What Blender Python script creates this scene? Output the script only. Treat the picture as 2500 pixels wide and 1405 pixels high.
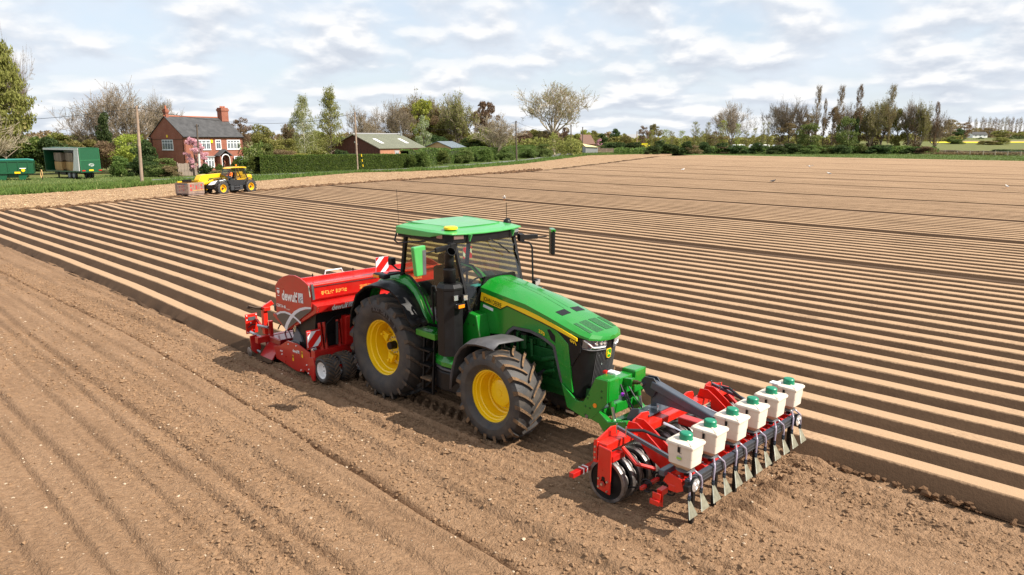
import bpy, bmesh, math, random
import numpy as np
from mathutils import Vector, Matrix, Euler
R = math.radians
for o in list(bpy.data.objects): bpy.data.objects.remove(o)
scene = bpy.context.scene
COL = scene.collection

# ------------------------------------------------------------------ camera, sky, sun, exposure
CAM = Vector((10.973, -8.926, 4.903)); PITCH = R(11.607); YAW = R(134.789); FPX = 1760.0
cd = bpy.data.cameras.new('camera'); cd.sensor_fit = 'HORIZONTAL'; cd.sensor_width = 36.0
cd.lens = FPX / 2500 * 36.0; cd.clip_start = 0.1; cd.clip_end = 9000
camo = bpy.data.objects.new('camera', cd); COL.objects.link(camo)
camo.location = CAM; scene.render.filter_size = 1.15; camo.rotation_euler = (math.pi / 2 - PITCH, 0, YAW - math.pi / 2)
scene.camera = camo
scene.view_settings.view_transform = 'Standard'; scene.view_settings.look = 'None'
scene.view_settings.exposure = 0.75; scene.view_settings.gamma = 1.0; scene.view_settings.use_curve_mapping = False
scene.cycles.max_bounces = 6; scene.cycles.transparent_max_bounces = 12
scene.cycles.caustics_reflective = False; scene.cycles.caustics_refractive = False
SUN_AZ = R(22.2); SUN_EL = R(44.6)
sd = bpy.data.lights.new('sun', 'SUN'); sd.energy = 4.7; sd.angle = R(0.6); sd.color = (1.0, 0.93, 0.82)
suno = bpy.data.objects.new('sun', sd); COL.objects.link(suno)
SUN_DIR = Vector((math.cos(SUN_EL) * math.cos(SUN_AZ), math.cos(SUN_EL) * math.sin(SUN_AZ), math.sin(SUN_EL)))
suno.rotation_euler = (-SUN_DIR).to_track_quat('-Z', 'Y').to_euler(); suno.location = SUN_DIR * 60

def N(nt, typ, loc=(0, 0), **kw):
    n = nt.nodes.new(typ)
    for k, v in kw.items():
        if k.startswith('i_'):
            key = k[2:]
            key = int(key) if key.isdigit() else key.replace('_', ' ')
            n.inputs[key].default_value = v
        else: setattr(n, k, v)
    return n
def L(nt, a, b): nt.links.new(a, b)
def ramp(nt, src, stops, interp='LINEAR'):
    n = nt.nodes.new('ShaderNodeValToRGB'); cr = n.color_ramp; cr.interpolation = interp
    while len(cr.elements) < len(stops): cr.elements.new(0.5)
    for e, (p, c) in zip(cr.elements, stops):
        e.position = p; e.color = (c, c, c, 1) if isinstance(c, (int, float)) else (*c, 1)
    L(nt, src, n.inputs[0]); return n

world = bpy.data.worlds.new('World'); scene.world = world; world.use_nodes = True
wn = world.node_tree; wn.nodes.clear()
wo = N(wn, 'ShaderNodeOutputWorld'); wb = N(wn, 'ShaderNodeBackground', i_Strength=0.107)
sky = N(wn, 'ShaderNodeTexSky', sky_type='NISHITA', sun_disc=False, sun_elevation=SUN_EL,
        sun_rotation=math.pi / 2 - SUN_AZ, altitude=30, air_density=1.0, dust_density=1.6, ozone_density=1.0)
tc = N(wn, 'ShaderNodeTexCoord'); sp = N(wn, 'ShaderNodeSeparateXYZ'); L(wn, tc.outputs['Generated'], sp.inputs[0])
def M(nt, op, a, b=None, c=None, clamp=False):
    n = nt.nodes.new('ShaderNodeMath'); n.operation = op; n.use_clamp = clamp
    for i, v in enumerate((a, b, c)):
        if v is None: continue
        if isinstance(v, (int, float)): n.inputs[i].default_value = v
        else: L(nt, v, n.inputs[i])
    return n.outputs[0]
def cloud_field(shift):
    """cloud density by bearing and height: rows of cumulus that shrink towards the horizon"""
    z = M(wn, 'ADD', M(wn, 'MAXIMUM', sp.outputs[2], 0.0), 0.055 + shift); v = M(wn, 'MULTIPLY', M(wn, 'LOGARITHM', z, math.e), 5.2)
    r = M(wn, 'SQRT', M(wn, 'ADD', M(wn, 'ADD', M(wn, 'MULTIPLY', sp.outputs[0], sp.outputs[0]), M(wn, 'MULTIPLY', sp.outputs[1], sp.outputs[1])), 1e-4))
    cb = N(wn, 'ShaderNodeCombineXYZ'); k = M(wn, 'DIVIDE', M(wn, 'SUBTRACT', 9.5, M(wn, 'MULTIPLY', v, 0.55)), r)
    L(wn, M(wn, 'MULTIPLY', sp.outputs[0], k), cb.inputs[0]); L(wn, M(wn, 'MULTIPLY', sp.outputs[1], k), cb.inputs[1]); L(wn, v, cb.inputs[2])
    a = N(wn, 'ShaderNodeTexNoise', noise_dimensions='3D', i_Scale=0.72, i_Detail=7.0, i_Roughness=0.47, i_Distortion=0.1)
    mp = N(wn, 'ShaderNodeMapping'); mp.inputs['Location'].default_value = (3.1, 1.7, 0.4)
    L(wn, cb.outputs[0], mp.inputs[0]); L(wn, mp.outputs[0], a.inputs['Vector'])
    return a.outputs['Fac'], mp.outputs[0]
f0, pv = cloud_field(0.0)
f1, _ = cloud_field(0.011)
thin = N(wn, 'ShaderNodeTexNoise', i_Scale=0.35, i_Detail=4.0, i_Roughness=0.55); L(wn, pv, thin.inputs['Vector'])
mask = ramp(wn, f0, [(0.36, 0.0), (0.62, 1.0)], 'EASE').outputs[0]
veil = ramp(wn, thin.outputs['Fac'], [(0.30, 0.30), (0.62, 0.92)]).outputs[0]
lit = M(wn, 'ADD', M(wn, 'MULTIPLY', M(wn, 'SUBTRACT', f0, f1), 6.0), 0.47, clamp=True)
ccol = ramp(wn, lit, [(0.0, (3.65, 3.95, 4.45)), (0.35, (4.25, 4.5, 4.9)), (0.62, (4.95, 5.1, 5.35)), (0.85, (5.6, 5.62, 5.65))])
def MX(nt, fac, a, b, typ='MIX'):
    n = nt.nodes.new('ShaderNodeMix'); n.data_type = 'RGBA'; n.blend_type = typ
    for i, v in ((0, fac), (6, a), (7, b)):
        if isinstance(v, (int, float)): n.inputs[i].default_value = v
        elif isinstance(v, tuple): n.inputs[i].default_value = (*v, 1)
        else: L(nt, v, n.inputs[i])
    return n.outputs[2]
base = MX(wn, veil, sky.outputs[0], (4.5, 4.95, 5.5))
hz = ramp(wn, sp.outputs[2], [(0.0, 0.75), (0.10, 0.35), (0.4, 0.0)]).outputs[0]
base = MX(wn, hz, base, (4.6, 5.0, 5.5))
skyc = MX(wn, mask, base, ccol.outputs[0])
gl = N(wn, 'ShaderNodeMath', operation='LESS_THAN'); L(wn, sp.outputs[2], gl.inputs[0]); gl.inputs[1].default_value = -0.01
skyc = MX(wn, gl.outputs[0], skyc, (2.6, 2.2, 1.7))
L(wn, skyc, wb.inputs[0]); L(wn, wb.outputs[0], wo.inputs[0])

# ------------------------------------------------------------------ helpers
def pix(px, py, z=0.0):
    """a pixel of the photograph dropped on the level ground (or on height z)"""
    F = Vector((math.cos(YAW), math.sin(YAW), 0)); Rt = Vector((F.y, -F.x, 0)); Z = Vector((0, 0, 1))
    w = math.cos(PITCH) * F - math.sin(PITCH) * Z; u = math.sin(PITCH) * F + math.cos(PITCH) * Z
    d = Rt * ((px - 1250) / FPX) - u * ((py - 702.5) / FPX) + w
    return CAM + d * ((z - CAM.z) / d.z)
def pix_at(px, py, dist):
    """the point on a pixel's line of sight at a given distance along the level view direction"""
    F = Vector((math.cos(YAW), math.sin(YAW), 0)); p = pix(px, py, 0.0 if py > 345 else 9.0 if py < 335 else 4.0)
    d = p - CAM; return CAM + d * (dist / d.dot(F))
def depth_of(p):
    F = Vector((math.cos(YAW), math.sin(YAW), 0)); w = math.cos(PITCH) * F - math.sin(PITCH) * Vector((0, 0, 1))
    return (Vector(p) - CAM).dot(w)
RIGHT = Vector((math.sin(YAW), -math.cos(YAW), 0)); FWD = Vector((math.cos(YAW), math.sin(YAW), 0))

MATS = {}
def mat(name, col, rough=0.6, metal=0.0, coat=0.0, var=0.0, vscale=6.0, bump=0.0, bscale=40.0, spec=0.5, trans=0.0, alpha=1.0, col2=None, dirt=0.0):
    if name in MATS: return MATS[name]
    m = bpy.data.materials.new(name); m.use_nodes = True; nt = m.node_tree
    b = nt.nodes['Principled BSDF']; b.inputs['Base Color'].default_value = (*col, 1)
    b.inputs['Roughness'].default_value = rough; b.inputs['Metallic'].default_value = metal
    b.inputs['Coat Weight'].default_value = coat; b.inputs['Coat Roughness'].default_value = 0.08
    b.inputs['Specular IOR Level'].default_value = spec; b.inputs['Transmission Weight'].default_value = trans
    b.inputs['Alpha'].default_value = alpha
    if var or bump or col2:
        t = N(nt, 'ShaderNodeTexCoord')
        if var or col2:
            n = N(nt, 'ShaderNodeTexNoise', i_Scale=vscale, i_Detail=5.0, i_Roughness=0.62); L(nt, t.outputs['Object'], n.inputs['Vector'])
            r = ramp(nt, n.outputs['Fac'], [(0.32, 0.0), (0.70, 1.0)])
            c2 = col2 if col2 else tuple(min(1, c * (1 + var)) for c in col)
            c1 = col if col2 else tuple(c * (1 - var) for c in col)
            L(nt, MX(nt, r.outputs[0], c1, c2), b.inputs['Base Color'])
            rr = M(nt, 'ADD', M(nt, 'MULTIPLY', n.outputs['Fac'], 0.25), rough - 0.12, clamp=True); L(nt, rr, b.inputs['Roughness'])
        if bump:
            n2 = N(nt, 'ShaderNodeTexNoise', i_Scale=bscale, i_Detail=4.0); L(nt, t.outputs['Object'], n2.inputs['Vector'])
            bp = N(nt, 'ShaderNodeBump', i_Strength=bump, i_Distance=0.02); L(nt, n2.outputs['Fac'], bp.inputs['Height']); L(nt, bp.outputs[0], b.inputs['Normal'])
    if dirt:                                                       # a film of field dust, thicker in patches
        t = N(nt, 'ShaderNodeTexCoord'); n = N(nt, 'ShaderNodeTexNoise', i_Scale=2.6, i_Detail=7.0, i_Roughness=0.7); L(nt, t.outputs['Object'], n.inputs['Vector'])
        n3 = N(nt, 'ShaderNodeTexNoise', i_Scale=38.0, i_Detail=3.0); L(nt, t.outputs['Object'], n3.inputs['Vector'])
        f = M(nt, 'MULTIPLY', M(nt, 'ADD', ramp(nt, n.outputs['Fac'], [(0.42, 0.15), (0.72, 1.0)]).outputs[0], ramp(nt, n3.outputs['Fac'], [(0.60, 0.0), (0.70, 0.8)]).outputs[0]), dirt, clamp=True)
        bc = b.inputs['Base Color']; src = bc.links[0].from_socket if bc.links else col
        L(nt, MX(nt, f, src, (0.27, 0.175, 0.10)), bc); rg_ = b.inputs['Roughness']; L(nt, M(nt, 'ADD', rg_.links[0].from_socket if rg_.links else rough, f, clamp=True), rg_)
        L(nt, M(nt, 'SUBTRACT', coat, M(nt, 'MULTIPLY', f, coat), clamp=True), b.inputs['Coat Weight'])
    MATS[name] = m; return m

class MB:
    def __init__(s): s.v = []; s.f = []; s.m = []
    def add(s, vs, fs, m=0):
        b = len(s.v); s.v += [tuple(v) for v in vs]; s.f += [tuple(i + b for i in f) for f in fs]; s.m += [m] * len(fs); return s
    def box(s, x0, x1, y0, y1, z0, z1, m=0):
        return s.add([(x0, y0, z0), (x1, y0, z0), (x1, y1, z0), (x0, y1, z0), (x0, y0, z1), (x1, y0, z1), (x1, y1, z1), (x0, y1, z1)],
                     [(0, 3, 2, 1), (4, 5, 6, 7), (0, 1, 5, 4), (1, 2, 6, 5), (2, 3, 7, 6), (3, 0, 4, 7)], m)
    def bar(s, p0, p1, w, h, m=0, up=(0, 0, 1)):
        """square bar from p0 to p1, w across, h along up"""
        p0, p1 = Vector(p0), Vector(p1); d = (p1 - p0).normalized(); a = d.cross(Vector(up))
        if a.length < 1e-4: a = d.cross(Vector((1, 0, 0)))
        a.normalize(); b = a.cross(d).normalized(); a = a * w / 2; b = b * h / 2
        vs = [p0 - a - b, p0 + a - b, p0 + a + b, p0 - a + b, p1 - a - b, p1 + a - b, p1 + a + b, p1 - a + b]
        return s.add(vs, [(0, 3, 2, 1)[::-1], (4, 5, 6, 7)[::-1], (0, 1, 5, 4)[::-1], (1, 2, 6, 5)[::-1], (2, 3, 7, 6)[::-1], (3, 0, 4, 7)[::-1]], m)
    def prism(s, pts, plane, a, b, m=0):
        """outline in a plane ('xz','yz','xy') pushed along the third axis from a to b"""
        def P(p, t):
            return {'xz': (p[0], t, p[1]), 'yz': (t, p[0], p[1]), 'xy': (p[0], p[1], t)}[plane]
        n = len(pts); ar = sum(pts[i][0] * pts[(i + 1) % n][1] - pts[(i + 1) % n][0] * pts[i][1] for i in range(n))
        flip = (ar < 0) ^ (plane == 'xz') ^ (b < a)
        vs = [P(p, a) for p in pts] + [P(p, b) for p in pts]
        fs = [tuple(range(n))[::-1], tuple(range(n, 2 * n))] + [(i, (i + 1) % n, (i + 1) % n + n, i + n) for i in range(n)]
        if flip: fs = [f[::-1] for f in fs]
        return s.add(vs, fs, m)
    def cyl(s, p0, p1, r0, r1=None, n=14, caps=True, m=0):
        if r1 is None: r1 = r0
        p0, p1 = Vector(p0), Vector(p1); d = (p1 - p0).normalized(); a = d.orthogonal().normalized(); b = d.cross(a)
        vs = []
        for p, r in ((p0, r0), (p1, r1)):
            for i in range(n):
                t = 2 * math.pi * i / n; vs.append(p + (a * math.cos(t) + b * math.sin(t)) * r)
        fs = [(i, (i + 1) % n, (i + 1) % n + n, i + n) for i in range(n)]
        if caps: fs += [tuple(range(n))[::-1], tuple(range(n, 2 * n))]
        return s.add(vs, fs, m)
    def tube(s, pts, r, n=6, m=0, caps=True):
        pts = [Vector(p) for p in pts]; rs = r if isinstance(r, (list, tuple)) else [r] * len(pts)
        vs = []; prev = None
        for i, p in enumerate(pts):
            d = (pts[min(i + 1, len(pts) - 1)] - pts[max(i - 1, 0)])
            if d.length < 1e-9: d = Vector((0, 0, 1))
            d.normalize()
            a = d.orthogonal().normalized() if prev is None else (prev - d * prev.dot(d))
            if a.length < 1e-6: a = d.orthogonal()
            a.normalize(); prev = a; b = d.cross(a)
            for k in range(n):
                t = 2 * math.pi * k / n; vs.append(p + (a * math.cos(t) + b * math.sin(t)) * rs[i])
        fs = [(i * n + k, i * n + (k + 1) % n, (i + 1) * n + (k + 1) % n, (i + 1) * n + k) for i in range(len(pts) - 1) for k in range(n)]
        if caps: fs += [tuple(range(n))[::-1], tuple(range((len(pts) - 1) * n, len(pts) * n))]
        return s.add(vs, fs, m)
    def lathe(s, prof, c, axis='y', n=32, m=0):
        """profile [(radius, along-axis)] turned about an axis through c"""
        c = Vector(c); vs = []
        for (r, h) in prof:
            for i in range(n):
                t = 2 * math.pi * i / n; a, b = r * math.cos(t), r * math.sin(t)
                vs.append(c + (Vector((a, h, b)) if axis == 'y' else Vector((a, b, h)) if axis == 'z' else Vector((h, a, b))))
        fs = [(j * n + i, (j + 1) * n + i, (j + 1) * n + (i + 1) % n, j * n + (i + 1) % n) for j in range(len(prof) - 1) for i in range(n)]
        return s.add(vs, fs, m)
    def loft(s, rings, closed=False, m=0):
        n = len(rings[0]); vs = [p for r in rings for p in r]
        k = n if closed else n - 1
        fs = [(j * n + i, j * n + (i + 1) % n, (j + 1) * n + (i + 1) % n, (j + 1) * n + i) for j in range(len(rings) - 1) for i in range(k)]
        return s.add(vs, fs, m)
    def ball(s, c, rx, ry, rz, n=10, k=6, m=0):
        c = Vector(c); vs = [c + Vector((0, 0, rz))]
        for j in range(1, k):
            ph = math.pi * j / k
            for i in range(n):
                t = 2 * math.pi * i / n; vs.append(c + Vector((rx * math.sin(ph) * math.cos(t), ry * math.sin(ph) * math.sin(t), rz * math.cos(ph))))
        vs.append(c - Vector((0, 0, rz))); fs = [(0, 1 + i, 1 + (i + 1) % n) for i in range(n)]
        for j in range(k - 2):
            for i in range(n): fs.append((1 + j * n + i, 1 + (j + 1) * n + i, 1 + (j + 1) * n + (i + 1) % n, 1 + j * n + (i + 1) % n))
        e = len(vs) - 1; fs += [(e, 1 + (k - 2) * n + (i + 1) % n, 1 + (k - 2) * n + i) for i in range(n)]
        return s.add(vs, fs, m)
    def mirror_y(s):
        n = len(s.v); s.v += [(x, -y, z) for x, y, z in s.v]; s.f += [tuple(i + n for i in f[::-1]) for f in s.f]; s.m += s.m; return s
    def mesh(s, name, mats, smooth=None):
        me = bpy.data.meshes.new(name); me.from_pydata(s.v, [], s.f); me.validate()
        for m in (mats if isinstance(mats, (list, tuple)) else [mats]): me.materials.append(m)
        if any(s.m): me.polygons.foreach_set('material_index', s.m[:len(me.polygons)])
        if smooth is not None:
            me.shade_smooth() if hasattr(me, 'shade_smooth') else me.polygons.foreach_set('use_smooth', [True] * len(me.polygons))
            me.set_sharp_from_angle(angle=R(smooth))
        me.update(); return me
    def build(s, name, mats, parent=None, bevel=0.0, smooth=None, recalc=False, solid=0.0, subsurf=0):
        me = s.mesh(name, mats, smooth if not recalc else None)
        if recalc:
            bm = bmesh.new(); bm.from_mesh(me); bmesh.ops.recalc_face_normals(bm, faces=bm.faces); bm.to_mesh(me); bm.free()
            if smooth is not None: me.shade_smooth(); me.set_sharp_from_angle(angle=R(smooth))
        return link(name, me, parent, bevel, solid, subsurf)
def link(name, me, parent=None, bevel=0.0, solid=0.0, subsurf=0):
    o = bpy.data.objects.new(name, me); COL.objects.link(o)
    if parent is not None: o.parent = parent
    if solid:
        md = o.modifiers.new('solid', 'SOLIDIFY'); md.thickness = solid; md.offset = 0
    if bevel:
        md = o.modifiers.new('bevel', 'BEVEL'); md.width = bevel; md.segments = 2; md.limit_method = 'ANGLE'; md.angle_limit = R(35); md.harden_normals = False
    if subsurf:
        md = o.modifiers.new('sub', 'SUBSURF'); md.levels = subsurf; md.render_levels = subsurf
    return o
def thing(name, label, cat, loc=(0, 0, 0), rz=0.0, group=None):
    o = bpy.data.objects.new(name, None); COL.objects.link(o); o.location = loc; o.rotation_euler = (0, 0, rz)
    return tag(o, label, cat, group)
def tag(o, label, cat=None, group=None, kind=None):
    if label: o['label'] = label
    if cat: o['category'] = cat
    if group: o['group'] = group
    if kind: o['kind'] = kind
    return o
def struct(o): o['kind'] = 'structure'; return o
def stuff(o, label=None):
    o['kind'] = 'stuff'
    if label: o['label'] = label
    return o
def dup(root, loc=None, rz=None, label=None, group=None, scale=None):
    r = root.copy(); COL.objects.link(r)
    if loc is not None: r.location = loc
    if rz is not None: r.rotation_euler = (0, 0, rz)
    if scale is not None: r.scale = scale if isinstance(scale, (tuple, list)) else (scale,) * 3
    if label: r['label'] = label
    if group: r['group'] = group
    for c in list(root.children):
        k = c.copy(); COL.objects.link(k); k.parent = r
        for g in list(c.children):
            h = g.copy(); COL.objects.link(h); h.parent = k
    return r
def text(name, body, m, origin, right, up, h, parent=None, bold=0.0, width=None, depth=0.002, shear=0.0):
    """flat lettering: height h along up, written along right from origin (lower left)"""
    cu = bpy.data.curves.new(name, 'FONT'); cu.body = body; cu.size = 1.0; cu.offset = bold; cu.shear = shear; cu.resolution_u = 3
    to = bpy.data.objects.new(name, cu); COL.objects.link(to); dg = bpy.context.evaluated_depsgraph_get()
    me = bpy.data.meshes.new_from_object(to.evaluated_get(dg)); bpy.data.objects.remove(to); bpy.data.curves.remove(cu)
    co = np.zeros(len(me.vertices) * 3); me.vertices.foreach_get('co', co); co = co.reshape(-1, 3)
    sy = h / 0.69; sx = sy if width is None else width / (co[:, 0].max() - co[:, 0].min()); co[:, 0] -= co[:, 0].min()
    r = np.array(Vector(right).normalized()); u = np.array(Vector(up).normalized()); n = np.cross(r, u)
    P = np.array(origin)[None] + co[:, :1] * sx * r + co[:, 1:2] * sy * u + n * depth
    me.vertices.foreach_set('co', P.ravel()); me.update(); me.name = name; me.materials.append(m)
    return link(name, me, parent)
def in_poly(x, y, poly):
    r = False; n = len(poly)
    for i in range(n):
        (x0, y0), (x1, y1) = poly[i], poly[(i + 1) % n]
        if (y0 > y) != (y1 > y) and x < (x1 - x0) * (y - y0) / (y1 - y0) + x0: r = not r
    return r
# smooth value noise on numpy arrays
_rng = np.random.default_rng(7); _perm = _rng.random((256, 256))
def vnoise(x, y, s=1.0, seed=0):
    x = np.asarray(x) * s + seed * 17.31; y = np.asarray(y) * s + seed * 9.77
    xi = np.floor(x).astype(int); yi = np.floor(y).astype(int); fx = x - xi; fy = y - yi
    fx = fx * fx * (3 - 2 * fx); fy = fy * fy * (3 - 2 * fy)
    g = lambda a, b: _perm[a & 255, b & 255]
    return (g(xi, yi) * (1 - fx) + g(xi + 1, yi) * fx) * (1 - fy) + (g(xi, yi + 1) * (1 - fx) + g(xi + 1, yi + 1) * fx) * fy - 0.5
def fbm(x, y, s, oct=4, seed=0, gain=0.5):
    r = 0; a = 1.0
    for k in range(oct): r = r + a * vnoise(x, y, s * 2 ** k, seed + k * 3); a *= gain
    return r
def grid_mesh(name, X, Y, Z, m, mi=None):
    """X,Y,Z 2-D arrays -> quad sheet"""
    a, b = X.shape; V = np.stack([X, Y, Z], -1).reshape(-1, 3); i = np.arange(a * b).reshape(a, b)
    F = np.stack([i[:-1, :-1], i[1:, :-1], i[1:, 1:], i[:-1, 1:]], -1).reshape(-1, 4)
    me = bpy.data.meshes.new(name); me.vertices.add(len(V)); me.vertices.foreach_set('co', V.ravel().astype(np.float32))
    me.loops.add(F.size); me.loops.foreach_set('vertex_index', F.ravel().astype(np.int32)); me.polygons.add(len(F))
    me.polygons.foreach_set('loop_start', np.arange(0, F.size, 4).astype(np.int32)); me.polygons.foreach_set('use_smooth', np.ones(len(F), bool))
    for q in (m if isinstance(m, (list, tuple)) else [m]): me.materials.append(q)
    if mi is not None: me.polygons.foreach_set('material_index', mi.ravel().astype(np.int32))
    me.update(calc_edges=True); me.validate(); return me
def tri_soup(name, V, F, m, smooth=False, mi=None):
    V = np.asarray(V, np.float32); F = np.asarray(F, np.int32); k = F.shape[1]
    me = bpy.data.meshes.new(name); me.vertices.add(len(V)); me.vertices.foreach_set('co', V.ravel())
    me.loops.add(F.size); me.loops.foreach_set('vertex_index', F.ravel()); me.polygons.add(len(F))
    me.polygons.foreach_set('loop_start', np.arange(0, F.size, k).astype(np.int32))
    me.polygons.foreach_set('use_smooth', np.full(len(F), smooth))
    for q in (m if isinstance(m, (list, tuple)) else [m]): me.materials.append(q)
    if mi is not None: me.polygons.foreach_set('material_index', np.asarray(mi, np.int32))
    me.update(calc_edges=True); return me
# ------------------------------------------------------------------ soil materials
def soil_mat(name, dry, moist, speck=0.35, stretch=0.22, scale=1.6, bump=0.6, fine=55.0, rough=0.95):
    m = bpy.data.materials.new(name); m.use_nodes = True; nt = m.node_tree; b = nt.nodes['Principled BSDF']
    b.inputs['Roughness'].default_value = rough; b.inputs['Specular IOR Level'].default_value = 0.2
    t = N(nt, 'ShaderNodeTexCoord'); mp = N(nt, 'ShaderNodeMapping'); mp.inputs['Scale'].default_value = (stretch, 1, 1); L(nt, t.outputs['Object'], mp.inputs[0])
    n1 = N(nt, 'ShaderNodeTexNoise', i_Scale=scale, i_Detail=6.0, i_Roughness=0.6); L(nt, mp.outputs[0], n1.inputs['Vector'])
    n2 = N(nt, 'ShaderNodeTexNoise', i_Scale=fine, i_Detail=5.0, i_Roughness=0.7); L(nt, t.outputs['Object'], n2.inputs['Vector'])
    n3 = N(nt, 'ShaderNodeTexNoise', i_Scale=fine * 0.16, i_Detail=6.0, i_Roughness=0.7); L(nt, t.outputs['Object'], n3.inputs['Vector'])
    r1 = ramp(nt, n1.outputs['Fac'], [(0.34, 0.0), (0.66, 1.0)]).outputs[0]
    r3 = ramp(nt, n3.outputs['Fac'], [(0.36, 0.0), (0.62, 1.0)]).outputs[0]
    f = M(nt, 'ADD', M(nt, 'MULTIPLY', r1, 0.45), M(nt, 'MULTIPLY', r3, 0.55), clamp=True)
    c = MX(nt, f, moist, dry)
    r2 = ramp(nt, n2.outputs['Fac'], [(0.62, 0.0), (0.74, 1.0)]).outputs[0]
    c = MX(nt, M(nt, 'MULTIPLY', r2, speck), c, tuple(min(0.6, x * 1.9) for x in dry))
    r4 = ramp(nt, n2.outputs['Fac'], [(0.30, 1.0), (0.42, 0.0)]).outputs[0]
    c = MX(nt, M(nt, 'MULTIPLY', r4, speck), c, tuple(x * 0.75 for x in moist))
    L(nt, c, b.inputs['Base Color'])
    v1 = N(nt, 'ShaderNodeTexVoronoi', i_Scale=fine * 0.75); L(nt, t.outputs['Object'], v1.inputs['Vector']); v2 = N(nt, 'ShaderNodeTexVoronoi', i_Scale=fine * 0.3); L(nt, t.outputs['Object'], v2.inputs['Vector'])
    h = M(nt, 'ADD', M(nt, 'ADD', n2.outputs['Fac'], M(nt, 'MULTIPLY', n3.outputs['Fac'], 1.2)), M(nt, 'SUBTRACT', M(nt, 'MULTIPLY', M(nt, 'SUBTRACT', 1.0, v1.outputs['Distance']), 0.7), v2.outputs['Distance']))
    bp = N(nt, 'ShaderNodeBump', i_Strength=bump, i_Distance=0.025); L(nt, h, bp.inputs['Height']); L(nt, bp.outputs[0], b.inputs['Normal'])
    MATS[name] = m; return m
ROW = 0.8714
m_soil = soil_mat('soil', (0.325, 0.200, 0.116), (0.180, 0.104, 0.056), speck=0.55, bump=0.8)
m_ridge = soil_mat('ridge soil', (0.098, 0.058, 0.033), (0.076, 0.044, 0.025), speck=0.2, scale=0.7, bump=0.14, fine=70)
def crest_tone(m, col):                                            # colour split by height: pale on the rolled crests, darker on the pressed sides
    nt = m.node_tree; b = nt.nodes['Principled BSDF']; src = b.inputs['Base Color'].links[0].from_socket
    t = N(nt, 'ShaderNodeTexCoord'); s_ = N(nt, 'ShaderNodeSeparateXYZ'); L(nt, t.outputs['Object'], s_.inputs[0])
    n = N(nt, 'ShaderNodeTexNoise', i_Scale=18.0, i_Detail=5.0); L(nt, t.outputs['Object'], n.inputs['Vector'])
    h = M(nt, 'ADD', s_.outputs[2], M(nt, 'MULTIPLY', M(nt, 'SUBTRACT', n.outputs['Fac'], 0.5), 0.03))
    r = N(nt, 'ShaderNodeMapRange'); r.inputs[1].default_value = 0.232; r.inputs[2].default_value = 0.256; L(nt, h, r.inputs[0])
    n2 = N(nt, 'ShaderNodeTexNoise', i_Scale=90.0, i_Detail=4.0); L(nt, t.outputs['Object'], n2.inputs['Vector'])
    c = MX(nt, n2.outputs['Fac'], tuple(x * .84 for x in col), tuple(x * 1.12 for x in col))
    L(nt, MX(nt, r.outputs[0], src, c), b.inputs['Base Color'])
crest_tone(m_ridge, (0.41, 0.268, 0.160))
m_head = soil_mat('headland soil', (0.40, 0.262, 0.152), (0.23, 0.140, 0.076), speck=0.5, scale=0.6, bump=0.8, fine=9, stretch=0.7)
m_clod = soil_mat('clod soil', (0.32, 0.20, 0.115), (0.195, 0.115, 0.063), scale=5, fine=30)
m_damp = soil_mat('damp soil', (0.15, 0.083, 0.043), (0.095, 0.052, 0.027), scale=4, fine=40)

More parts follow.
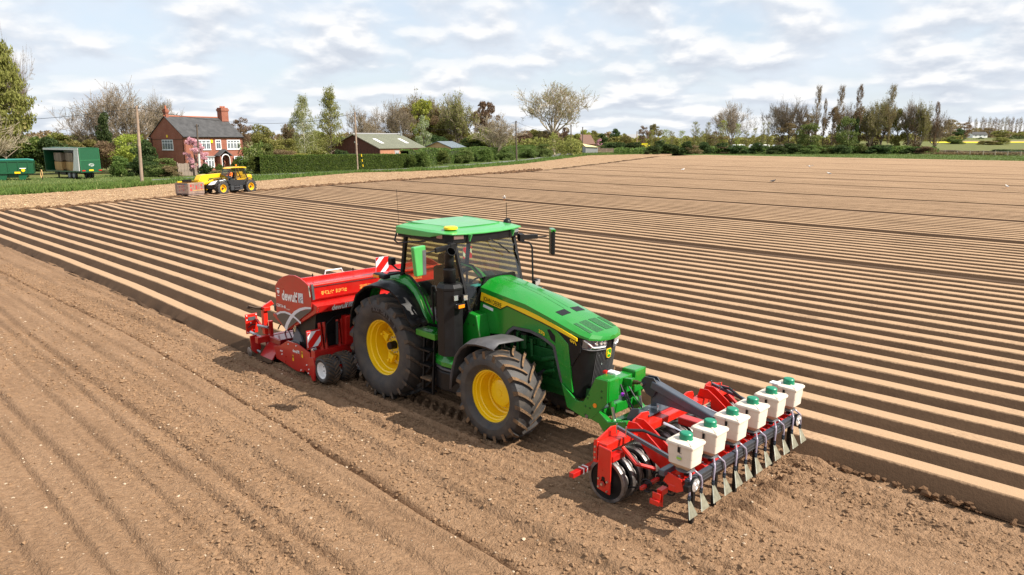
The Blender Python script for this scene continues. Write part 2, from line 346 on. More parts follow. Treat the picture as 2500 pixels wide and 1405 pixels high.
def slot_y(x): return np.interp(x, [-45, -22, -9, -1.2, 3.5, 6, 12], [-3.9, -3.45, -3.12, -3.25, -3.42, -3.45, -3.55]) + 0.035 * vnoise(x, x * 0, 1.3, 5) + 0.03 * vnoise(x, x * 0, 7.0, 6)
def soil_h(x, y, fine=True):
    h = 0.05 * vnoise(x * 0.12, y, 1.1, 1) + 0.05 * vnoise(x * 0.10, y, 2.6, 2)
    h = h + 0.026 * vnoise(x * 0.06, y, 5.0, 3) + 0.016 * vnoise(x * 0.05, y, 13.0, 7)
    band = np.clip(0.5 + 1.6 * vnoise(x * 0.16, y, 0.9, 4) + 0.9 * vnoise(x, y, 0.7, 8), 0, 1)
    if fine:
        c = 1 - np.abs(2 * fbm(x, y, 5.5, 3, 11, 0.6)); c2 = 1 - np.abs(2 * fbm(x, y, 13.0, 3, 15, 0.65))
        h = h + (0.008 + 0.026 * band) * (c - 0.6) * 0.55 + (0.007 + 0.020 * band) * (c2 - 0.6)
        h = h + 0.04 * band * np.clip(vnoise(x, y, 12.5, 21) - 0.24, 0, 1) * 2.0
    # marker trench: a sharp slot, a cloddy floor, a raised shoulder
    s = slot_y(x); d = y - s
    h = h - 0.17 * np.exp(-(d / 0.055) ** 2)
    w = 0.72 + 0.1 * vnoise(x, x * 0, 0.8, 9)
    floor = 1 / (1 + np.exp(-(d - 0.03) / 0.02)) * 1 / (1 + np.exp((d - w) / 0.035))
    h = h - 0.06 * floor + 0.04 * np.exp(-((d - w - 0.10) / 0.12) ** 2)
    # long grooves
    for yy, a, ww in ((-4.95, 0.06, 0.07), (-5.30, 0.05, 0.06), (-6.5, 0.055, 0.07), (-6.95, 0.04, 0.05), (-7.5, 0.05, 0.08), (-2.05, 0.045, 0.07), (-1.75, 0.03, 0.05), (-3.75, 0.035, 0.07), (-4.25, 0.045, 0.08), (-5.8, 0.035, 0.06), (-0.45, 0.02, 0.05), (0.4, 0.025, 0.06), (0.95, 0.03, 0.07), (1.35, 0.03, 0.06)):
        yc = yy + 0.10 * vnoise(x * 0.2, x * 0, 1.0, int(-yy * 10)) 
        h = h - a * np.exp(-((y - yc) / ww) ** 2) + a * 0.6 * np.exp(-((y - yc - 2.2 * ww) / (1.3 * ww)) ** 2)
    # pressed rows of the roller and the wheel tracks with lug marks
    pr = ((x < 5.3) & (np.abs(y - 0.15) < 1.68)).astype(float) * 1.0
    h = h * (1 - 0.55 * pr) + pr * (0.018 * np.cos(y * 2 * math.pi / 0.17) - 0.02)
    for yc in (-0.93, 0.93):
        k = np.exp(-((y - yc) / 0.36) ** 6) * (x < 2.7)
        lug = np.sin((x + np.abs(y - yc) * 0.75) * 2 * math.pi / 0.235 + (y > yc) * math.pi)
        h = h * (1 - 0.6 * k) + k * (-0.055 + 0.042 * np.clip(lug * 1.8, -1, 1))
        h = h + 0.05 * np.exp(-((np.abs(y - yc) - 0.42) / 0.07) ** 2) * (x < 2.7)
    # earth thrown up by the front blades
    mound = np.exp(-((x - 6.95) / 0.22) ** 2) * (np.abs(y - 0.1) < 1.75)
    h = h + mound * (0.05 + 0.05 * np.cos(y * 2 * math.pi / 0.29)) * (0.8 + 0.8 * vnoise(x, y, 6, 31))
    # planted rows take over here
    inr = ((y > 1.85) | ((x < -3.7) & (y > -1.62))).astype(float)
    return h - 0.16 * inr
def soil_patch(x0, x1, y0, y1, sx, sy, drop=0.0, fine=True):
    xs = np.arange(x0, x1 + sx / 2, sx); ys = np.arange(y0, y1 + sy / 2, sy); X, Y = np.meshgrid(xs, ys, indexing='ij')
    return grid_mesh('soil', X, Y, soil_h(X, Y, fine) - drop, m_soil)
for a in ((-5, 11.2, -8.4, 2.15, 0.026, 0.024), (-19, -4.9, -9.5, 2.05, 0.055, 0.045), (-47, -18.9, -14, 2.4, 0.14, 0.075)):
    struct(link('tilled_soil', soil_patch(*a)))
struct(link('tilled_soil', soil_patch(-47, 40, -60, -8.3, 0.8, 0.6, 0.06, False)))
struct(link('tilled_soil', soil_patch(11.1, 40, -8.4, 2.0, 0.25, 0.12, 0.02, False)))

# ------------------------------------------------------------------ planted ridges
END = [(p.x, p.y) for p in (pix(*q) for q in ((0, 520), (150, 512), (300, 497), (420, 487), (640, 470), (900, 449), (1085, 437), (1269, 422), (1381, 410.5), (1500, 396), (1600, 383.5)))]
END = [(-47.6, -8.0)] + END
ex, ey = np.array([p[0] for p in END]), np.array([p[1] for p in END])
FAR0, FAR1 = pix(1700, 380.5), pix(2500, 396.5)
def row_start(y): return np.interp(y, ey, ex)
def row_off(x, k):
    o = np.interp(x, [-55, -36, -32, -22, -14, -6, 0], [-.42, -.36, -.30, -.05, 0.03, -.14, 0.0]) * np.exp(-max(0, k - 2) / 6.0)
    if 3 <= k <= 8: o = o + 0.35 * np.exp(-((x + 43 + 0.5 * k) / 3.5) ** 2) * (1 if k != 5 else 0.4)
    return o
prof = [(-.4357, .0), (-.375, .004), (-.345, .028), (-.166, .236), (-.142, .258), (.142, .263), (.166, .241), (.345, .028), (.375, .004)]
Vv, Ff, base_i = [], [], 0
def ridge(k, x0, x1, step):
    global base_i; low = 0.25 if k in (35, 61, 92, 124, 160, 196) else 0.8 if k in (22, 47, 78, 108) else 1.0
    y0 = (k + 0.5) * ROW; n = max(4, int((x1 - x0) / step)); xs = np.linspace(x0, x1, n)
    off = row_off(xs, k) + 0.012 * vnoise(xs, xs * 0 + k, 0.6, 41) + 0.006 * vnoise(xs, xs * 0 + k, 3.1, 43)
    ends = np.clip((xs - x0) / 1.4, 0.0, 1) ** 0.5 if x0 < -30 else np.ones(n)
    rr = []
    for j, (dy, z) in enumerate(prof):
        rough = 0.005 if 3 <= j <= 6 else 0.010
        if k % 4 == 2 and j < 3: rough = 0.05
        zz = z * low * (0.25 + 0.75 * ends) + rough * vnoise(xs, xs * 0 + k * 9 + j, 2.2, 50) * 2 + 0.018 * vnoise(xs, xs * 0 + k * 3, 0.35, 51)
        rr.append(np.stack([xs, y0 + dy + off + rough * vnoise(xs, xs * 0 + k * 9 + j, 2.7, 52), zz - (0.02 if j == 0 else 0)], -1))
    rr.append(np.stack([xs, y0 + .4357 + off, np.full(n, -0.012)], -1))
    A = np.stack(rr, 1); w = len(rr); Vv.append(A.reshape(-1, 3)); i = np.arange(n * w).reshape(n, w) + base_i; base_i += n * w
    Ff.append(np.stack([i[:-1, :-1], i[1:, :-1], i[1:, 1:], i[:-1, 1:]], -1).reshape(-1, 4))
for k in range(-2, 2): ridge(k, float(row_start((k + .5) * ROW)) + 0.3 * (k % 3), -3.75, 0.16)
NFAR = int(FAR0.y / ROW)
for k in range(2, NFAR):
    y = (k + .5) * ROW
    xr = 26 + y * 0.35
    if y > FAR1.y: xr = FAR1.x + (FAR0.x - FAR1.x) * (y - FAR1.y) / (FAR0.y - FAR1.y)
    xl = float(row_start(y)) + 0.5 * vnoise(k, 0, 1.7, 60) * (1 + y / 40)
    if xr - xl < 4: continue
    ridge(k, xl, xr, 0.2 if k < 12 else 0.35 if k < 30 else 0.9 if k < 70 else 3.0)
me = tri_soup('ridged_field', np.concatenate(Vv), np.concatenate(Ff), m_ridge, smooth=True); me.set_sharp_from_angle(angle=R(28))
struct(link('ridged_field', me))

# ------------------------------------------------------------------ headland, verge, road, far land
m_grass = soil_mat('grass ground', (0.095, 0.135, 0.030), (0.055, 0.088, 0.020), speck=0.35, scale=0.4, fine=7, stretch=1, bump=0.8)
m_grassdry = soil_mat('rough grass ground', (0.165, 0.165, 0.055), (0.085, 0.100, 0.030), speck=0.35, scale=0.25, fine=6, stretch=1, bump=0.6)
m_road = mat('asphalt', (0.17, 0.165, 0.16), 0.9, var=0.18, vscale=1.5)
m_rape = mat('rape flower', (0.72, 0.60, 0.01), 0.9, var=0.2, vscale=0.3)
m_plough = mat('far ploughland', (0.30, 0.20, 0.125), 0.95, var=0.15, vscale=0.05)
def strip(name, A, B, m, n=240, k=10, z=0.0, amp=0.0, z1=None):
    """sheet between two polylines given in photo pixels on the level ground"""
    def rs(P):
        P = [pix(*q) if len(q) == 2 else Vector(q) for q in P]; c = np.array([(p.x, p.y) for p in P]); t = np.linspace(0, 1, len(P)); u = np.linspace(0, 1, n)
        return np.stack([np.interp(u, t, c[:, 0]), np.interp(u, t, c[:, 1])], -1)
    a, b = rs(A), rs(B); v = np.linspace(0, 1, k)[None, :, None]; G = a[:, None] * (1 - v) + b[:, None] * v
    Z = np.full(G.shape[:2], z) + (np.linspace(0, (z1 - z), k)[None] if z1 is not None else 0)
    if amp: Z = Z + amp * fbm(G[..., 0], G[..., 1], 1.1, 4, 70, 0.6)
    return struct(link(name, grid_mesh(name, G[..., 0], G[..., 1], Z, m)))
S = 2500.0
big = MB(); n = 48
big.v = [(0, 0, -0.45)] + [(3600 * math.cos(2 * math.pi * i / n), 3600 * math.sin(2 * math.pi * i / n), -0.45) for i in range(n)]
big.f = [(0, 1 + i, 1 + (i + 1) % n) for i in range(n)]; big.m = [0] * n
struct(big.build('ground', m_grassdry))
RE = [(-60, 540), (0, 523), (150, 514), (300, 499), (420, 489), (640, 472), (900, 451), (1085, 439), (1269, 424), (1381, 412.5), (1500, 398), (1640, 380)]
VG = [(-60, 484), (0, 479), (150, 470), (300, 460), (450, 447), (622, 443), (868, 422.5), (1000, 419.5), (1100, 415.5), (1280, 400.5), (1437, 380), (1640, 375.5)]
RN = [(-60, 468), (150, 461), (370, 446.5), (500, 438.5), (640, 431), (800, 423.5), (940, 418.3), (1078, 411.5), (1280, 394), (1367, 382.6), (1412, 377.5)]
RF = [(-60, 461), (150, 453), (370, 440), (500, 432), (640, 426), (800, 419.5), (940, 414.8), (1078, 407.8), (1280, 390.5), (1345, 380.5), (1372, 373.5)]
RG = [(-60, 440), (150, 433), (370, 424), (500, 424), (640, 419), (800, 412), (940, 407), (1078, 400), (1280, 384), (1335, 376.5), (1368, 371.5)]
strip('headland', RE, VG, m_head, 420, 46, 0.02, 0.055)
strip('verge', VG, RN, m_grass, 300, 12, 0.03, 0.15)
strip('road', RN[2:], RF[2:], m_road, 200, 4, 0.06); strip('verge', RN[:3], RF[:3], m_grass, 60, 6, 0.035, 0.1)
strip('field_margin', [(1405, 378.5), (1640, 375.8), (1700, 380.2), (1990, 383.6), (2250, 390), (2560, 398)], [(1405, 372), (1640, 371), (1700, 371), (1990, 374), (2250, 378), (2560, 383)], m_grass, 200, 8, 0.03, 0.12)
strip('roadside_grass', RF, RG, m_grass, 160, 6, 0.03, 0.1)
def rise_z(d): return float(np.interp(d, [0, 300, 418, 442, 480, 600, 900, 2000], [-.35, -.3, 2.3, 3.5, 3.9, 6.2, 7.0, 8.0]))
def at_d(px, d, z=0.0):
    p = Vector((CAM.x, CAM.y, 0)) + (FWD + RIGHT * ((px - 1250) / 1797)) * d; p.z = z; return p
def rise_sheet(name, px0, px1, ds, m, lift):
    G = [[at_d(px, d, rise_z(d) + lift) for px in np.linspace(px0, px1, 24)] for d in ds]; A = np.array([[tuple(p) for p in r] for r in G]); return struct(link(name, grid_mesh(name, A[..., 0], A[..., 1], A[..., 2], m)))
rise_sheet('far_rise', 2060, 2760, (300, 360, 418, 430, 442, 460, 480, 540, 600, 900, 1500), m_grassdry, 0.0)
rise_sheet('rape_field', 2275, 2392, (429, 435, 441), m_rape, 0.12); rise_sheet('rape_field', 2468, 2700, (432, 436, 441), m_rape, 0.12); rise_sheet('ploughland', 2330, 2700, (443, 460, 479), m_plough, 0.12)
strip('rape_field', [(1548, 363), (1592, 363)], [(1548, 355.5), (1592, 355.5)], m_rape, 30, 4, 0.05)

# loose clods and stones
def scatter_lumps(name, pts, sizes, m, flat=0.7, seed=3):
    r = np.random.default_rng(seed); ico = np.array([(0, 0, 1), (.894, 0, .447), (.276, .851, .447), (-.724, .526, .447), (-.724, -.526, .447), (.276, -.851, .447), (.724, .526, -.447), (-.276, .851, -.447), (-.894, 0, -.447), (-.276, -.851, -.447), (.724, -.526, -.447), (0, 0, -1)])
    fc = np.array([(0, 1, 2), (0, 2, 3), (0, 3, 4), (0, 4, 5), (0, 5, 1), (1, 6, 2), (2, 7, 3), (3, 8, 4), (4, 9, 5), (5, 10, 1), (2, 6, 7), (3, 7, 8), (4, 8, 9), (5, 9, 10), (1, 10, 6), (11, 7, 6), (11, 8, 7), (11, 9, 8), (11, 10, 9), (11, 6, 10)])
    n = len(pts); jit = 0.65 + 0.7 * r.random((n, 12, 1)); ax = sizes[:, None, None] * np.stack([0.8 + 0.6 * r.random(n), 0.8 + 0.6 * r.random(n), np.full(n, flat)], -1)[:, None]
    a = r.random(n) * 6.283; ca, sa = np.cos(a), np.sin(a); P = ico[None] * jit * ax
    Q = np.stack([P[..., 0] * ca[:, None] - P[..., 1] * sa[:, None], P[..., 0] * sa[:, None] + P[..., 1] * ca[:, None], P[..., 2]], -1) + pts[:, None]
    F = fc[None] + (np.arange(n) * 12)[:, None, None]
    return link(name, tri_soup(name, Q.reshape(-1, 3), F.reshape(-1, 3), m))
r_ = np.random.default_rng(5)
def lumps_on_soil(n, smin, smax, xr, yr, seed, patchy=True):
    r = np.random.default_rng(seed); x = r.uniform(*xr, n); y = r.uniform(*yr, n)
    if patchy:
        b = 0.5 + 1.6 * vnoise(x * 0.16, y, 0.9, 4) + 0.9 * vnoise(x, y, 0.7, 8); keep = r.random(n) < np.clip(b, 0.06, 1); x, y = x[keep], y[keep]
    ok = ~((y > 1.80) | ((x < -3.7) & (y > -1.8))); x, y = x[ok], y[ok]
    s = smin + (smax - smin) * r.random(len(x)) ** 4.0
    return np.stack([x, y, soil_h(x, y) + s * 0.15], -1), s
p, s = lumps_on_soil(70000, 0.006, 0.032, (-6, 11), (-8.2, 1.7), 21); stuff(scatter_lumps('soil_clods', p, s, m_clod), 'loose brown clods over the tilled soil')
p, s = lumps_on_soil(16000, 0.012, 0.045, (-30, -6), (-9, 0), 22); stuff(scatter_lumps('soil_clods', p, s, m_clod, seed=4), 'loose brown clods over the tilled soil')
m_stone = mat('flint', (0.47, 0.36, 0.25), 0.7, var=0.35, vscale=3)
p, s = lumps_on_soil(3200, 0.006, 0.024, (-14, 11), (-8.2, 1.7), 23, False); stuff(scatter_lumps('field_stones', p, s, m_stone, 0.55, 8), 'small pale stones lying on the tilled soil')
n_ = 4200; x_ = r_.uniform(-24, 9, n_); y_ = slot_y(x_) + 0.05 + r_.random(n_) * 0.62; s_ = 0.006 + 0.028 * r_.random(n_) ** 3; k_ = ~((x_ < -3.7) & (y_ > -1.8)); x_, y_, s_ = x_[k_], y_[k_], s_[k_]
stuff(scatter_lumps('trench_clods', np.stack([x_, y_, soil_h(x_, y_) + s_ * .2], -1), s_, m_clod, 0.8, 14), 'dark damp crumbs on the floor of the marker trench')
# rough furrows between passes and the ragged row ends
P_, S_ = [], []
for k in (2, 6, 10, 14, 18, 35):
    n = 1500 if k < 12 else 900; x = r_.uniform(-45 if k < 20 else -50, 22, n); keep = vnoise(x, x * 0 + k, 0.35, 80) > -0.18; x = x[keep]; n = len(x)
    y = k * ROW + row_off(x, k) + r_.normal(0, 0.05, n) + 0.03; s = 0.02 + 0.05 * r_.random(n) ** 2 * (1 if k < 20 else 1.6); P_.append(np.stack([x, y, 0.02 + 0.05 * r_.random(n)], -1)); S_.append(s)
stuff(scatter_lumps('furrow_clods', np.concatenate(P_), np.concatenate(S_), m_damp, 0.8, 9), 'dark crumbled soil in the rough furrows')
P_, S_ = [], []
for k in range(-2, 90):
    y0 = (k + .5) * ROW; x0 = float(row_start(y0)); n = 60 if k < 40 else 30
    y = y0 + r_.normal(0, 0.3, n); x = x0 + r_.normal(-0.5, 0.55, n); P_.append(np.stack([x, y, 0.04 + 0.10 * r_.random(n)], -1)); S_.append(0.04 + 0.13 * r_.random(n) ** 2 * (1 + k / 60))
stuff(scatter_lumps('row_end_clods', np.concatenate(P_), np.concatenate(S_), m_damp, 0.7, 10), 'heaps of dark soil where the rows end')
n = 16000; u = r_.random(n); v = r_.random(n)
a = np.array([(pix(*q).x, pix(*q).y) for q in RE]); b = np.array([(pix(*q).x, pix(*q).y) for q in VG]); t = np.linspace(0, 1, len(RE))
A = np.stack([np.interp(u, t, a[:, 0]), np.interp(u, t, a[:, 1])], -1); B = np.stack([np.interp(u, t, b[:, 0]), np.interp(u, t, b[:, 1])], -1); G = A * (1 - v[:, None]) + B * v[:, None]
m_straw = mat('straw', (0.50, 0.36, 0.21), 0.8, var=0.3, vscale=2)
sel = r_.random(n) < 0.5
stuff(scatter_lumps('headland_clods', np.concatenate([G[sel], np.full((sel.sum(), 1), 0.03)], -1), 0.02 + 0.06 * r_.random(sel.sum()) ** 2, m_head, 0.7, 12), 'pale clods over the headland')
stuff(scatter_lumps('headland_stubble', np.concatenate([G[~sel], np.full(((~sel).sum(), 1), 0.05)], -1), 0.02 + 0.045 * r_.random((~sel).sum()), m_straw, 0.4, 13), 'bleached stubble and stalks on the headland')
# ------------------------------------------------------------------ shared machine materials
m_green = mat('green paint', (0.004, 0.215, 0.016), 0.22, coat=0.6, var=0.06, vscale=1.2, dirt=0.05)
m_gdark = mat('dark green casting', (0.006, 0.085, 0.014), 0.5, var=0.3, vscale=9, bump=0.3, bscale=30)
m_yel = mat('yellow paint', (0.90, 0.59, 0.003), 0.3, coat=0.4, var=0.05, vscale=3, dirt=0.05)
m_decal = mat('yellow decal', (0.88, 0.58, 0.008), 0.35, coat=0.3)
m_blk = mat('black plastic', (0.0075, 0.0075, 0.0085), 0.42, var=0.25, vscale=7, bump=0.1, bscale=120, dirt=0.012, spec=0.28)
m_gry = mat('grey plastic', (0.075, 0.075, 0.082), 0.5, var=0.2, vscale=6, bump=0.1, bscale=160, dirt=0.08)
m_rub = mat('tyre rubber', (0.026, 0.026, 0.029), 0.62, col2=(0.075, 0.062, 0.050), vscale=5.0, bump=0.25, bscale=60)
m_mud = mat('mud on lugs', (0.055, 0.040, 0.030), 0.9, col2=(0.24, 0.135, 0.06), vscale=9.0, bump=0.9, bscale=55)
m_mud2 = mat('dusty lugs', (0.035, 0.030, 0.027), 0.85, col2=(0.13, 0.085, 0.05), vscale=7.0, bump=0.6, bscale=50)
m_steel = mat('bright steel', (0.55, 0.55, 0.56), 0.3, metal=1.0)
m_worn = mat('worn steel', (0.26, 0.25, 0.25), 0.38, metal=0.9, var=0.4, vscale=8, bump=0.3, bscale=14, dirt=0.25)
m_galv = mat('galvanised steel', (0.42, 0.42, 0.34), 0.45, metal=0.7, var=0.2, vscale=14)
m_anth = mat('anthracite paint', (0.052, 0.066, 0.088), 0.35, coat=0.3, var=0.15, vscale=6, dirt=0.08)
m_red = mat('red paint', (0.44, 0.005, 0.005), 0.28, coat=0.5, var=0.10, vscale=3, dirt=0.10)
m_oran = mat('orange red paint', (0.64, 0.013, 0.006), 0.3, coat=0.5, var=0.10, vscale=3, dirt=0.07)
m_white = mat('white paint', (0.80, 0.80, 0.79), 0.4, var=0.05)
m_lens = mat('clear lens', (0.78, 0.80, 0.84), 0.08, metal=0.75)
m_amber = mat('amber lens', (0.90, 0.26, 0.01), 0.2, coat=0.5)
m_redlens = mat('red lens', (0.55, 0.01, 0.01), 0.2, coat=0.5)
m_hose = mat('rubber hose', (0.014, 0.014, 0.015), 0.5)
m_seat = mat('seat cloth', (0.035, 0.04, 0.04), 0.9, var=0.3, vscale=12)
m_refl = mat('reflective white', (0.72, 0.74, 0.78), 0.3)
m_reflred = mat('reflective red', (0.62, 0.012, 0.010), 0.3)
def glass_mat(name, tint, refl=0.06):
    m = bpy.data.materials.new(name); m.use_nodes = True; nt = m.node_tree; nt.nodes.clear()
    o = N(nt, 'ShaderNodeOutputMaterial'); t = N(nt, 'ShaderNodeBsdfTransparent'); t.inputs[0].default_value = (*tint, 1)
    g = N(nt, 'ShaderNodeBsdfGlossy', i_Roughness=0.02); g.inputs[0].default_value = (1, 1, 1, 1)
    f = N(nt, 'ShaderNodeFresnel', i_IOR=1.5); a = M(nt, 'ADD', f.outputs[0], refl - 0.04, clamp=True); mx = N(nt, 'ShaderNodeMixShader')
    L(nt, a, mx.inputs[0]); L(nt, t.outputs[0], mx.inputs[1]); L(nt, g.outputs[0], mx.inputs[2]); L(nt, mx.outputs[0], o.inputs[0])
    MATS[name] = m; return m
m_glass = glass_mat('tinted cab glass', (0.62, 0.66, 0.50))
m_pane = mat('house window glass', (0.10, 0.12, 0.14), 0.05, spec=0.8)

# ------------------------------------------------------------------ tractor
tr = thing('tractor', 'big green tractor with yellow wheels, pulling the red planter across the field', 'tractor')
def ag_tyre(name, c, R, W, rimr, nl, lugh, parent, side, lugw=0.055, mud=True, arc=0.34):
    """tractor tyre lying about the y axis, chevron lugs; side=-1 outer face towards -y"""
    mb = MB(); h = W / 2; Rb = R - lugh; N_ = 72
    prof = [(rimr, -h * .72), (rimr + .03, -h * .80), (rimr + (Rb - rimr) * .35, -h * .98), (rimr + (Rb - rimr) * .62, -h), (Rb - .075, -h * .95), (Rb - .02, -h * .86), (Rb + .004, -h * .55), (Rb + .012, 0)]
    prof = prof + [(r, -y) for r, y in prof[-2::-1]]
    mb.lathe(prof, c, 'y', N_, 0)
    c = Vector(c)
    for s in (-1, 1):
        for i in range(nl):
            t0 = 2 * math.pi * (i + (0.5 if s > 0 else 0)) / nl; rings = []
            for j in range(6):
                u = j / 5.0; y = s * (-0.03 * h + (h * 0.985 + 0.03 * h) * u); th = t0 + arc * (u ** 0.82)
                drop = 0.0 if u < .75 else (u - .75) * 0.22
                rb = Rb - .02 - (0.07 if u > .95 else 0.03 if u > .75 else 0); rt = R - drop * 0.45
                wd = lugw * (0.75 + 0.35 * u)
                def P(r, a): return c + Vector((r * math.cos(a), y, r * math.sin(a)))
                rings.append([P(rb, th - wd * .75 / R), P(rt, th - wd * .5 / R), P(rt, th + wd * .5 / R), P(rb, th + wd * .75 / R)])
            b = len(mb.v); mb.v += [tuple(p) for r in rings for p in r]
            for j in range(5):
                for k in range(3):
                    q = (b + j * 4 + k, b + j * 4 + k + 1, b + (j + 1) * 4 + k + 1, b + (j + 1) * 4 + k)
                    mb.f.append(q[::-1] if s > 0 else q); mb.m.append(1 if (k == 1 and mud) else 0)
            e = (b, b + 1, b + 2, b + 3); mb.f.append(e); mb.m.append(0); e2 = (b + 20, b + 23, b + 22, b + 21); mb.f.append(e2); mb.m.append(1 if mud else 0)
    return mb.build(name, [m_rub, m_mud if R < .9 else m_mud2], parent, smooth=32, recalc=True)
def bolts(mb, c, rad, n, r, y0, y1, m=0, ph=0.0):
    for i in range(n):
        a = 2 * math.pi * i / n + ph; p = (c[0] + rad * math.cos(a), 0, c[2] + rad * math.sin(a)); mb.cyl((p[0], y0, p[2]), (p[0], y1, p[2]), r, n=6, m=m)
def bolt_ring(parent, c, rad, n, r, y0, y1):
    me = MB().cyl((0, y0, 0), (0, y1, 0), r, n=6).mesh('wheel_bolt', m_steel)
    for i in range(n):
        a = 2 * math.pi * i / n; link('wheel_bolt', me, parent).location = (c[0] + rad * math.cos(a), 0, c[2] + rad * math.sin(a))
def tractor_wheel(name, c, R, W, rr, nl, lugh, side, front):
    w = bpy.data.objects.new(name, None); COL.objects.link(w); w.parent = tr
    ag_tyre('tyre', c, R, W, rr - 0.03, nl, lugh, w, side)
    o = c[1] + side * W * 0.36; i_ = -side                          # o: outer plane of the rim, i_: inwards
    def Pf(L_): return [(r, (o - c[1]) + i_ * d) for r, d in L_]
    if front: L_ = [(rr - .015, -.015), (rr, 0), (rr - .02, .012), (rr - .05, .015), (rr - .058, .055), (rr - .075, .062), (rr - .085, .12), (rr - .10, .13), (rr - .105, .30), (rr - .13, .31), (rr - .135, .36), (.30, .365), (.27, .31), (.235, .29), (.225, .235), (.20, .222), (.06, .215), (.055, .205), (.0, .205)]
    else: L_ = [(rr - .015, -.015), (rr, 0), (rr - .02, .015), (rr - .05, .02), (rr - .06, .07), (rr - .085, .08), (rr - .10, .17), (rr - .115, .18), (rr - .125, .40), (.40, .42), (.36, .37), (.20, .36), (.19, .30), (.0, .30)]
    rim = MB().lathe(Pf(L_), c, 'y', 56).build('rim', m_yel, w, smooth=28, recalc=True)
    if front: bolt_ring(w, c, .285, 12, .013, o + i_ * .37, o + i_ * .335)
    else: bolt_ring(w, c, .155, 12, .018, o + i_ * .36, o + i_ * .27)
    if not front:
        h = MB().cyl((c[0], o + i_ * .30, c[2]), (c[0], o + i_ * .16, c[2]), .082, .076, 18); h.build('axle_hub', m_blk, w, smooth=30)
        for a in (math.radians(62), math.radians(152), math.radians(-22), math.radians(-112)):
            d = Vector((math.cos(a), 0, math.sin(a))); n_ = Vector((-math.sin(a), 0, math.cos(a))); cc = Vector((c[0], 0, c[2]))
            p = [cc + d * .21 - n_ * .09, cc + d * .21 + n_ * .09, cc + d * .40 + n_ * .055, cc + d * .40 - n_ * .055]
            br = MB(); vs = [(q.x, o + i_ * .33, q.z) for q in p] + [(q.x, o + i_ * .25, q.z) for q in p]
            br.add(vs, [(4, 5, 6, 7), (0, 1, 5, 4), (1, 2, 6, 5), (2, 3, 7, 6), (3, 0, 4, 7)])
            q = cc + d * .36; br.cyl((q.x, o + i_ * .26, q.z), (q.x, o + i_ * .20, q.z), .03, n=10)
            br.build('hub_bracket', m_yel, w, bevel=.006, recalc=True)
    return w
RW, FW = (-0.25, -0.93, 0.965), (2.75, -0.94, 0.745)
def Rr(a): return math.radians(a)
def tw(side):
    tractor_wheel('rear_wheel', (RW[0], side * 0.92, RW[2]), 1.025, 0.70, .575, 21, .062, side, False)
    tractor_wheel('front_wheel', (FW[0], side * 0.93, FW[2]), 0.795, 0.62, .475, 19, .055, side, True)
tw(-1); tw(1)
# lettering moulded on the rear tyre wall
def sidewall_text(body, c, rad, a0, step, h, y, parent):
    for i, ch in enumerate(body):
        if ch == ' ': continue
        a = math.radians(a0 - step * i); up = Vector((math.cos(a), 0, math.sin(a))); rt = Vector((math.sin(a), 0, -math.cos(a)))
        text('sidewall_letter', ch, m_gry, Vector((c[0], y, c[2])) + up * rad - rt * h * .35, rt, up, h, parent, bold=.02)
rwo = [o for o in tr.children if o.name.startswith('rear_wheel')][0]
pl = MB(); ring = []
for i in range(15):
    a = math.radians(104 - 68 * i / 14); ring.append([(RW[0] + r * math.cos(a), -1.274 + abs(r - .76) * .12, RW[2] + r * math.sin(a)) for r in (.70, .76, .82)])
pl.loft(ring).build('sidewall_plate', m_blk, rwo, recalc=True)
sidewall_text('AXIOBIB 2', RW, .735, 97, 6.6, .07, -1.279, rwo)

def hood_sec(x):
    xs = [1.80, 2.3, 2.9, 3.4, 3.8, 4.05, 4.20, 4.31, 4.36]
    T = dict(yp=[.27, .28, .29, .32, .36, .37, .33, .20, .05], zc=[2.50, 2.425, 2.30, 2.155, 2.045, 1.975, 1.94, 1.905, 1.885], zp=[2.475, 2.395, 2.275, 2.135, 2.03, 1.96, 1.92, 1.885, 1.872],
             ys=[.47, .475, .475, .47, .46, .445, .40, .26, .08], zs=[2.35, 2.29, 2.215, 2.09, 1.975, 1.905, 1.868, 1.845, 1.84], zb=[2.27, 2.205, 2.135, 2.03, 1.92, 1.862, 1.838, 1.822, 1.818])
    return {k: float(np.interp(x, xs, v)) for k, v in T.items()}
def hood_top(x, y):
    s = hood_sec(x); y = abs(y); return s['zc'] + (s['zp'] - s['zc']) * min(1, y / s['yp']) if y <= s['yp'] else s['zp'] + (s['zs'] - s['zp']) * (y - s['yp']) / max(1e-3, s['ys'] - s['yp'])
hm = MB(); rings = []
for x in (1.80, 1.9, 2.1, 2.3, 2.6, 2.9, 3.15, 3.4, 3.6, 3.8, 3.95, 4.05, 4.13, 4.20, 4.26, 4.31, 4.34, 4.36):
    s = hood_sec(x); h = [(x, -s['ys'] - .005, s['zb'] - .0), (x, -s['ys'], s['zs']), (x, -s['yp'], s['zp']), (x, -s['yp'] * .5, (s['zp'] + s['zc'] * 2) / 3 + .002), (x, 0, s['zc'])]
    rings.append(h + [(a, -b, c) for a, b, c in h[-2::-1]])
hm.loft(rings); hm.f.append(tuple(len(hm.v) - 9 + i for i in range(9))); hm.m.append(0)
bonnet = hm.build('bonnet', m_green, tr, smooth=14, recalc=True)
def hood_patch(name, x0, x1, y0, y1, m, lift=.004, nx=6, ny=4, skew=0.0, parent=bonnet):
    g = MB(); g.loft([[(x + skew * j / ny, y0 + (y1 - y0) * j / ny, hood_top(x + skew * j / ny, y0 + (y1 - y0) * j / ny) + lift) for j in range(ny + 1)] for x in np.linspace(x0, x1, nx + 1)])
    return g.build(name, m, parent, recalc=False, solid=0.004)
m_mesh = mat('perforated green mesh', (0.010, 0.105, 0.020), 0.5, bump=0.6, bscale=220)
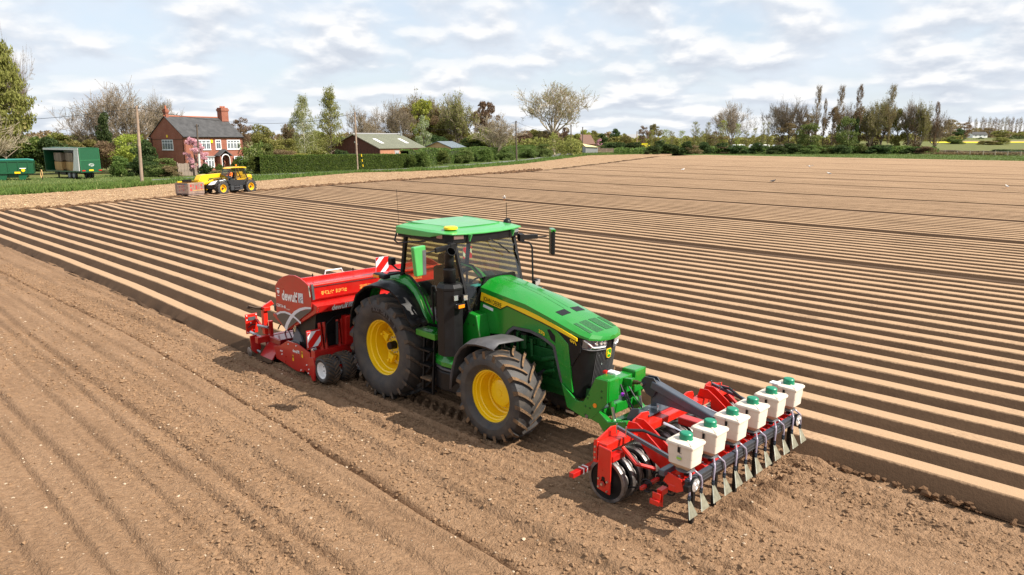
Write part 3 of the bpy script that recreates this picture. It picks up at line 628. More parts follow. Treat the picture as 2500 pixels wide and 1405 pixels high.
for s in (-1, 1):
    hood_patch('bonnet_vent', 3.40, 3.55, s * .07, s * .29, m_blk)
    hood_patch('bonnet_grille', 3.83, 4.20, s * .03, s * .21, m_mesh); hood_patch('bonnet_grille', 3.83, 4.16, s * .265, s * .34, m_mesh)
    hood_patch('bonnet_seam', 1.95, 3.38, s * .055 + .0, s * .055 + .006, m_gdark, .002, 16, 1)
# side panels, cut round the engine opening
side = [(1.80, 2.12), (1.75, 1.89), (1.90, 1.53), (2.40, 1.60), (2.47, 1.69), (2.60, 1.785), (3.01, 1.80), (3.30, 1.74), (3.56, 1.63), (3.73, 1.03), (3.94, .93), (3.83, 1.72), (3.54, 1.925), (3.30, 1.985), (2.47, 2.135), (2.31, 2.055)]
band = [(1.80, 2.115), (2.31, 2.045), (2.47, 2.127), (3.30, 1.977), (3.54, 1.925), (4.02, 1.80), (4.02, 1.852), (3.6, 1.975), (3.2, 2.072), (2.9, 2.13), (2.3, 2.20), (1.83, 2.265)]
arch = [(2.40, 1.60), (2.47, 1.69), (2.60, 1.785), (3.01, 1.80), (3.30, 1.74), (3.56, 1.63), (3.73, 1.03), (3.68, 1.05), (3.50, 1.60), (3.27, 1.69), (3.0, 1.745), (2.63, 1.735), (2.52, 1.66), (2.45, 1.58)]
for s in (-1, 1):
    sp_ = MB().prism(side, 'xz', s * .430, s * .470).build('side_panel', m_green, tr, bevel=.008)
    MB().prism([(3.385, 1.875), (3.44, 1.89), (3.56, 1.80), (3.565, 1.685), (3.47, 1.73)], 'xz', s * .462, s * .474).build('panel_vent', m_blk, sp_)
    bd = MB().prism(band, 'xz', s * .462, s * .484).build('yellow_band', m_decal, tr, bevel=.003)
    MB().prism([(p[0], p[1] - .016) for p in band[:6]] + [(p[0], p[1] + .004) for p in band[5::-1]], 'xz', s * .464, s * .482).build('band_edge', m_blk, bd)
    MB().prism(arch, 'xz', s * .40, s * .466).build('arch_trim', m_gry, tr, bevel=.004)
    nb = MB().prism([(3.53, 1.92), (3.835, 1.71), (3.90, 1.35), (4.07, 1.62), (4.09, 1.84), (4.02, 1.805)], 'xz', s * .43, s * .462).build('nose_panel', m_blk, tr, bevel=.004)
text('lettering', 'JOHN DEERE', m_blk, (1.885, -.4855, 2.128), (1, 0, -.145), (0.0, 0, 1), .078, tr, bold=.012, width=.46)
text('lettering', '370', m_decal, (3.20, -.4715, 1.795), (1, 0, -.28), (0, 0, 1), .055, tr, bold=.03, width=.14)
text('lettering', '8R', m_decal, (3.865, -.4635, 1.775), (1, 0, -.32), (0, 0, 1), .082, tr, bold=.03, width=.15)
stk = MB().box(1.865, 2.12, -.476, -.4705, 1.985, 2.035).build('dealer_sticker', m_refl, tr)
stk.data.transform(Matrix.Translation((1.99, 0, 2.01)) @ Matrix.Rotation(.16, 4, 'Y') @ Matrix.Translation((-1.99, 0, -2.01)))
# grille and lamps
def plan(z):
    t = (z - .84) / (1.85 - .84); k = lambda a, b: a + (b - a) * t
    h = [(k(3.86, 3.80), -.440), (k(3.93, 4.07), -.432), (k(4.03, 4.17), -.375), (k(4.10, 4.265), -.24), (k(4.13, 4.31), -.09), (k(4.135, 4.318), 0)]
    return h + [(a, -b) for a, b in h[-2::-1]]
g = MB(); g.loft([[(x, y, z) for x, y in plan(z)] for z in np.linspace(.84, 1.855, 9)]); g.build('grille', m_blk, tr, smooth=50, recalc=True)
def on_grille(y, z, out=.0):
    P = plan(z); ys = [p[1] for p in P]; xs = [p[0] for p in P]; return (float(np.interp(y, ys, xs)) + out, y, z)
for i in range(19):
    y = -.235 + i * .028; s_ = MB(); s_.tube([on_grille(y, z, .004) for z in np.linspace(.95, 1.64, 7)], .0075, 4); s_.build('grille_slat', m_gry, tr)
for s in (-1, 1):
    hl = MB(); yy = np.linspace(.425, .09, 9); top = [on_grille(s * y, 1.832, .012) for y in yy]; bot = [on_grille(s * y, 1.672 + .03 * max(0, (y - .3) / .125) ** 2, .012) for y in yy]
    hl.loft([bot, [tuple((Vector(a) + Vector(b)) / 2 + Vector((.012, 0, 0))) for a, b in zip(bot, top)], top]); lamp = hl.build('headlight', mat('lamp glass', (0.20, 0.22, 0.25), 0.06, metal=0.55, coat=1.0), tr, smooth=40, recalc=True)
    MB().tube([on_grille(s * y, 1.822 - .12 * ((.42 - y) / .1 if y > .32 else 1), .030) for y in (.42, .39, .36, .33, .30, .24, .18, .12)], .012, 6).build('light_strip', m_white, lamp)
    for y in (.27, .20, .14): MB().cyl(on_grille(s * y, 1.775, .008), on_grille(s * y, 1.775, .030), .032, n=12).build('lamp_projector', m_lens, lamp)
    MB().tube([on_grille(s * y, 1.655 + .03 * max(0, (y - .3) / .125) ** 2, .02) for y in yy] , .011, 6).build('lamp_surround', m_gry, lamp)
bx = on_grille(0, 1.57, .022)[0]
shield = [(-.052, .075), (.052, .075), (.062, .055), (.058, -.02), (.045, -.066), (0, -.08), (-.045, -.066), (-.058, -.02), (-.062, .055)]
bdg = MB().prism([(y, 1.57 + z) for y, z in shield], 'yz', bx - .02, bx).build('badge', m_decal, tr)
MB().prism([(y * .84, 1.57 + z * .86) for y, z in shield], 'yz', bx, bx + .003).build('badge_field', mat('badge green', (0.01, 0.24, 0.02), 0.4), bdg)
deer = [(-.042, -.02), (-.02, -.002), (.012, .004), (.022, .022), (.016, .042), (.024, .034), (.030, .046), (.032, .026), (.044, .016), (.034, .010), (.026, -.008), (.044, -.022), (.036, -.026), (.016, -.014), (-.012, -.016), (-.028, -.034), (-.046, -.036), (-.026, -.022)]
MB().prism([(-y, 1.572 + z) for y, z in deer], 'yz', bx + .003, bx + .006).build('badge_deer', m_decal, bdg)
MB().box(4.17, 4.215, -.17, -.06, 1.36, 1.46).build('front_camera', m_blk, tr, bevel=.01)
MB().cyl((4.215, -.10, 1.40), (4.235, -.10, 1.40), .018, n=12).build('camera_lens', m_lens, tr)
# running gear under the bonnet
ch = MB().box(-.9, 3.9, -.24, .24, .72, 1.12).box(1.6, 4.2, -.30, .30, .86, 1.0).box(-.8, .5, -.42, .42, .75, 1.35)
ch.cyl((-.25, -.8, .965), (-.25, .8, .965), .17, n=16).cyl((2.75, -.75, .745), (2.75, .75, .745), .12, n=14).box(2.5, 3.0, -.34, .34, .58, .92)
ch.build('chassis', m_gdark, tr, bevel=.01)
en = MB().box(2.35, 3.75, -.28, .28, 1.0, 1.62).box(2.5, 3.5, -.33, .33, 1.2, 1.5).cyl((2.78, -.38, 1.42), (2.78, -.38, 1.66), .055, n=12).cyl((2.62, -.37, 1.35), (2.62, -.37, 1.68), .03, n=8).cyl((2.95, -.37, 1.30), (2.95, -.37, 1.62), .03, n=8)
en.cyl((3.2, -.36, 1.3), (3.55, -.36, 1.42), .045, n=10).cyl((3.15, -.36, 1.05), (3.5, -.40, 1.2), .03, n=10).box(2.9, 3.45, -.36, -.30, 1.25, 1.33).tube([(2.45, -.36, 1.5), (2.48, -.37, 1.66), (2.62, -.37, 1.70), (2.7, -.36, 1.66)], .012, 6)
for x in (2.6, 2.85, 3.1, 3.35): en.box(x, x + .14, -.335, -.30, 1.52, 1.60)
en.build('engine', m_gdark, tr, bevel=.008)
MB().cyl((2.78, -.38, 1.66), (2.78, -.38, 1.70), .06, n=12).build('filter_cap', m_blk, tr)
MB().box(2.555, 2.60, -.40, -.37, 1.42, 1.70).build('fuse_box', m_blk, tr)
for s in (-1, 1):
    MB().tube([(3.25, s * .36, 1.12), (3.1, s * .45, 1.0), (2.95, s * .55, .86)], .035, 8).build('steering_hose', m_hose, tr)
    MB().cyl((2.9, s * .30, .92), (3.35, s * .30, 1.10), .035, n=10).build('steering_ram', m_gdark, tr)
# wings
def fender(s):
    o = [(-1.16, 1.22), (-1.10, 1.58), (-.90, 1.93), (-.60, 2.13), (-.35, 2.195), (-.05, 2.215), (.22, 2.195), (.46, 2.08), (.62, 1.93), (.74, 1.76), (.88, 1.60)]
    i = [(-1.10, 1.30), (-1.04, 1.64), (-.88, 1.97), (-.66, 2.16), (-.45, 2.24), (-.08, 2.275), (.28, 2.225), (.50, 2.10), (.66, 1.93), (.77, 1.76), (.90, 1.62)]
    t = [(-1.04, 1.34), (-.98, 1.68), (-.86, 2.0), (-.68, 2.22), (-.45, 2.345), (-.15, 2.40), (.18, 2.37), (.42, 2.22), (.60, 2.0), (.74, 1.78), (.90, 1.58)]
    lip = [((x - -.25) * .975 - .25, (z - .95) * .97 + .95) for x, z in o]
    b = MB().loft([[(x, s * 1.285, z) for x, z in lip], [(x, s * 1.30, z) for x, z in o], [(x, s * 1.10, (z + z2) / 2 + .02) for (x, z), (x2, z2) in zip(o, i)], [(x, s * .96, z) for x, z in i]])
    f = b.build('rear_wing', m_blk, tr, smooth=40, recalc=True, solid=.018)
    MB().loft([[(x, s * .958, z) for x, z in i], [(x, s * .90, (z + z2) / 2 + .015) for (x, z), (_, z2) in zip(i, t)], [(x, s * .81, z) for x, z in t], [(x, s * .74, z - .02) for x, z in t]]).build('wing_panel', m_green, f, smooth=40, recalc=True, solid=.014)
    MB().tube([(x, s * .80, z + .012) for x, z in t[3:]], .022, 6).build('wing_seal', m_blk, f)
    of = [(1.83, .66), (1.86, .92), (1.91, 1.10), (1.99, 1.30), (2.11, 1.45), (2.28, 1.565), (2.50, 1.605), (2.75, 1.615), (2.93, 1.60)]
    inn = [(1.90, .72), (1.94, .96), (2.00, 1.15), (2.09, 1.35), (2.19, 1.49), (2.32, 1.60), (2.52, 1.665), (2.80, 1.69), (3.04, 1.665)]
    lp = [((x - 2.75) * .97 + 2.75, (z - .74) * .965 + .74) for x, z in of]
    MB().loft([[(x, s * 1.225, z) for x, z in lp], [(x, s * 1.25, z) for x, z in of], [(x, s * 1.12, (z + z2) / 2 + .035) for (x, z), (x2, z2) in zip(of, inn)], [(x, s * .66, z) for x, z in inn]]).build('front_wing', m_gry, tr, smooth=40, recalc=True, solid=.016)
    MB().bar((2.4, s * .9, 1.57), (2.5, s * .35, 1.2), .05, .05).build('wing_stay', m_blk, tr)
fender(-1); fender(1)
# cab
cab = MB().box(-.05, 1.55, -.74, .74, 1.18, 1.62).build('cab_floor', m_blk, tr, bevel=.02)
fw_ = MB().prism([(1.55, 1.22), (1.60, 1.80), (1.72, 1.93), (1.95, 1.90), (2.04, 1.52), (1.95, 1.22)], 'xz', -.72, -.46); fw_.build('cab_skirt', m_green, tr, bevel=.02)
MB().prism([(1.55, 1.22), (1.60, 1.80), (1.72, 1.93), (1.95, 1.90), (2.04, 1.52), (1.95, 1.22)], 'xz', .46, .72).build('cab_skirt', m_green, tr, bevel=.02)
for x in (1.72, 1.86): text('lettering', 'A', m_blk, (x, -.7215, 1.70), (1, 0, 0), (0, 0, 1), .045, tr, bold=.02)
cw = MB(); cw.loft([[(1.62, y, 1.55), (1.74, y, 2.05), (1.80, y * .66, 2.52)] for y in (-.56, -.3, 0, .3, .56)]); cw.build('cowl', m_blk, tr, recalc=True, solid=.05)
pil = [((1.74, .70, 1.95), (1.40, .74, 3.18), .065), ((-.02, .82, 2.36), (.12, .80, 3.2), .07)]
for s in (-1, 1):
    for p, q, w in pil: MB().bar((p[0], s * p[1], p[2]), (q[0], s * q[1], q[2]), w, w).build('cab_pillar', m_blk, tr, bevel=.012)
    MB().bar((1.74, s * .70, 1.95), (1.50, s * .72, 1.55), .07, .07).build('cab_sill', m_blk, tr)
    w = MB(); w.loft([[(-.02, s * .815, 2.42), (.62, s * .795, 1.98), (1.20, s * .765, 1.72), (1.72, s * .70, 1.98)], [(.03, s * .81, 2.8), (.64, s * .81, 2.7), (1.2, s * .785, 2.6), (1.55, s * .725, 2.6)], [(.11, s * .80, 3.18), (.66, s * .815, 3.18), (1.1, s * .79, 3.18), (1.41, s * .74, 3.18)]]); w.build('side_window', m_glass, tr, smooth=60)
w = MB(); ys = np.linspace(-.69, .69, 9)
w.loft([[(1.74 + .07 * (1 - (y / .69) ** 2), y, 1.98 + .52 * max(0, 1 - (y / .52) ** 2) ** .5 if abs(y) < .52 else 1.98) for y in ys], [(1.58 + .09 * (1 - (y / .69) ** 2), y * 1.02, 2.65) for y in ys], [(1.41 + .09 * (1 - (y / .69) ** 2), y * 1.07, 3.2) for y in ys]]); w.build('windscreen', m_glass, tr, smooth=60)
w = MB(); w.loft([[(-.03, y, z) for y in (-.8, 0, .8)] for z in (2.35, 2.8, 3.18)]); w.build('rear_window', m_glass, tr)
# roof
def sym(h): return h + [(x, -y, z) for x, y, z in h[::-1]]
ro0 = [(-.10, -.74, 3.20), (-.02, -.93, 3.185), (.50, -.955, 3.19), (1.02, -.955, 3.205), (1.13, -.95, 3.275), (1.34, -.93, 3.278), (1.50, -.86, 3.275), (1.58, -.60, 3.268), (1.62, -.2, 3.262)]
ro1 = [(-.11, -.73, 3.31), (-.03, -.93, 3.31), (.50, -.955, 3.305), (1.02, -.955, 3.295), (1.13, -.95, 3.30), (1.34, -.93, 3.298), (1.50, -.86, 3.297), (1.58, -.60, 3.295), (1.62, -.2, 3.29)]
ro2 = [(-.07, -.69, 3.345), (.02, -.87, 3.345), (.50, -.89, 3.335), (1.0, -.89, 3.33), (1.10, -.88, 3.328), (1.28, -.85, 3.325), (1.40, -.78, 3.322), (1.46, -.56, 3.322), (1.50, -.2, 3.32)]
ro3 = [(.0, -.56, 3.375), (.08, -.70, 3.375), (.50, -.72, 3.37), (.9, -.72, 3.362), (1.0, -.71, 3.36), (1.1, -.68, 3.357), (1.18, -.6, 3.355), (1.22, -.45, 3.353), (1.24, -.2, 3.353)]
ro4 = [(x + .02, y * .93, z + .015) for x, y, z in ro3]
rf = MB().loft([sym(r) for r in (ro0, ro1, ro2, ro3, ro4)], closed=True); k = len(rf.v); rf.f.append(tuple(range(k - 18, k))); rf.m.append(0); rf.f.append(tuple(range(18))); rf.m.append(0)
m_roof = mat('faded roof green', (0.055, 0.36, 0.085), 0.30, coat=0.5, var=0.10, vscale=1.5, dirt=0.08)
roof = rf.build('cab_roof', m_roof, tr, bevel=.008, recalc=True)
for s in (-1, 1):
    MB().prism([(1.55, 3.275), (1.66, 3.27), (1.60, 3.15)], 'xz', s * .52, s * .545).build('roof_fin', m_roof, roof)
    MB().bar((.02, s * .72, 3.388), (1.18, s * .60, 3.372), .02, .014).build('roof_rib', m_roof, roof)
hd = MB(); hd.loft([sym([(1.05, -.90, z), (1.34, -.88, z), (1.46, -.80, z), (1.53, -.55, z), (1.56, -.2, z)]) for z in (3.12, 3.275)]); hd.build('roof_header', m_blk, tr, recalc=True, solid=.03)
MB().prism([(-.06, -.86), (1.08, -.88), (1.08, .88), (-.06, .86)], 'xy', 3.13, 3.19).build('roof_lining', m_blk, tr)
for a, b in (((1.16, -.915, 3.235), (1.30, -.905, 3.235)), ((1.475, -.80, 3.23), (1.53, -.62, 3.23))):
    MB().bar(a, b, .03, .075).build('roof_lamp', mat('rosy lamp glass', (0.34, 0.22, 0.20), 0.12, metal=.5), roof, bevel=.006)
    MB().bar((a[0], -a[1], a[2]), (b[0], -b[1], b[2]), .03, .075).build('roof_lamp', m_lens, roof, bevel=.006)
MB().lathe([(0, .062), (.10, .058), (.122, .045), (.125, .012), (.11, 0), (0, 0)], (1.28, -.70, 3.345), 'z', 24).build('gps_receiver', m_decal, roof, smooth=40, recalc=True)
MB().lathe([(0, .085), (.05, .07), (.075, .03), (.08, 0)], (1.17, .82, 3.34), 'z', 16).build('beacon', m_blk, roof, smooth=50, recalc=True)
MB().tube([(1.17, .80, 3.40), (1.165, .80, 3.72)], .006, 5).build('aerial', m_blk, roof)
MB().tube([(.05, -.90, 3.15), (.02, -.92, 4.0)], .0035, 4).build('aerial', m_blk, roof)
MB().tube([(-.02, -.92, 3.19), (.02, -1.0, 3.06), (.10, -.99, 3.02), (.85, -.93, 3.12)], .016, 6).build('grab_rail', m_blk, tr)
MB().tube([(1.52, -.12, 3.20), (1.66, .10, 3.06), (1.66, .40, 2.86)], .012, 5).build('wiper', m_blk, tr)
# inside
st = thing('driver_seat', None, None); st.parent = tr
MB().box(.25, .72, -.27, .27, 1.72, 1.86).build('seat_cushion', m_seat, st, bevel=.05); MB().box(.20, .34, -.26, .26, 1.84, 2.52).build('backrest', m_seat, st, bevel=.05); MB().box(.20, .31, -.14, .14, 2.54, 2.74).build('headrest', m_seat, st, bevel=.04)
MB().box(.35, .95, -.46, -.30, 1.80, 2.02).build('armrest_console', m_gry, tr, bevel=.03)
MB().box(.95, .99, -.50, -.22, 2.08, 2.32).build('display', m_blk, tr, bevel=.01)
MB().cyl((1.42, 0, 1.6), (1.18, 0, 2.20), .05, n=10).build('steering_column', m_blk, tr)
sw = MB(); sw.tube([Vector((1.16, 0, 2.22)) + Vector((math.cos(a) * .10, math.sin(a) * .21, math.cos(a) * .17)) for a in np.linspace(0, 2 * math.pi, 25)], .018, 6); sw.tube([(1.13, -.2, 2.2), (1.17, 0, 2.22), (1.13, .2, 2.2)], .014, 5); sw.build('steering_wheel', m_blk, tr)
MB().box(1.20, 1.58, -.42, .42, 2.08, 2.30).build('dashboard', m_blk, tr, bevel=.04)
MB().box(1.46, 1.58, -.42, -.22, 2.30, 2.335).build('work_gloves', mat('blue cloth', (0.05, 0.45, 0.62), 0.8), tr, bevel=.01); MB().box(1.50, 1.60, -.16, -.02, 2.30, 2.33).build('work_gloves', m_decal, tr, bevel=.01)
MB().box(.0, .12, -.5, .5, 1.9, 2.2).build('rear_shelf', m_seat, tr, bevel=.03)
# exhaust
oc = lambda r, z, cx=1.55, cy=-.97: [(cx + r * math.cos(math.pi / 8 + i * math.pi / 4), cy + r * math.sin(math.pi / 8 + i * math.pi / 4), z) for i in range(8)]
ex_ = MB(); ex_.loft([oc(.235, 1.19), oc(.235, 2.36), oc(.245, 2.362), oc(.245, 2.40), oc(.20, 2.46), oc(.10, 2.465)], closed=True); ex_.f.append(tuple(range(8))[::-1]); ex_.m.append(0); ex_.build('exhaust_can', m_blk, tr, bevel=.008, recalc=True)
pz = [(1.55, -.97, 2.44), (1.55, -.97, 2.68), (1.55, -.97, 2.70), (1.55, -.97, 2.73)]; pp = MB(); pp.tube(pz, [.104, .104, .11, .078], 18, caps=False)
arc_ = [(1.55, -.97, 2.72), (1.55, -.97, 2.86)] + [(1.55 + .17 * (1 - math.cos(a)), -.97 - .02 * a, 2.88 + .17 * math.sin(a)) for a in np.linspace(.15, 1.05, 6)]
pp.tube(arc_, .078, 18, caps=False); pp.build('exhaust_pipe', m_blk, tr, smooth=40, solid=.006)
lm = thing('front_work_lights', None, None); lm.parent = tr
def lights(parent, s):
    for x, y in ((1.77, -1.04), (1.86, -.90)):
        MB().box(x - .05, x + .02, s * y - .052, s * y + .052, 2.185, 2.29).build('work_light', m_blk, parent, bevel=.012); MB().box(x + .02, x + .03, s * y - .042, s * y + .042, 2.195, 2.28).build('light_lens', m_lens, parent)
    MB().box(1.80, 1.90, s * 1.0 - .09, s * 1.0 + .09, 2.07, 2.145).build('indicator_housing', m_blk, parent, bevel=.012)
    MB().box(1.90, 1.912, s * 1.0 - .08, s * 1.0 + .05, 2.08, 2.135).build('indicator_lens', m_amber, parent)
    MB().bar((1.78, s * .97, 2.13), (1.60, s * .80, 2.12), .05, .05).build('lamp_arm', m_blk, parent)
lights(lm, -1)
lm2 = thing('front_work_lights', None, None); lm2.parent = tr; lights(lm2, 1)
MB().tube([(1.05, -.93, 1.66), (1.03, -.95, 2.25), (1.06, -.96, 2.33), (1.13, -.96, 2.34), (1.16, -.95, 2.26), (1.14, -.92, 1.75)], .022, 8).build('grab_handle', m_blk, tr)
MB().tube([(1.52, .86, 3.0), (1.60, .98, 2.98), (1.66, 1.0, 2.9), (1.74, .95, 2.0)], .018, 6).build('grab_rail', m_blk, tr)
# mirrors
def mirror(s, rz):
    a = MB().prism([(1.46, 3.02), (1.54, 3.00), (1.54, 3.14), (1.44, 3.16)], 'xz', s * .80, s * .92); a.bar((1.50, s * .85, 3.09), (1.54, s * 1.27, 3.06), .05, .085); a.bar((1.54, s * 1.27, 3.055), (1.56, s * 1.52, 3.04), .022, .022)
    ar = a.build('mirror_arm', m_blk, tr, bevel=.008)
    mo = MB().prism([(-.15, -.25), (.09, -.25), (.15, .19), (.15, .25), (-.15, .25)] if s > 0 else [(-.09, -.25), (.15, -.25), (.15, .25), (-.15, .25), (-.15, .19)], 'yz', -.03, .05).build('mirror', m_roof if s < 0 else m_blk, ar, bevel=.02)
    if s < 0: MB().prism([(.05, -.248), (.145, -.248), (.148, .18), (.05, .18)], 'yz', -.045, .056).build('mirror_back', m_gry, mo, bevel=.012)
    else: MB().prism([(.085, -.252), (.095, -.252), (.154, .19), (.154, .252), (-.15, .254), (-.15, .20), (.09, .19)], 'yz', -.035, .056).build('mirror_shell', m_green, mo, bevel=.008)
    mo.location = (1.57, s * 1.66, 2.93); mo.rotation_euler = (0, 0, rz)
mirror(-1, R(12)); mirror(1, R(50))
# steps, trays, air tanks
stp = MB().prism([(.70, -.78), (.72, -1.10), (1.30, -1.13), (1.32, -.78)], 'xy', 1.40, 1.51).build('cab_step', mat('step green', (0.05, 0.25, 0.02), .4, var=.1), tr, bevel=.008)
for i in range(9): MB().bar((.88 + i * .048, -1.10, 1.514), (.88 + i * .048, -.80, 1.514), .016, .012).build('step_rib', m_green, stp)
ld = thing('ladder', None, None); ld.parent = tr
for x in (.89, 1.17): MB().bar((x, -1.02, 1.42), (x + .02, -1.10, .36), .025, .06).build('ladder_rail', m_blk, ld)
for z in (1.18, .90, .64, .40): MB().box(.90, 1.18, -1.16, -1.00, z - .02, z + .01).build('ladder_tread', m_blk if z > 1 else m_mud if z in (.64,) else m_blk, ld)
trp = [(1.06, -.46), (1.10, -1.00), (1.42, -1.09), (1.95, -1.04), (1.97, -.46)]
MB().prism(trp, 'xy', .50, .86).build('battery_box', m_blk, tr, bevel=.03); MB().prism([(1.42 + (x - 1.42) * .97, y * .985) for x, y in trp], 'xy', .86, .915).build('battery_lid', m_gry, tr, bevel=.03)
tg = MB(); tg.loft([[(x, y, .955) for x, y in trp], [(x, y, 1.03) for x, y in trp], [(1.5 + (x - 1.5) * .8, y * .90 - .02, 1.16) for x, y in trp]], closed=True); tg.f.append((10, 11, 12, 13, 14)); tg.m.append(0); tg.build('green_cover', m_green, tr, bevel=.01, recalc=True)
MB().prism([(1.06, .46), (1.10, 1.00), (1.42, 1.09), (1.95, 1.04), (1.97, .46)], 'xy', .5, 1.16).build('fuel_tank', m_blk, tr, bevel=.03)
for x, r in ((.90, .052), (1.06, .038)): MB().cyl((x - .25, -1.06, 1.68), (x, -1.14, 1.68), r, n=14).build('air_tube', m_blk, tr, smooth=40)
MB().box(-.42, -.05, -1.22, -1.06, 2.33, 2.42).build('rear_marker', m_blk, tr, bevel=.03); MB().box(-.40, -.20, -1.232, -1.218, 2.345, 2.395).build('rear_marker_lens', m_amber, tr)
MB().bar((-.1, -1.1, 2.40), (.05, -.84, 2.44), .05, .04).build('marker_arm', m_blk, tr)
MB().box(-.26, -.14, -.98, -.86, 2.56, 2.70).build('rear_work_light', m_blk, tr, bevel=.025); MB().tube([(-.2, -.92, 2.57), (-.12, -.86, 2.48), (.03, -.84, 2.47)], .018, 5).build('lamp_bracket', m_blk, tr)
# front linkage
for s in (-1, 1):
    MB().prism([(4.42, 1.30), (4.66, 1.31), (4.655, .95), (4.36, .61), (4.19, .595), (3.86, .68), (3.73, 1.06), (4.05, .84), (4.19, .86), (4.29, 1.02)], 'xz', s * .475, s * .505).build('linkage_cheek', m_green, tr, bevel=.006)
    MB().prism([(4.40, 1.31), (4.67, 1.32), (4.665, .94), (4.50, .93), (4.36, 1.0)], 'xz', s * .20, s * .474).build('linkage_tower', m_green, tr, bevel=.025)
    MB().cyl((4.62, s * .36, .98), (4.70, s * .36, .66), .028, n=12).build('lift_ram', m_steel, tr, smooth=40); MB().cyl((4.61, s * .36, 1.0), (4.635, s * .36, .86), .045, n=12).build('ram_body', m_green, tr, smooth=40)
    MB().prism([(4.36, .70), (4.50, .78), (4.68, .66), (4.88, .72), (5.02, .76), (5.03, .62), (4.92, .50), (4.75, .43), (4.60, .47), (4.50, .58), (4.36, .60)], 'xz', s * .40, s * .50).build('lower_link', m_green, tr, bevel=.012)
    MB().cyl((4.71, s * .50, .54), (4.71, s * .522, .54), .04, n=14).build('link_pin', m_gdark, tr)
    for x, z in ((4.30, 1.0), (4.28, .94), (4.24, .80), (4.33, .79), (4.24, .66), (4.55, 1.12), (4.55, 1.02)): MB().cyl((x, s * .505, z), (x, s * .511, z), .016, n=8).build('cheek_bolt', m_gdark, tr)
    MB().cyl((4.43, s * .505, .86), (4.43, s * .516, .86), .036, n=14).build('reflector', m_amber, tr)
    MB().cyl((4.27, s * .505, .635), (4.27, s * .512, .635), .032, n=12).build('pivot_pin', m_worn, tr)
MB().box(4.42, 4.62, -.20, .20, .98, 1.26).bar((4.74, -.42, .62), (4.74, .42, .62), .11, .11).prism([(4.15, .62), (4.5, .62), (4.5, .78), (4.15, .84)], 'xz', -.47, .47).build('linkage_crossmember', m_green, tr, bevel=.012)
MB().bar((4.60, 0, 1.18), (4.78, 0, 1.20), .10, .12).build('top_link_bracket', m_green, tr); MB().tube([(4.74, 0, 1.20), (4.86, 0, 1.215), (4.861, 0, 1.215), (5.02, 0, 1.235)], [.035, .035, .024, .024], 10).build('top_link', mat('oily steel', (0.10, 0.075, 0.03), .4, metal=.6), tr, smooth=40)
MB().box(4.40, 4.58, -.20, -.08, 1.315, 1.34).build('coupling_plate', m_refl, tr); MB().box(4.36, 4.42, -.24, -.17, 1.31, 1.345).build('coupling_tag', m_redlens, tr)
MB().cyl((4.68, -.16, 1.02), (4.71, -.16, 1.02), .03, n=10).build('coupler_cap', mat('purple plastic', (0.35, 0.03, 0.55), .4), tr)
for k_, (a, b) in enumerate((((4.62, -.12, 1.16), (5.35, -.25, .80)), ((4.62, -.08, 1.10), (5.38, -.1, .82)), ((4.64, -.02, 1.05), (5.30, -.35, .72)), ((4.62, .06, 1.12), (5.3, -.05, .82)))):
    a, b = Vector(a), Vector(b); MB().tube([a.lerp(b, t) + Vector((.10 * math.sin(t * 3.14), 0, -.42 * math.sin(t * 3.14) * (1 - .15 * k_))) for t in np.linspace(0, 1, 9)], .011, 6).build('hydraulic_hose', m_hose, tr, smooth=60)
MB().box(3.85, 4.02, -.52, -.505, .60, .64).build('tow_handle', m_steel, tr)
# three-point hitch at the back
MB().box(-1.5, -.8, -.45, .45, .55, .75).bar((-.8, 0, 1.2), (-1.9, 0, 1.15), .07, .07).build('rear_linkage', m_gdark, tr, bevel=.01)
# ------------------------------------------------------------------ front press roller with seed tanks
ro = thing('front_press_roller', 'red press roller with black steel rings and six white tanks on the tractor front', 'roller', (5.42, 0.14, 0)); Y0 = 0.0
def RX(x): return x - 5.42
HW = 1.70
AX, AZ = RX(5.42), .295
rg = MB(); n = 48
rg.lathe([(.262, -.034), (.305, -.034), (.314, -.012), (.314, .02), (.305, .036), (.262, .036)], (0, 0, 0), 'y', n, 0)
pts = []                                                          # notched steel band beside the smooth rim
for i in range(72):
    a = 2 * math.pi * i / 72; pts.append((.318 - (.018 if i % 6 == 0 else .006 if i % 6 in (1, 5) else 0), a))
rg.loft([[(r * math.cos(a), .036, r * math.sin(a)) for r, a in pts], [(r * math.cos(a), .052, r * math.sin(a)) for r, a in pts], [((r - .05) * math.cos(a), .052, (r - .05) * math.sin(a)) for r, a in pts]], closed=True, m=0)
rg.lathe([(.05, -.03), (.13, -.025), (.16, -.012), (.19, -.006), (.25, -.016), (.262, -.034)], (0, 0, 0), 'y', 32, 1); rg.lathe([(.05, .03), (.13, .025), (.16, .012), (.25, .016), (.262, .036)], (0, 0, 0), 'y', 32, 1)
rgm = rg.mesh('press_ring', [m_worn, m_blk], smooth=35)
bmx = bmesh.new(); bmx.from_mesh(rgm); bmesh.ops.recalc_face_normals(bmx, faces=bmx.faces); bmx.to_mesh(rgm); bmx.free()
NR = 18
for i in range(NR):
    o = link('press_ring', rgm, ro); o.location = (AX + .012 * math.sin(i * 2.3), -HW + .10 + (2 * HW - .2) * i / (NR - 1), AZ); o.rotation_euler = (0, i * .37, 0)
MB().cyl((AX, -HW, AZ), (AX, HW, AZ), .05, n=16).build('roller_axle', m_blk, ro, smooth=40)
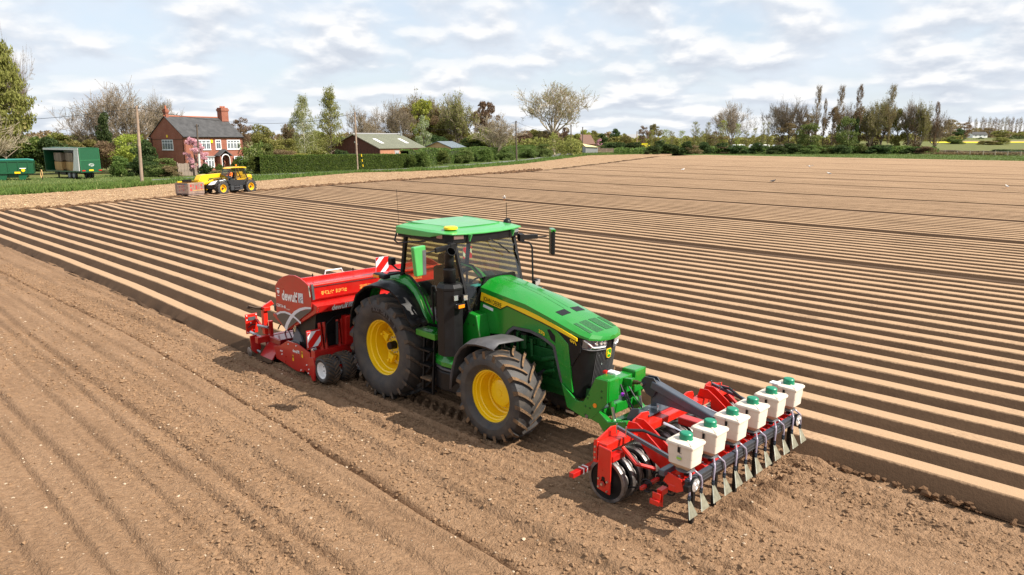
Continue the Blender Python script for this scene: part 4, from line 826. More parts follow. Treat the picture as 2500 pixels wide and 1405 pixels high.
for s in (-1, 1):
    y = s * HW
    e = MB().prism([(RX(5.32), .82), (RX(5.54), .80), (RX(5.535), .14), (RX(5.31), .175)], 'xz', y, y - s * .03).build('end_plate', m_oran, ro, bevel=.02)
    for x, z in ((5.345, .34), (5.49, .33), (5.345, .22), (5.49, .19)): MB().cyl((RX(x), y, z), (RX(x), y + s * .02, z), .016, n=6).build('bolt', m_steel, e)
    MB().cyl((AX - .01, y, AZ - .02), (AX - .01, y + s * .012, AZ - .02), .045, n=16).build('axle_boss', m_red, e, smooth=40); MB().cyl((AX - .01, y + s * .012, AZ - .02), (AX - .01, y + s * .03, AZ - .02), .02, n=6).build('axle_nut', m_steel, e)
    MB().cyl((AX + .0, y + s * .001, AZ + .06), (AX, y + s * .004, AZ + .06), .03, n=14).build('axle_slot', m_blk, e)
    for z in (.62, .70, .78): MB().cyl((RX(5.27), y - s * .03, z), (RX(5.27), y + s * .012, z), .016, n=6).build('bolt', m_steel, e)
    MB().prism([(RX(5.24), .86), (RX(5.30), .88), (RX(5.30), .55), (RX(5.24), .55)], 'xz', y - s * .03, y - s * .002).build('rear_lug', m_oran, e)
    MB().box(RX(5.44), RX(5.55), y - s * .10 if s > 0 else y + .03, y - s * .03 if s > 0 else y + .30, .62, .70).build('scraper_mount', m_red, ro)
bm_ = MB().box(RX(5.28), RX(5.45), -HW + .03, HW - .03, .73, .845).build('main_beam', m_oran, ro, bevel=.012)
for yy in (-1.42, 1.42):                                          # upright stiffening plates along the rear of the beam
    MB().prism([(yy - .24, .80), (yy - .24, .86), (yy + .08, .965), (yy + .20, .945), (yy + .26, .84), (yy + .24, .80)] if yy < 0 else [(yy + .24, .80), (yy + .24, .86), (yy - .08, .965), (yy - .20, .945), (yy - .26, .84), (yy - .24, .80)], 'yz', RX(5.25), RX(5.278)).build('stiffener', m_oran, ro, bevel=.004)
for yy in (-.62, .62): MB().prism([(yy - .24, .80), (yy - .20, .90), (yy + .02, .965), (yy + .18, .94), (yy + .26, .80)], 'yz', RX(5.25), RX(5.278)).build('stiffener', m_oran, ro, bevel=.004)
for yy in (-1.06, -.88, .88, 1.06):
    MB().prism([(RX(5.30), .80), (RX(5.36), .99), (RX(5.50), 1.0), (RX(5.62), .93), (RX(5.95), .70), (RX(6.42), .66), (RX(6.44), .46), (RX(6.0), .42), (RX(5.72), .56), (RX(5.56), .74), (RX(5.56), .846), (RX(5.325), .846), (RX(5.325), .80)], 'xz', yy - .009, yy + .009).build('arm_plate', m_oran, ro, bevel=.003)
for yy in (-1.46, -.70, .70, 1.46):
    MB().tube([(RX(5.55), yy, .78), (RX(5.78), yy + .02, .60), (RX(5.95), yy + .22, .52)], .028, 4).build('scraper_brace', m_oran, ro)
MB().box(RX(5.56), RX(6.40), -.085, .085, .72, .835).box(RX(5.05), RX(5.325), -.20, .20, .74, .86).build('centre_beam', m_red, ro, bevel=.012)
# mast
ms = MB().box(RX(5.06), RX(5.17), -.07, .07, .60, 1.16).build('mast', m_anth, ro, bevel=.01)
for y in (-.06, .035): MB().prism([(RX(4.96), 1.30), (RX(5.02), 1.365), (RX(5.18), 1.375), (RX(5.25), 1.30), (RX(5.25), 1.20), (RX(5.17), 1.06), (RX(5.06), 1.10), (RX(4.97), 1.20)], 'xz', y - .14, y + .025 - .14).build('mast_head', mat('dark slate paint', (.02, .024, .032), .4), ms, bevel=.004)
MB().cyl((RX(5.0), -.25, 1.245), (RX(5.0), -.06, 1.245), .022, n=10).build('mast_pin', m_steel, ms)
am = MB().bar((RX(5.14), -.14, 1.27), (RX(6.20), -.14, .985), .15, .13).build('mast_arm', m_anth, ro, bevel=.02)
MB().prism([(RX(5.15), 1.22), (RX(5.15), .98), (RX(5.55), .98), (RX(6.1), .96)], 'xz', -.155, -.125).build('mast_web', m_anth, am)
MB().prism([(RX(6.0), .88), (RX(6.28), .89), (RX(6.24), .955), (RX(6.1), .99)], 'xz', -.25, -.03).build('mast_foot', m_anth, am, bevel=.006)
bk = MB().box(RX(5.04), RX(5.30), -.46, .46, .86, .885).box(RX(5.03), RX(5.06), -.46, .46, .66, .86).prism([(RX(4.92), .76), (RX(5.0), .92), (RX(5.14), .96), (RX(5.14), .66), (RX(4.96), .64)], 'xz', -.50, -.47).prism([(RX(4.92), .76), (RX(5.0), .92), (RX(5.14), .96), (RX(5.14), .66), (RX(4.96), .64)], 'xz', .47, .50)
bko = bk.build('headstock_bracket', m_anth, ro, bevel=.006)
for yy in (-.36, -.12, .12, .36): MB().cyl((RX(5.22), yy, .885), (RX(5.22), yy, .935), .014, n=8).build('bolt', m_steel, bko)
for s in (-1, 1): MB().prism([(RX(4.90), .72), (RX(5.02), .74), (RX(5.34), .80), (RX(5.34), .66), (RX(5.02), .58), (RX(4.90), .58)], 'xz', s * .44 - .02 - .14, s * .44 + .02 - .14).build('lower_hitch_plate', mat('dark slate paint', (.02, .024, .032), .4), ro, bevel=.004)
for yy in (-1.28, 1.28):
    rd = MB().bar((RX(5.36), yy - .06, .985), (RX(6.5), yy - .06, .755), .04, .045).build('brace_rod', m_anth, ro)
    for x in (5.38, 5.54): MB().cyl((RX(x), yy - .09, .90), (RX(x), yy - .09, 1.05), .010, n=6).build('u_bolt', m_steel, rd)
for yy in (-.50, .50): MB().tube([(RX(5.58), yy, .86), (RX(5.75), yy + .02, .83)], .022, 8).tube([(RX(5.75), yy + .02, .83), (RX(6.2), yy + .06, .74)], .015, 8).build('turnbuckle', m_lens, ro, smooth=40)
# spring tines
MB().box(RX(6.0), RX(6.045), -HW + .02, HW - .02, .395, .44).build('tine_bar', m_red, ro, bevel=.004)
tn = MB(); tn.tube([Vector((.085 * math.cos(a), 0, .085 * math.sin(a) - .01)) for a in np.linspace(.3, 2 * math.pi - .4, 16)], .013, 5); tn.box(-.035, .04, -.035, .035, -.035, .035); tn.tube([(-.05, .02, -.07), (-.25, .02, -.13), (-.38, .02, -.16)], .012, 5)
tnm = tn.mesh('spring_tine', m_blk)
for i in range(12): link('spring_tine', tnm, ro).location = (RX(6.02), -HW + .16 + i * .30, .42)
MB().box(RX(5.06), RX(5.14), -HW - .30, -.62, .36, .43).build('rear_stub_bar', m_red, ro, bevel=.006)
for yy in (-1.78, -1.70): MB().box(RX(5.052), RX(5.148), yy - .008, yy + .008, .352, .438).build('stub_clamp', m_white, ro)
# front tool bar, shanks and blades
MB().box(RX(6.38), RX(6.48), -HW + .1, HW - .1, .50, .59).build('tool_bar', m_oran, ro, bevel=.008)
for yy in (-1.62, 1.62):
    MB().box(RX(6.22), RX(6.34), yy - .09, yy - .075, .30, .46).box(RX(6.22), RX(6.34), yy - .03, yy - .015, .26, .42).box(RX(6.24), RX(6.32), yy - .02, yy + .12, .40, .48).box(RX(6.20), RX(6.34), yy - .12, yy - .09, .30, .37).build('side_bracket', m_oran, ro, bevel=.005)
for i in range(11): link('spring_tine', tnm, ro).location = (RX(6.27), -HW + .32 + i * .30, .40)
for i in range(12):
    yy = -1.56 + i * .284; MB().prism([(RX(6.30), .60), (RX(6.36), .74), (RX(6.56), .70), (RX(6.60), .56), (RX(6.50), .50)], 'xz', yy - .035, yy - .02).prism([(RX(6.36), .62), (RX(6.56), .62), (RX(6.56), .66), (RX(6.36), .67)], 'xz', yy - .02, yy + .10).build('coulter_bracket', m_oran, ro, bevel=.003)
    MB().cyl((RX(6.48), yy + .05, .66), (RX(6.48), yy + .05, .70), .016, n=6).build('bolt', m_steel, ro)
for i in range(6):
    yy = -1.44 + i * .576 + .145
    MB().box(RX(6.50), RX(6.60), yy - .14, yy + .06, .58, .66).box(RX(6.42), RX(6.60), yy - .10, yy - .07, .60, .70).build('clamp_plate', m_oran, ro, bevel=.004)
    MB().box(RX(6.53), RX(6.585), yy - .03, yy + .03, -.04, .60).build('shank', m_blk, ro, bevel=.004)
fb = MB().box(RX(6.60), RX(6.665), -HW + .12, HW - .12, .585, .70).build('front_rail', mat('rail black', (.030, .032, .036), .4), ro, bevel=.006)
for z in (.61, .655): MB().box(RX(6.666), RX(6.669), -HW + .12, HW - .12, z - .004, z + .004).build('rail_groove', m_gry, fb)
MB().box(RX(6.596), RX(6.66), -HW + .12, HW - .12, .7005, .708).build('rail_cap', m_anth, fb)
MB().box(RX(6.28), RX(6.36), -HW + .02, HW - .02, .70, .78).build('rear_rail', m_anth, ro, bevel=.008)
MB().cyl((RX(6.49), -HW + .2, .830), (RX(6.49), HW - .2, .830), .014, n=10).build('drive_rod', mat('brass rod', (.55, .42, .16), .35, metal=.9), ro, smooth=40)
m_tank = mat('milky plastic', (0.70, 0.61, 0.51), 0.45, var=0.06, vscale=6, dirt=0.10); m_tankd = mat('milky plastic lower', (0.60, 0.45, 0.31), 0.5, var=0.1, vscale=8, dirt=0.15)
m_cap = mat('green lid plastic', (0.004, 0.20, 0.105), 0.4); m_tube = mat('lilac clear hose', (0.42, 0.37, 0.47), 0.2, trans=0.35)
def rsq(cx, cy, a, b, z, r=.02):
    out = []
    for sx, sy, t0 in ((1, 1, 0), (-1, 1, 90), (-1, -1, 180), (1, -1, 270)):
        for k in range(3):
            t = math.radians(t0 + 45 * k); out.append((cx + sx * (a - r) + r * math.cos(t), cy + sy * (b - r) + r * math.sin(t), z))
    return out
for i in range(6):
    yy = -1.46 + i * .592; xx = RX(6.52)
    b = MB(); b.loft([rsq(xx, yy, .138, .120, .93), rsq(xx, yy, .142, .125, 1.035), rsq(xx, yy, .146, .129, 1.036), rsq(xx, yy, .150, .134, 1.165)], closed=True); tk = b.build('tank', m_tank, ro, bevel=.0, smooth=50, recalc=True)
    b = MB(); b.loft([rsq(xx, yy, .05, .05, .842), rsq(xx, yy, .12, .10, .905), rsq(xx, yy, .137, .119, .9295)], closed=True); b.build('tank_funnel', m_tankd, tk, smooth=30, recalc=True)
    b = MB(); b.loft([rsq(xx, yy, .163, .146, 1.160), rsq(xx, yy, .166, .149, 1.180), rsq(xx, yy, .160, .143, 1.192), rsq(xx, yy, .09, .085, 1.212)], closed=True); b.f.append(tuple(range(36, 48))); b.m.append(0); b.f.append(tuple(range(12))); b.m.append(0); b.build('tank_lid', m_tank, tk, smooth=40, recalc=True)
    for sx, sy in ((1, 1), (1, -1), (-1, 1), (-1, -1)): MB().bar((xx + sx * .05, yy + sy * .05, 1.212), (xx + sx * .145, yy + sy * .125, 1.195), .022, .016).build('lid_rib', m_tank, tk)
    MB().lathe([(0, .075), (.060, .072), (.070, .06), (.071, .004), (.078, .0), (.078, -.012)], (xx, yy, 1.215), 'z', 28).build('tank_cap', m_cap, tk, smooth=30, recalc=True)
    MB().box(xx - .012, xx + .012, yy - .152, yy - .138, 1.09, 1.15).build('tank_latch', m_blk, tk)
    MB().tube([(xx - .008, yy - .150, 1.15), (xx - .008, yy - .155, 1.185)], .003, 4).build('latch_wire', m_steel, tk)
    for q in [tk] + list(tk.children): q.data.transform(Matrix.Translation((xx, yy, 1.28)) @ Matrix.Diagonal((1.20, 1.10, 1.12, 1)) @ Matrix.Translation((-xx, -yy, -1.28)))
    MB().lathe([(.04, .06), (.055, .045), (.115, .012), (.122, 0), (.115, -.008), (.05, -.012), (.0, -.012)], (xx + .01, yy, .795), 'z', 26).build('metering_disc', m_gry, tk, smooth=30, recalc=True)
    MB().cyl((xx + .03, yy, .72), (xx + .03, yy, .79), .035, n=10).build('outlet', m_blk, tk)
    if i == 0:
        MB().lathe([(0, 0), (.036, 0)], (xx + .0, yy - .1475, .985), 'y', 22).build('round_sticker', mat('grey sticker', (.35, .38, .36), .5), tk)
        MB().box(xx - .035, xx + .035, yy - .1492, yy - .1476, .97, .997).build('sticker_band', mat('lime sticker', (.30, .55, .05), .5), tk)
        MB().box(xx - .0, xx + .035, yy - .1495, yy - .1485, 1.05, 1.056).build('print_mark', m_gry, tk)
    for s in (-1, 1):
        ny = yy + s * .145; nz = .52
        P0 = Vector((xx + .06, yy + s * .02, .77)); P1 = Vector((RX(6.69), ny, nz))
        MB().tube([P0, P0 + Vector((.05, s * .03, .02)), P0.lerp(P1, .45) + Vector((.06, s * .045, .05)), P1 + Vector((.005, 0, .10)), P1], .0145, 8).build('seed_hose', m_tube, ro, smooth=60)
        nb = MB().cyl(P1 + Vector((0, 0, .02)), P1 + Vector((0, 0, -.05)), .022, n=10).cyl(P1 + Vector((.0, -.03, -.015)), P1 + Vector((0, .03, -.015)), .014, n=8).build('hose_clamp', mat('blue black fitting', (.012, .022, .035), .4), ro)
        MB().add([(P1.x + .004, ny - .012, nz - .03), (P1.x + .004, ny + .012, nz - .03), (P1.x + .085, ny + .088, nz - .245), (P1.x + .085, ny - .105, nz - .245),
                  (P1.x - .004, ny - .012, nz - .03), (P1.x - .004, ny + .012, nz - .03), (P1.x + .077, ny + .088, nz - .245), (P1.x + .077, ny - .105, nz - .245)],
                 [(0, 3, 2, 1), (4, 5, 6, 7), (0, 1, 5, 4), (1, 2, 6, 5), (2, 3, 7, 6), (3, 0, 4, 7)]).build('spreader_blade', mat('olive steel', (.26, .255, .19), .45, metal=.5, var=.25, vscale=14, dirt=.2), ro, recalc=True)
        MB().bar((P1.x, ny - .012, nz - .04), (P1.x + .085, ny - .105, nz - .245), .012, .010).build('blade_edge', m_galv, ro)
for s in (-1, 1):
    c = (RX(6.70), s * 1.50 - .02, .66)
    hl = MB().lathe([(0, -.07), (.05, -.065), (.085, -.03), (.098, .0), (.098, .022), (.088, .03)], c, 'x', 26).build('head_lamp', m_blk, ro, smooth=40, recalc=True)
    MB().lathe([(.088, .026), (.06, .036), (0, .04)], c, 'x', 26).build('lamp_lens', m_lens, hl, smooth=40, recalc=True)
    for dy, dz in ((-.035, .03), (.035, .03), (0, -.035)): MB().cyl((c[0] + .034, c[1] + dy, c[2] + dz), (c[0] + .042, c[1] + dy, c[2] + dz), .022, n=10).build('lamp_led', m_white, hl)
    MB().tube([(RX(6.64), c[1] - s * .02, .70), (RX(6.62), c[1] - s * .04, .80), (RX(6.55), c[1], .84)], .014, 6).build('lamp_stem', m_white, ro)
MB().box(RX(6.64), RX(6.72), -HW + .02, -HW + .09, .60, .69).build('junction_box', m_blk, ro, bevel=.012)
MB().lathe([(0, -.03), (.08, -.03), (.085, 0), (.06, .02), (0, .03)], (RX(6.45), 1.66, .90), 'y', 22).build('drive_wheel', m_gry, ro, smooth=40, recalc=True)
MB().box(RX(6.30), RX(6.44), 1.30, 1.42, 1.20, 1.22).build('tank_flap', m_refl, ro)
for s in (-1, 1): MB().tube([(RX(5.45), s * 1.3, .95), (RX(5.7), s * 1.2, .99), (RX(6.1), s * 1.05, .88), (RX(6.35), s * .9, .78)], .022, 8).build('loom_hose', m_hose, ro, smooth=60)
# ------------------------------------------------------------------ rear potato planter
pt = thing('potato_planter', 'red four-row potato planter with curved hopper hitched behind the tractor', 'planter', (-2.5, 0, 0))
def PX(x): return x + 2.5
HY = 1.72
hp = [(-3.39, 1.10), (-3.37, 1.83), (-3.22, 1.96), (-3.0, 2.07), (-2.75, 2.135), (-2.52, 2.155), (-2.30, 2.13), (-2.07, 2.06), (-1.86, 1.97), (-1.89, 1.53), (-3.0, .885)]
hopper = thing('hopper', None, None); hopper.parent = pt
body = [(-3.37, 1.10), (-3.35, 1.80), (-3.05, 1.93), (-2.6, 2.0), (-2.2, 2.0), (-1.93, 1.97), (-1.95, 1.72), (-2.02, 1.66), (-1.90, 1.66), (-1.72, 1.62), (-1.76, 1.47), (-1.80, 1.46), (-2.9, .92), (-3.0, .92)]
MB().prism([(PX(x), z) for x, z in body], 'xz', -HY + .03, HY - .03).build('hopper_body', m_red, hopper, bevel=.01)
for s in (-1, 1): MB().prism([(PX(x), z) for x, z in hp], 'xz', s * HY, s * (HY - .03)).build('hopper_end', m_red, hopper, bevel=.006)
MB().prism([(PX(x), z) for x, z in [(-1.80, 1.46), (-2.9, .92), (-2.9, .80), (-2.0, .95), (-1.90, 1.40)]], 'xz', -HY + .1, HY - .1).build('hopper_floor', m_blk, hopper)
MB().cyl((PX(-1.92), -HY + .03, 2.015), (PX(-1.92), HY - .03, 2.015), .035, n=12).build('hopper_lip', m_oran, hopper, smooth=40)
MB().box(PX(-2.62), PX(-2.57), -HY + .05, HY - .05, 2.0, 2.06).build('hopper_ridge', m_red, hopper)
MB().prism([(PX(-3.39), 1.10), (PX(-3.62), 1.16), (PX(-3.66), 1.10), (PX(-3.05), .86)], 'xz', -HY + .05, HY - .05).build('hopper_chute', m_red, hopper)
# graphic, lettering
yE = -HY - .002
m_gphc = mat('graphite decal', (.075, .07, .065), .4)
MB().add([(PX(x), yE, z) for x, z in [(-3.375, 1.12), (-3.375, 1.20), (-3.1, 1.28), (-2.8, 1.26), (-2.45, 1.40), (-1.90, 1.55), (-1.895, 1.515), (-3.0, .90)]], [tuple(range(8))]).build('graphic_field', m_gphc, hopper)
def arcstrip(P, w0, w1, y, m):
    P = [Vector((PX(a), y, b)) for a, b in P]; b = MB(); r1 = []
    for i, p in enumerate(P):
        d = (P[min(i + 1, len(P) - 1)] - P[max(0, i - 1)]).normalized(); nn = Vector((-d.z, 0, d.x)); w = w0 + (w1 - w0) * i / (len(P) - 1); r1.append([p + nn * w, p - nn * w])
    b.loft(r1); return b.build('graphic_stripe', m, hopper)
m_gst = mat('pale decal', (.62, .63, .68), .4)
arcstrip([(-3.02, .915), (-2.93, 1.05), (-2.78, 1.20), (-2.58, 1.35), (-2.35, 1.46), (-2.12, 1.53), (-1.895, 1.565)], .055, .018, yE - .002, m_gst)
arcstrip([(-3.375, 1.19), (-3.2, 1.26), (-3.0, 1.295), (-2.8, 1.29), (-2.55, 1.24), (-2.35, 1.17)], .022, .022, yE - .0015, m_gst)
def logo(x, y, z, rt, up, h, par):
    o, r, u = Vector((x, y, z)), Vector(rt).normalized(), Vector(up).normalized(); nn = r.cross(u)
    MB().add([o + nn * .002, o + r * h + nn * .002, o + r * h + u * h + nn * .002, o + u * h + nn * .002], [(0, 1, 2, 3)]).build('logo_square', m_gst, par)
    P = [o + r * h * (.18 + .74 * math.cos(a) * .0 + .72 * (1 - math.cos(a))) + u * h * (.02 + .62 * math.sin(a)) + nn * .004 for a in np.linspace(0, 1.45, 8)]
    MB().tube(P, h * .028, 4).build('logo_arc', m_gphc, par); MB().tube([o + r * h * .45 + u * h * .02 + nn * .004, o + r * h * .55 + u * h * .3 + nn * .004, o + r * h * .97 + u * h * .42 + nn * .004], h * .028, 4).build('logo_arc', m_gphc, par)
    text('lettering', 'dewulf', m_white, o - r * h * 3.38 + nn * .0, rt, up, h * .98, par, bold=.03, width=h * 3.25)
logo(PX(-2.40), yE, 1.60, (1, 0, .06), (0, 0, 1), .205, hopper)
text('lettering', 'CERTA 40', m_white, (PX(-3.35), yE - .001, 1.375), (1, 0, .02), (0, 0, 1), .06, hopper, bold=.03, width=.40); text('lettering', 'integral', m_white, (PX(-2.92), yE, 1.37), (1, 0, .02), (0, 0, 1), .028, hopper, width=.14)
MB().add([(PX(-3.30), yE, 1.74), (PX(-3.19), yE, 1.74), (PX(-3.19), yE, 1.70), (PX(-3.245), yE, 1.655), (PX(-3.30), yE, 1.70)], [(0, 4, 3, 2, 1)]).build('crest', m_white, hopper)
MB().box(PX(-3.30), PX(-3.19), yE - .001, yE, 1.765, 1.785).build('crest_text', m_white, hopper); MB().box(PX(-3.29), PX(-3.2), yE - .001, yE, 1.615, 1.63).build('crest_text', m_white, hopper)
logo(PX(-1.738), -.96, 1.49, (0, 1, 0), (.28, 0, 1), .115, hopper)
def dots(y0, seed):                                               # perforated reflective lettering on the hopper front
    r = random.Random(seed); b = MB()
    for c_ in range(9):
        if c_ == 4: b.cyl((PX(-1.945), y0 + c_ * .068, 1.845), (PX(-1.938), y0 + c_ * .068, 1.845), .012, n=6); continue
        for i in range(4):
            for j in range(5):
                if r.random() < .32: continue
                p = (y0 + c_ * .068 + i * .0145, 1.795 + j * .021); b.cyl((PX(-1.945), p[0], p[1]), (PX(-1.938) , p[0], p[1]), .0075, n=5)
    return b.build('dotted_lettering', mat('dotted yellow', (.85, .50, .10), .5), hopper)
for a in (-1.44, -.52, .55): stuff(dots(a, int(a * 50)))
for i in range(4): MB().box(PX(-1.735), PX(-1.728), -HY + .06 + i * .0, -HY + .075, 1.49 + i * .035, 1.5 + i * .035).build('rivet', m_steel, hopper)
MB().tube([(PX(-1.93), -HY - .01, 2.02), (PX(-1.86), -HY - .03, 1.80)], .012, 5).build('sheet_lever', m_galv, hopper); MB().bar((PX(-1.84), -HY + .02, 2.06), (PX(-1.84), -HY + .04, 1.74), .02, .05).build('lip_bracket', m_gry, hopper)
MB().tube([(PX(-2.8), -.85, 1.98), (PX(-2.8), -.82, 2.10), (PX(-2.8), -.42, 2.10), (PX(-2.8), -.38, 1.98)], .016, 6).build('hand_rail', m_white, pt)
for y in (-1.25, -.25, .7): MB().cyl((PX(-2.6), y, 2.05), (PX(-2.6), y, 2.12), .014, n=6).build('rail_pin', m_blk, pt)
def board(c, rt, up, w, h, parent, flip=False):
    c, r, u = Vector(c), Vector(rt), Vector(up); nn = r.cross(u); b = MB()
    P = lambda a, bb, d=0: c + r * a * w / 2 + u * bb * h / 2 + nn * d
    bo = MB().add([P(-1, -1), P(1, -1), P(1, 1), P(-1, 1), P(-1, -1, -.02), P(1, -1, -.02), P(1, 1, -.02), P(-1, 1, -.02)], [(0, 1, 2, 3), (7, 6, 5, 4), (0, 4, 5, 1), (1, 5, 6, 2), (2, 6, 7, 3), (3, 7, 4, 0)]).build('warning_board', m_refl, parent)
    f = -1 if flip else 1
    for q in ([(-1, -.55), (-1, -1), (-.55, -1), (1, .55), (1, 1), (.55, 1)], [(-1, 1), (-1, .45), (-.45, 1)], [(1, -1), (1, -.45), (.45, -1)]):
        if len(q) == 6: q = [(-1, -.35), (-1, -1), (-.35, -1), (1, .35), (1, 1), (.35, 1)]
        k = MB().add([P(f * a, b_, .003) for a, b_ in q], [tuple(range(len(q)))]).build('board_stripe', m_reflred, bo, recalc=False)
    return bo
board((PX(-1.88), .03, 2.25), (0, 1, 0), (0, 0, 1), .32, .33, pt); MB().bar((PX(-1.9), .03, 2.0), (PX(-1.9), .03, 2.2), .03, .03).build('board_post', m_blk, pt)
board((PX(-1.0), 1.72, 2.42), (0, 1, 0), (0, 0, 1), .26, .26, pt, True); MB().bar((PX(-1.03), 1.72, 1.6), (PX(-1.03), 1.72, 2.4), .04, .04).bar((PX(-1.03), 1.72, 1.62), (PX(-1.95), 1.6, 1.55), .04, .04).build('board_post', m_blk, pt)
# frame and planting units
MB().box(PX(-2.02), PX(-1.86), -1.72, 1.72, .46, .66).build('front_beam', m_red, pt, bevel=.01)
MB().prism([(PX(x), z) for x, z in [(-3.62, .42), (-3.35, .48), (-3.0, .66), (-2.6, .68), (-2.24, .62), (-2.06, .58), (-2.02, .12), (-2.12, .08), (-2.30, .17), (-2.36, .10), (-2.64, .06), (-2.95, .09), (-3.25, .13), (-3.53, .15)]], 'xz', -1.72, -1.69).build('side_panel', m_red, pt, bevel=.004)
MB().prism([(PX(x), z) for x, z in [(-3.62, .42), (-3.35, .48), (-3.0, .66), (-2.6, .68), (-2.24, .62), (-2.06, .58), (-2.02, .12), (-2.95, .09), (-3.53, .15)]], 'xz', 1.69, 1.72).build('side_panel', m_red, pt, bevel=.004)
logo(PX(-2.55), -1.722, .475, (1, 0, .05), (0, 0, 1), .065, pt)
for x, z in ((-2.40, .42), (-2.80, .26)):
    w_ = MB().box(PX(x), PX(x) + .05, -1.7225, -1.7205, z, z + .13).build('hazard_sticker', m_decal, pt); MB().box(PX(x) + .008, PX(x) + .042, -1.7235, -1.7225, z + .07, z + .12).build('sticker_pictogram', m_blk, w_)
MB().prism([(PX(-2.08), .50), (PX(-1.90), .52), (PX(-1.86), .36), (PX(-1.90), .02), (PX(-1.98), .0), (PX(-2.06), .14)], 'xz', -1.74, -1.70).build('wheel_bracket', m_red, pt, bevel=.005)
for x, z in ((-3.30, .38), (-3.24, .38), (-3.25, .31), (-2.94, .60), (-2.60, .63), (-2.2, .30), (-2.12, .22), (-2.15, .13), (-2.45, .13), (-2.00, .40), (-1.95, .44), (-1.92, .22)): MB().cyl((PX(x), -1.72, z), (PX(x), -1.735, z), .016, n=6).build('bolt', m_white, pt)
board((PX(-1.845), -1.72, .93), (0, 1, 0), (0, 0, 1), .29, .32, pt); MB().box(PX(-1.88), PX(-1.868), -1.88, -1.55, .72, 1.12).build('board_plate', m_red, pt, bevel=.006); MB().box(PX(-1.865), PX(-1.80), -1.80, -1.70, .70, .75).build('marker_lamp', m_lens, pt, bevel=.01)
mh = MB().box(PX(-2.7), PX(-2.05), -1.6, 1.6, .55, .95).box(PX(-3.2), PX(-2.3), -1.55, 1.55, .3, .6); mh.build('planting_unit_housing', m_blk, pt, bevel=.03)
for k in range(4):
    y = (k - 1.5) * ROW; u_ = MB().box(PX(-3.3), PX(-2.4), y - .16, y + .16, .18, .55).prism([(PX(-2.3), .5), (PX(-2.0), .2), (PX(-2.1), .02), (PX(-2.5), .1)], 'xz', y - .06, y + .06); u_.build('planting_unit', m_red, pt, bevel=.02)
for y in (-1.50, -1.40, -1.08, -.98, -.3, .3, 1.0, 1.4): MB().bar((PX(-1.92), y, .62), (PX(-1.95), y - .03, 1.22), .07, .06).build('frame_upright', m_red, pt, bevel=.008)
MB().prism([(PX(-2.1), .66), (PX(-1.8), .66), (PX(-1.75), 1.30), (PX(-2.0), 1.30)], 'xz', -1.02, -.82).build('tower_frame', m_red, pt, bevel=.02); MB().prism([(PX(-2.1), .66), (PX(-1.8), .66), (PX(-1.75), 1.30), (PX(-2.0), 1.30)], 'xz', .82, 1.02).build('tower_frame', m_red, pt, bevel=.02)
MB().tube([(PX(-1.86), -1.46, .80), (PX(-1.86), -1.42, 1.18), (PX(-1.86), -1.22, 1.32), (PX(-1.86), -.95, 1.33), (PX(-1.86), -.8, 1.30)], .013, 6).build('hand_rail', m_blk, pt)
MB().tube([(PX(-1.84), -1.2, .72), (PX(-1.84), -1.18, 1.2)], .03, 8).build('lift_ram', m_hose, pt)
MB().prism([(PX(-2.9), .70), (PX(-2.5), .72), (PX(-2.55), .86), (PX(-2.72), 1.0)], 'xz', -1.64, -1.30).build('step_box', mat('blue grey plate', (.10, .12, .15), .5), pt)
MB().tube([(PX(-2.78), -1.66, .98), (PX(-2.72), -1.68, 1.08), (PX(-2.66), -1.68, 1.05), (PX(-2.70), -1.68, .92), (PX(-2.78), -1.66, .98)], .016, 6).build('hose_hook', mat('cream plastic', (.62, .52, .32), .5), pt)
# drawbar and press wheels
MB().bar((PX(-1.9), 0, .60), (PX(-1.2), 0, .62), .3, .16).build('drawbar', m_red, pt, bevel=.01)
m_muddy = mat('muddy rubber', (.045, .034, .026), .85, col2=(.17, .105, .058), vscale=7, bump=.6, bscale=45)
def small_tyre(name, y, parent):
    mb = MB(); R_, h, r0 = .30, .155, .165; Rb = R_ - .022
    mb.lathe([(r0, -h * .8), (r0 + .02, -h * .9), (r0 + .06, -h), (Rb - .03, -h * .93), (Rb - .005, -h * .7), (Rb, 0), (Rb - .005, h * .7), (Rb - .03, h * .93), (r0 + .06, h), (r0, h * .8)], (PX(-1.66), y, .295), 'y', 44, 0)
    for s in (-1, 1):
        for i in range(20):
            t0 = 2 * math.pi * (i + (.5 if s > 0 else 0)) / 20; rings = []
            for j in range(4):
                u = j / 3; yy = s * h * .92 * u; th = t0 + .42 * u; rb, rt = Rb - .02 - (.02 if u > .9 else 0), R_ - (.012 if u > .9 else 0)
                P = lambda r, a: (PX(-1.66) + r * math.cos(a), y + yy, .295 + r * math.sin(a)); rings.append([P(rb, th - .06), P(rt, th - .045), P(rt, th + .045), P(rb, th + .06)])
            mb.loft(rings, m=1)
    return mb.build(name, [m_rub, m_muddy], parent, smooth=30, recalc=True)
for k, y in enumerate((-1.565, -1.18, -.70, -.32, .32, .70, 1.18, 1.565)):
    w = thing('press_wheel', None, None); w.parent = pt
    small_tyre('tyre', y, w); s = -1 if y < 0 else 1
    MB().lathe([(.175, .0), (.165, .012), (.15, .02), (.14, .09), (.06, .10), (0, .10)] if s < 0 else [(.175, .0), (.165, -.012), (.15, -.02), (.14, -.09), (.06, -.10), (0, -.10)], (PX(-1.66), y + s * .135, .295), 'y', 30).build('rim', m_white, w, smooth=35, recalc=True)
    for i in range(5):
        a = i * 1.2566; MB().cyl((PX(-1.66) + .08 * math.cos(a), y + s * .05, .295 + .08 * math.sin(a)), (PX(-1.66) + .08 * math.cos(a), y + s * .02, .295 + .08 * math.sin(a)), .012, n=6).build('wheel_nut', m_blk, w)
MB().cyl((PX(-1.66), -1.5, .295), (PX(-1.66), 1.5, .295), .04, n=10).build('wheel_axle', m_red, pt); 
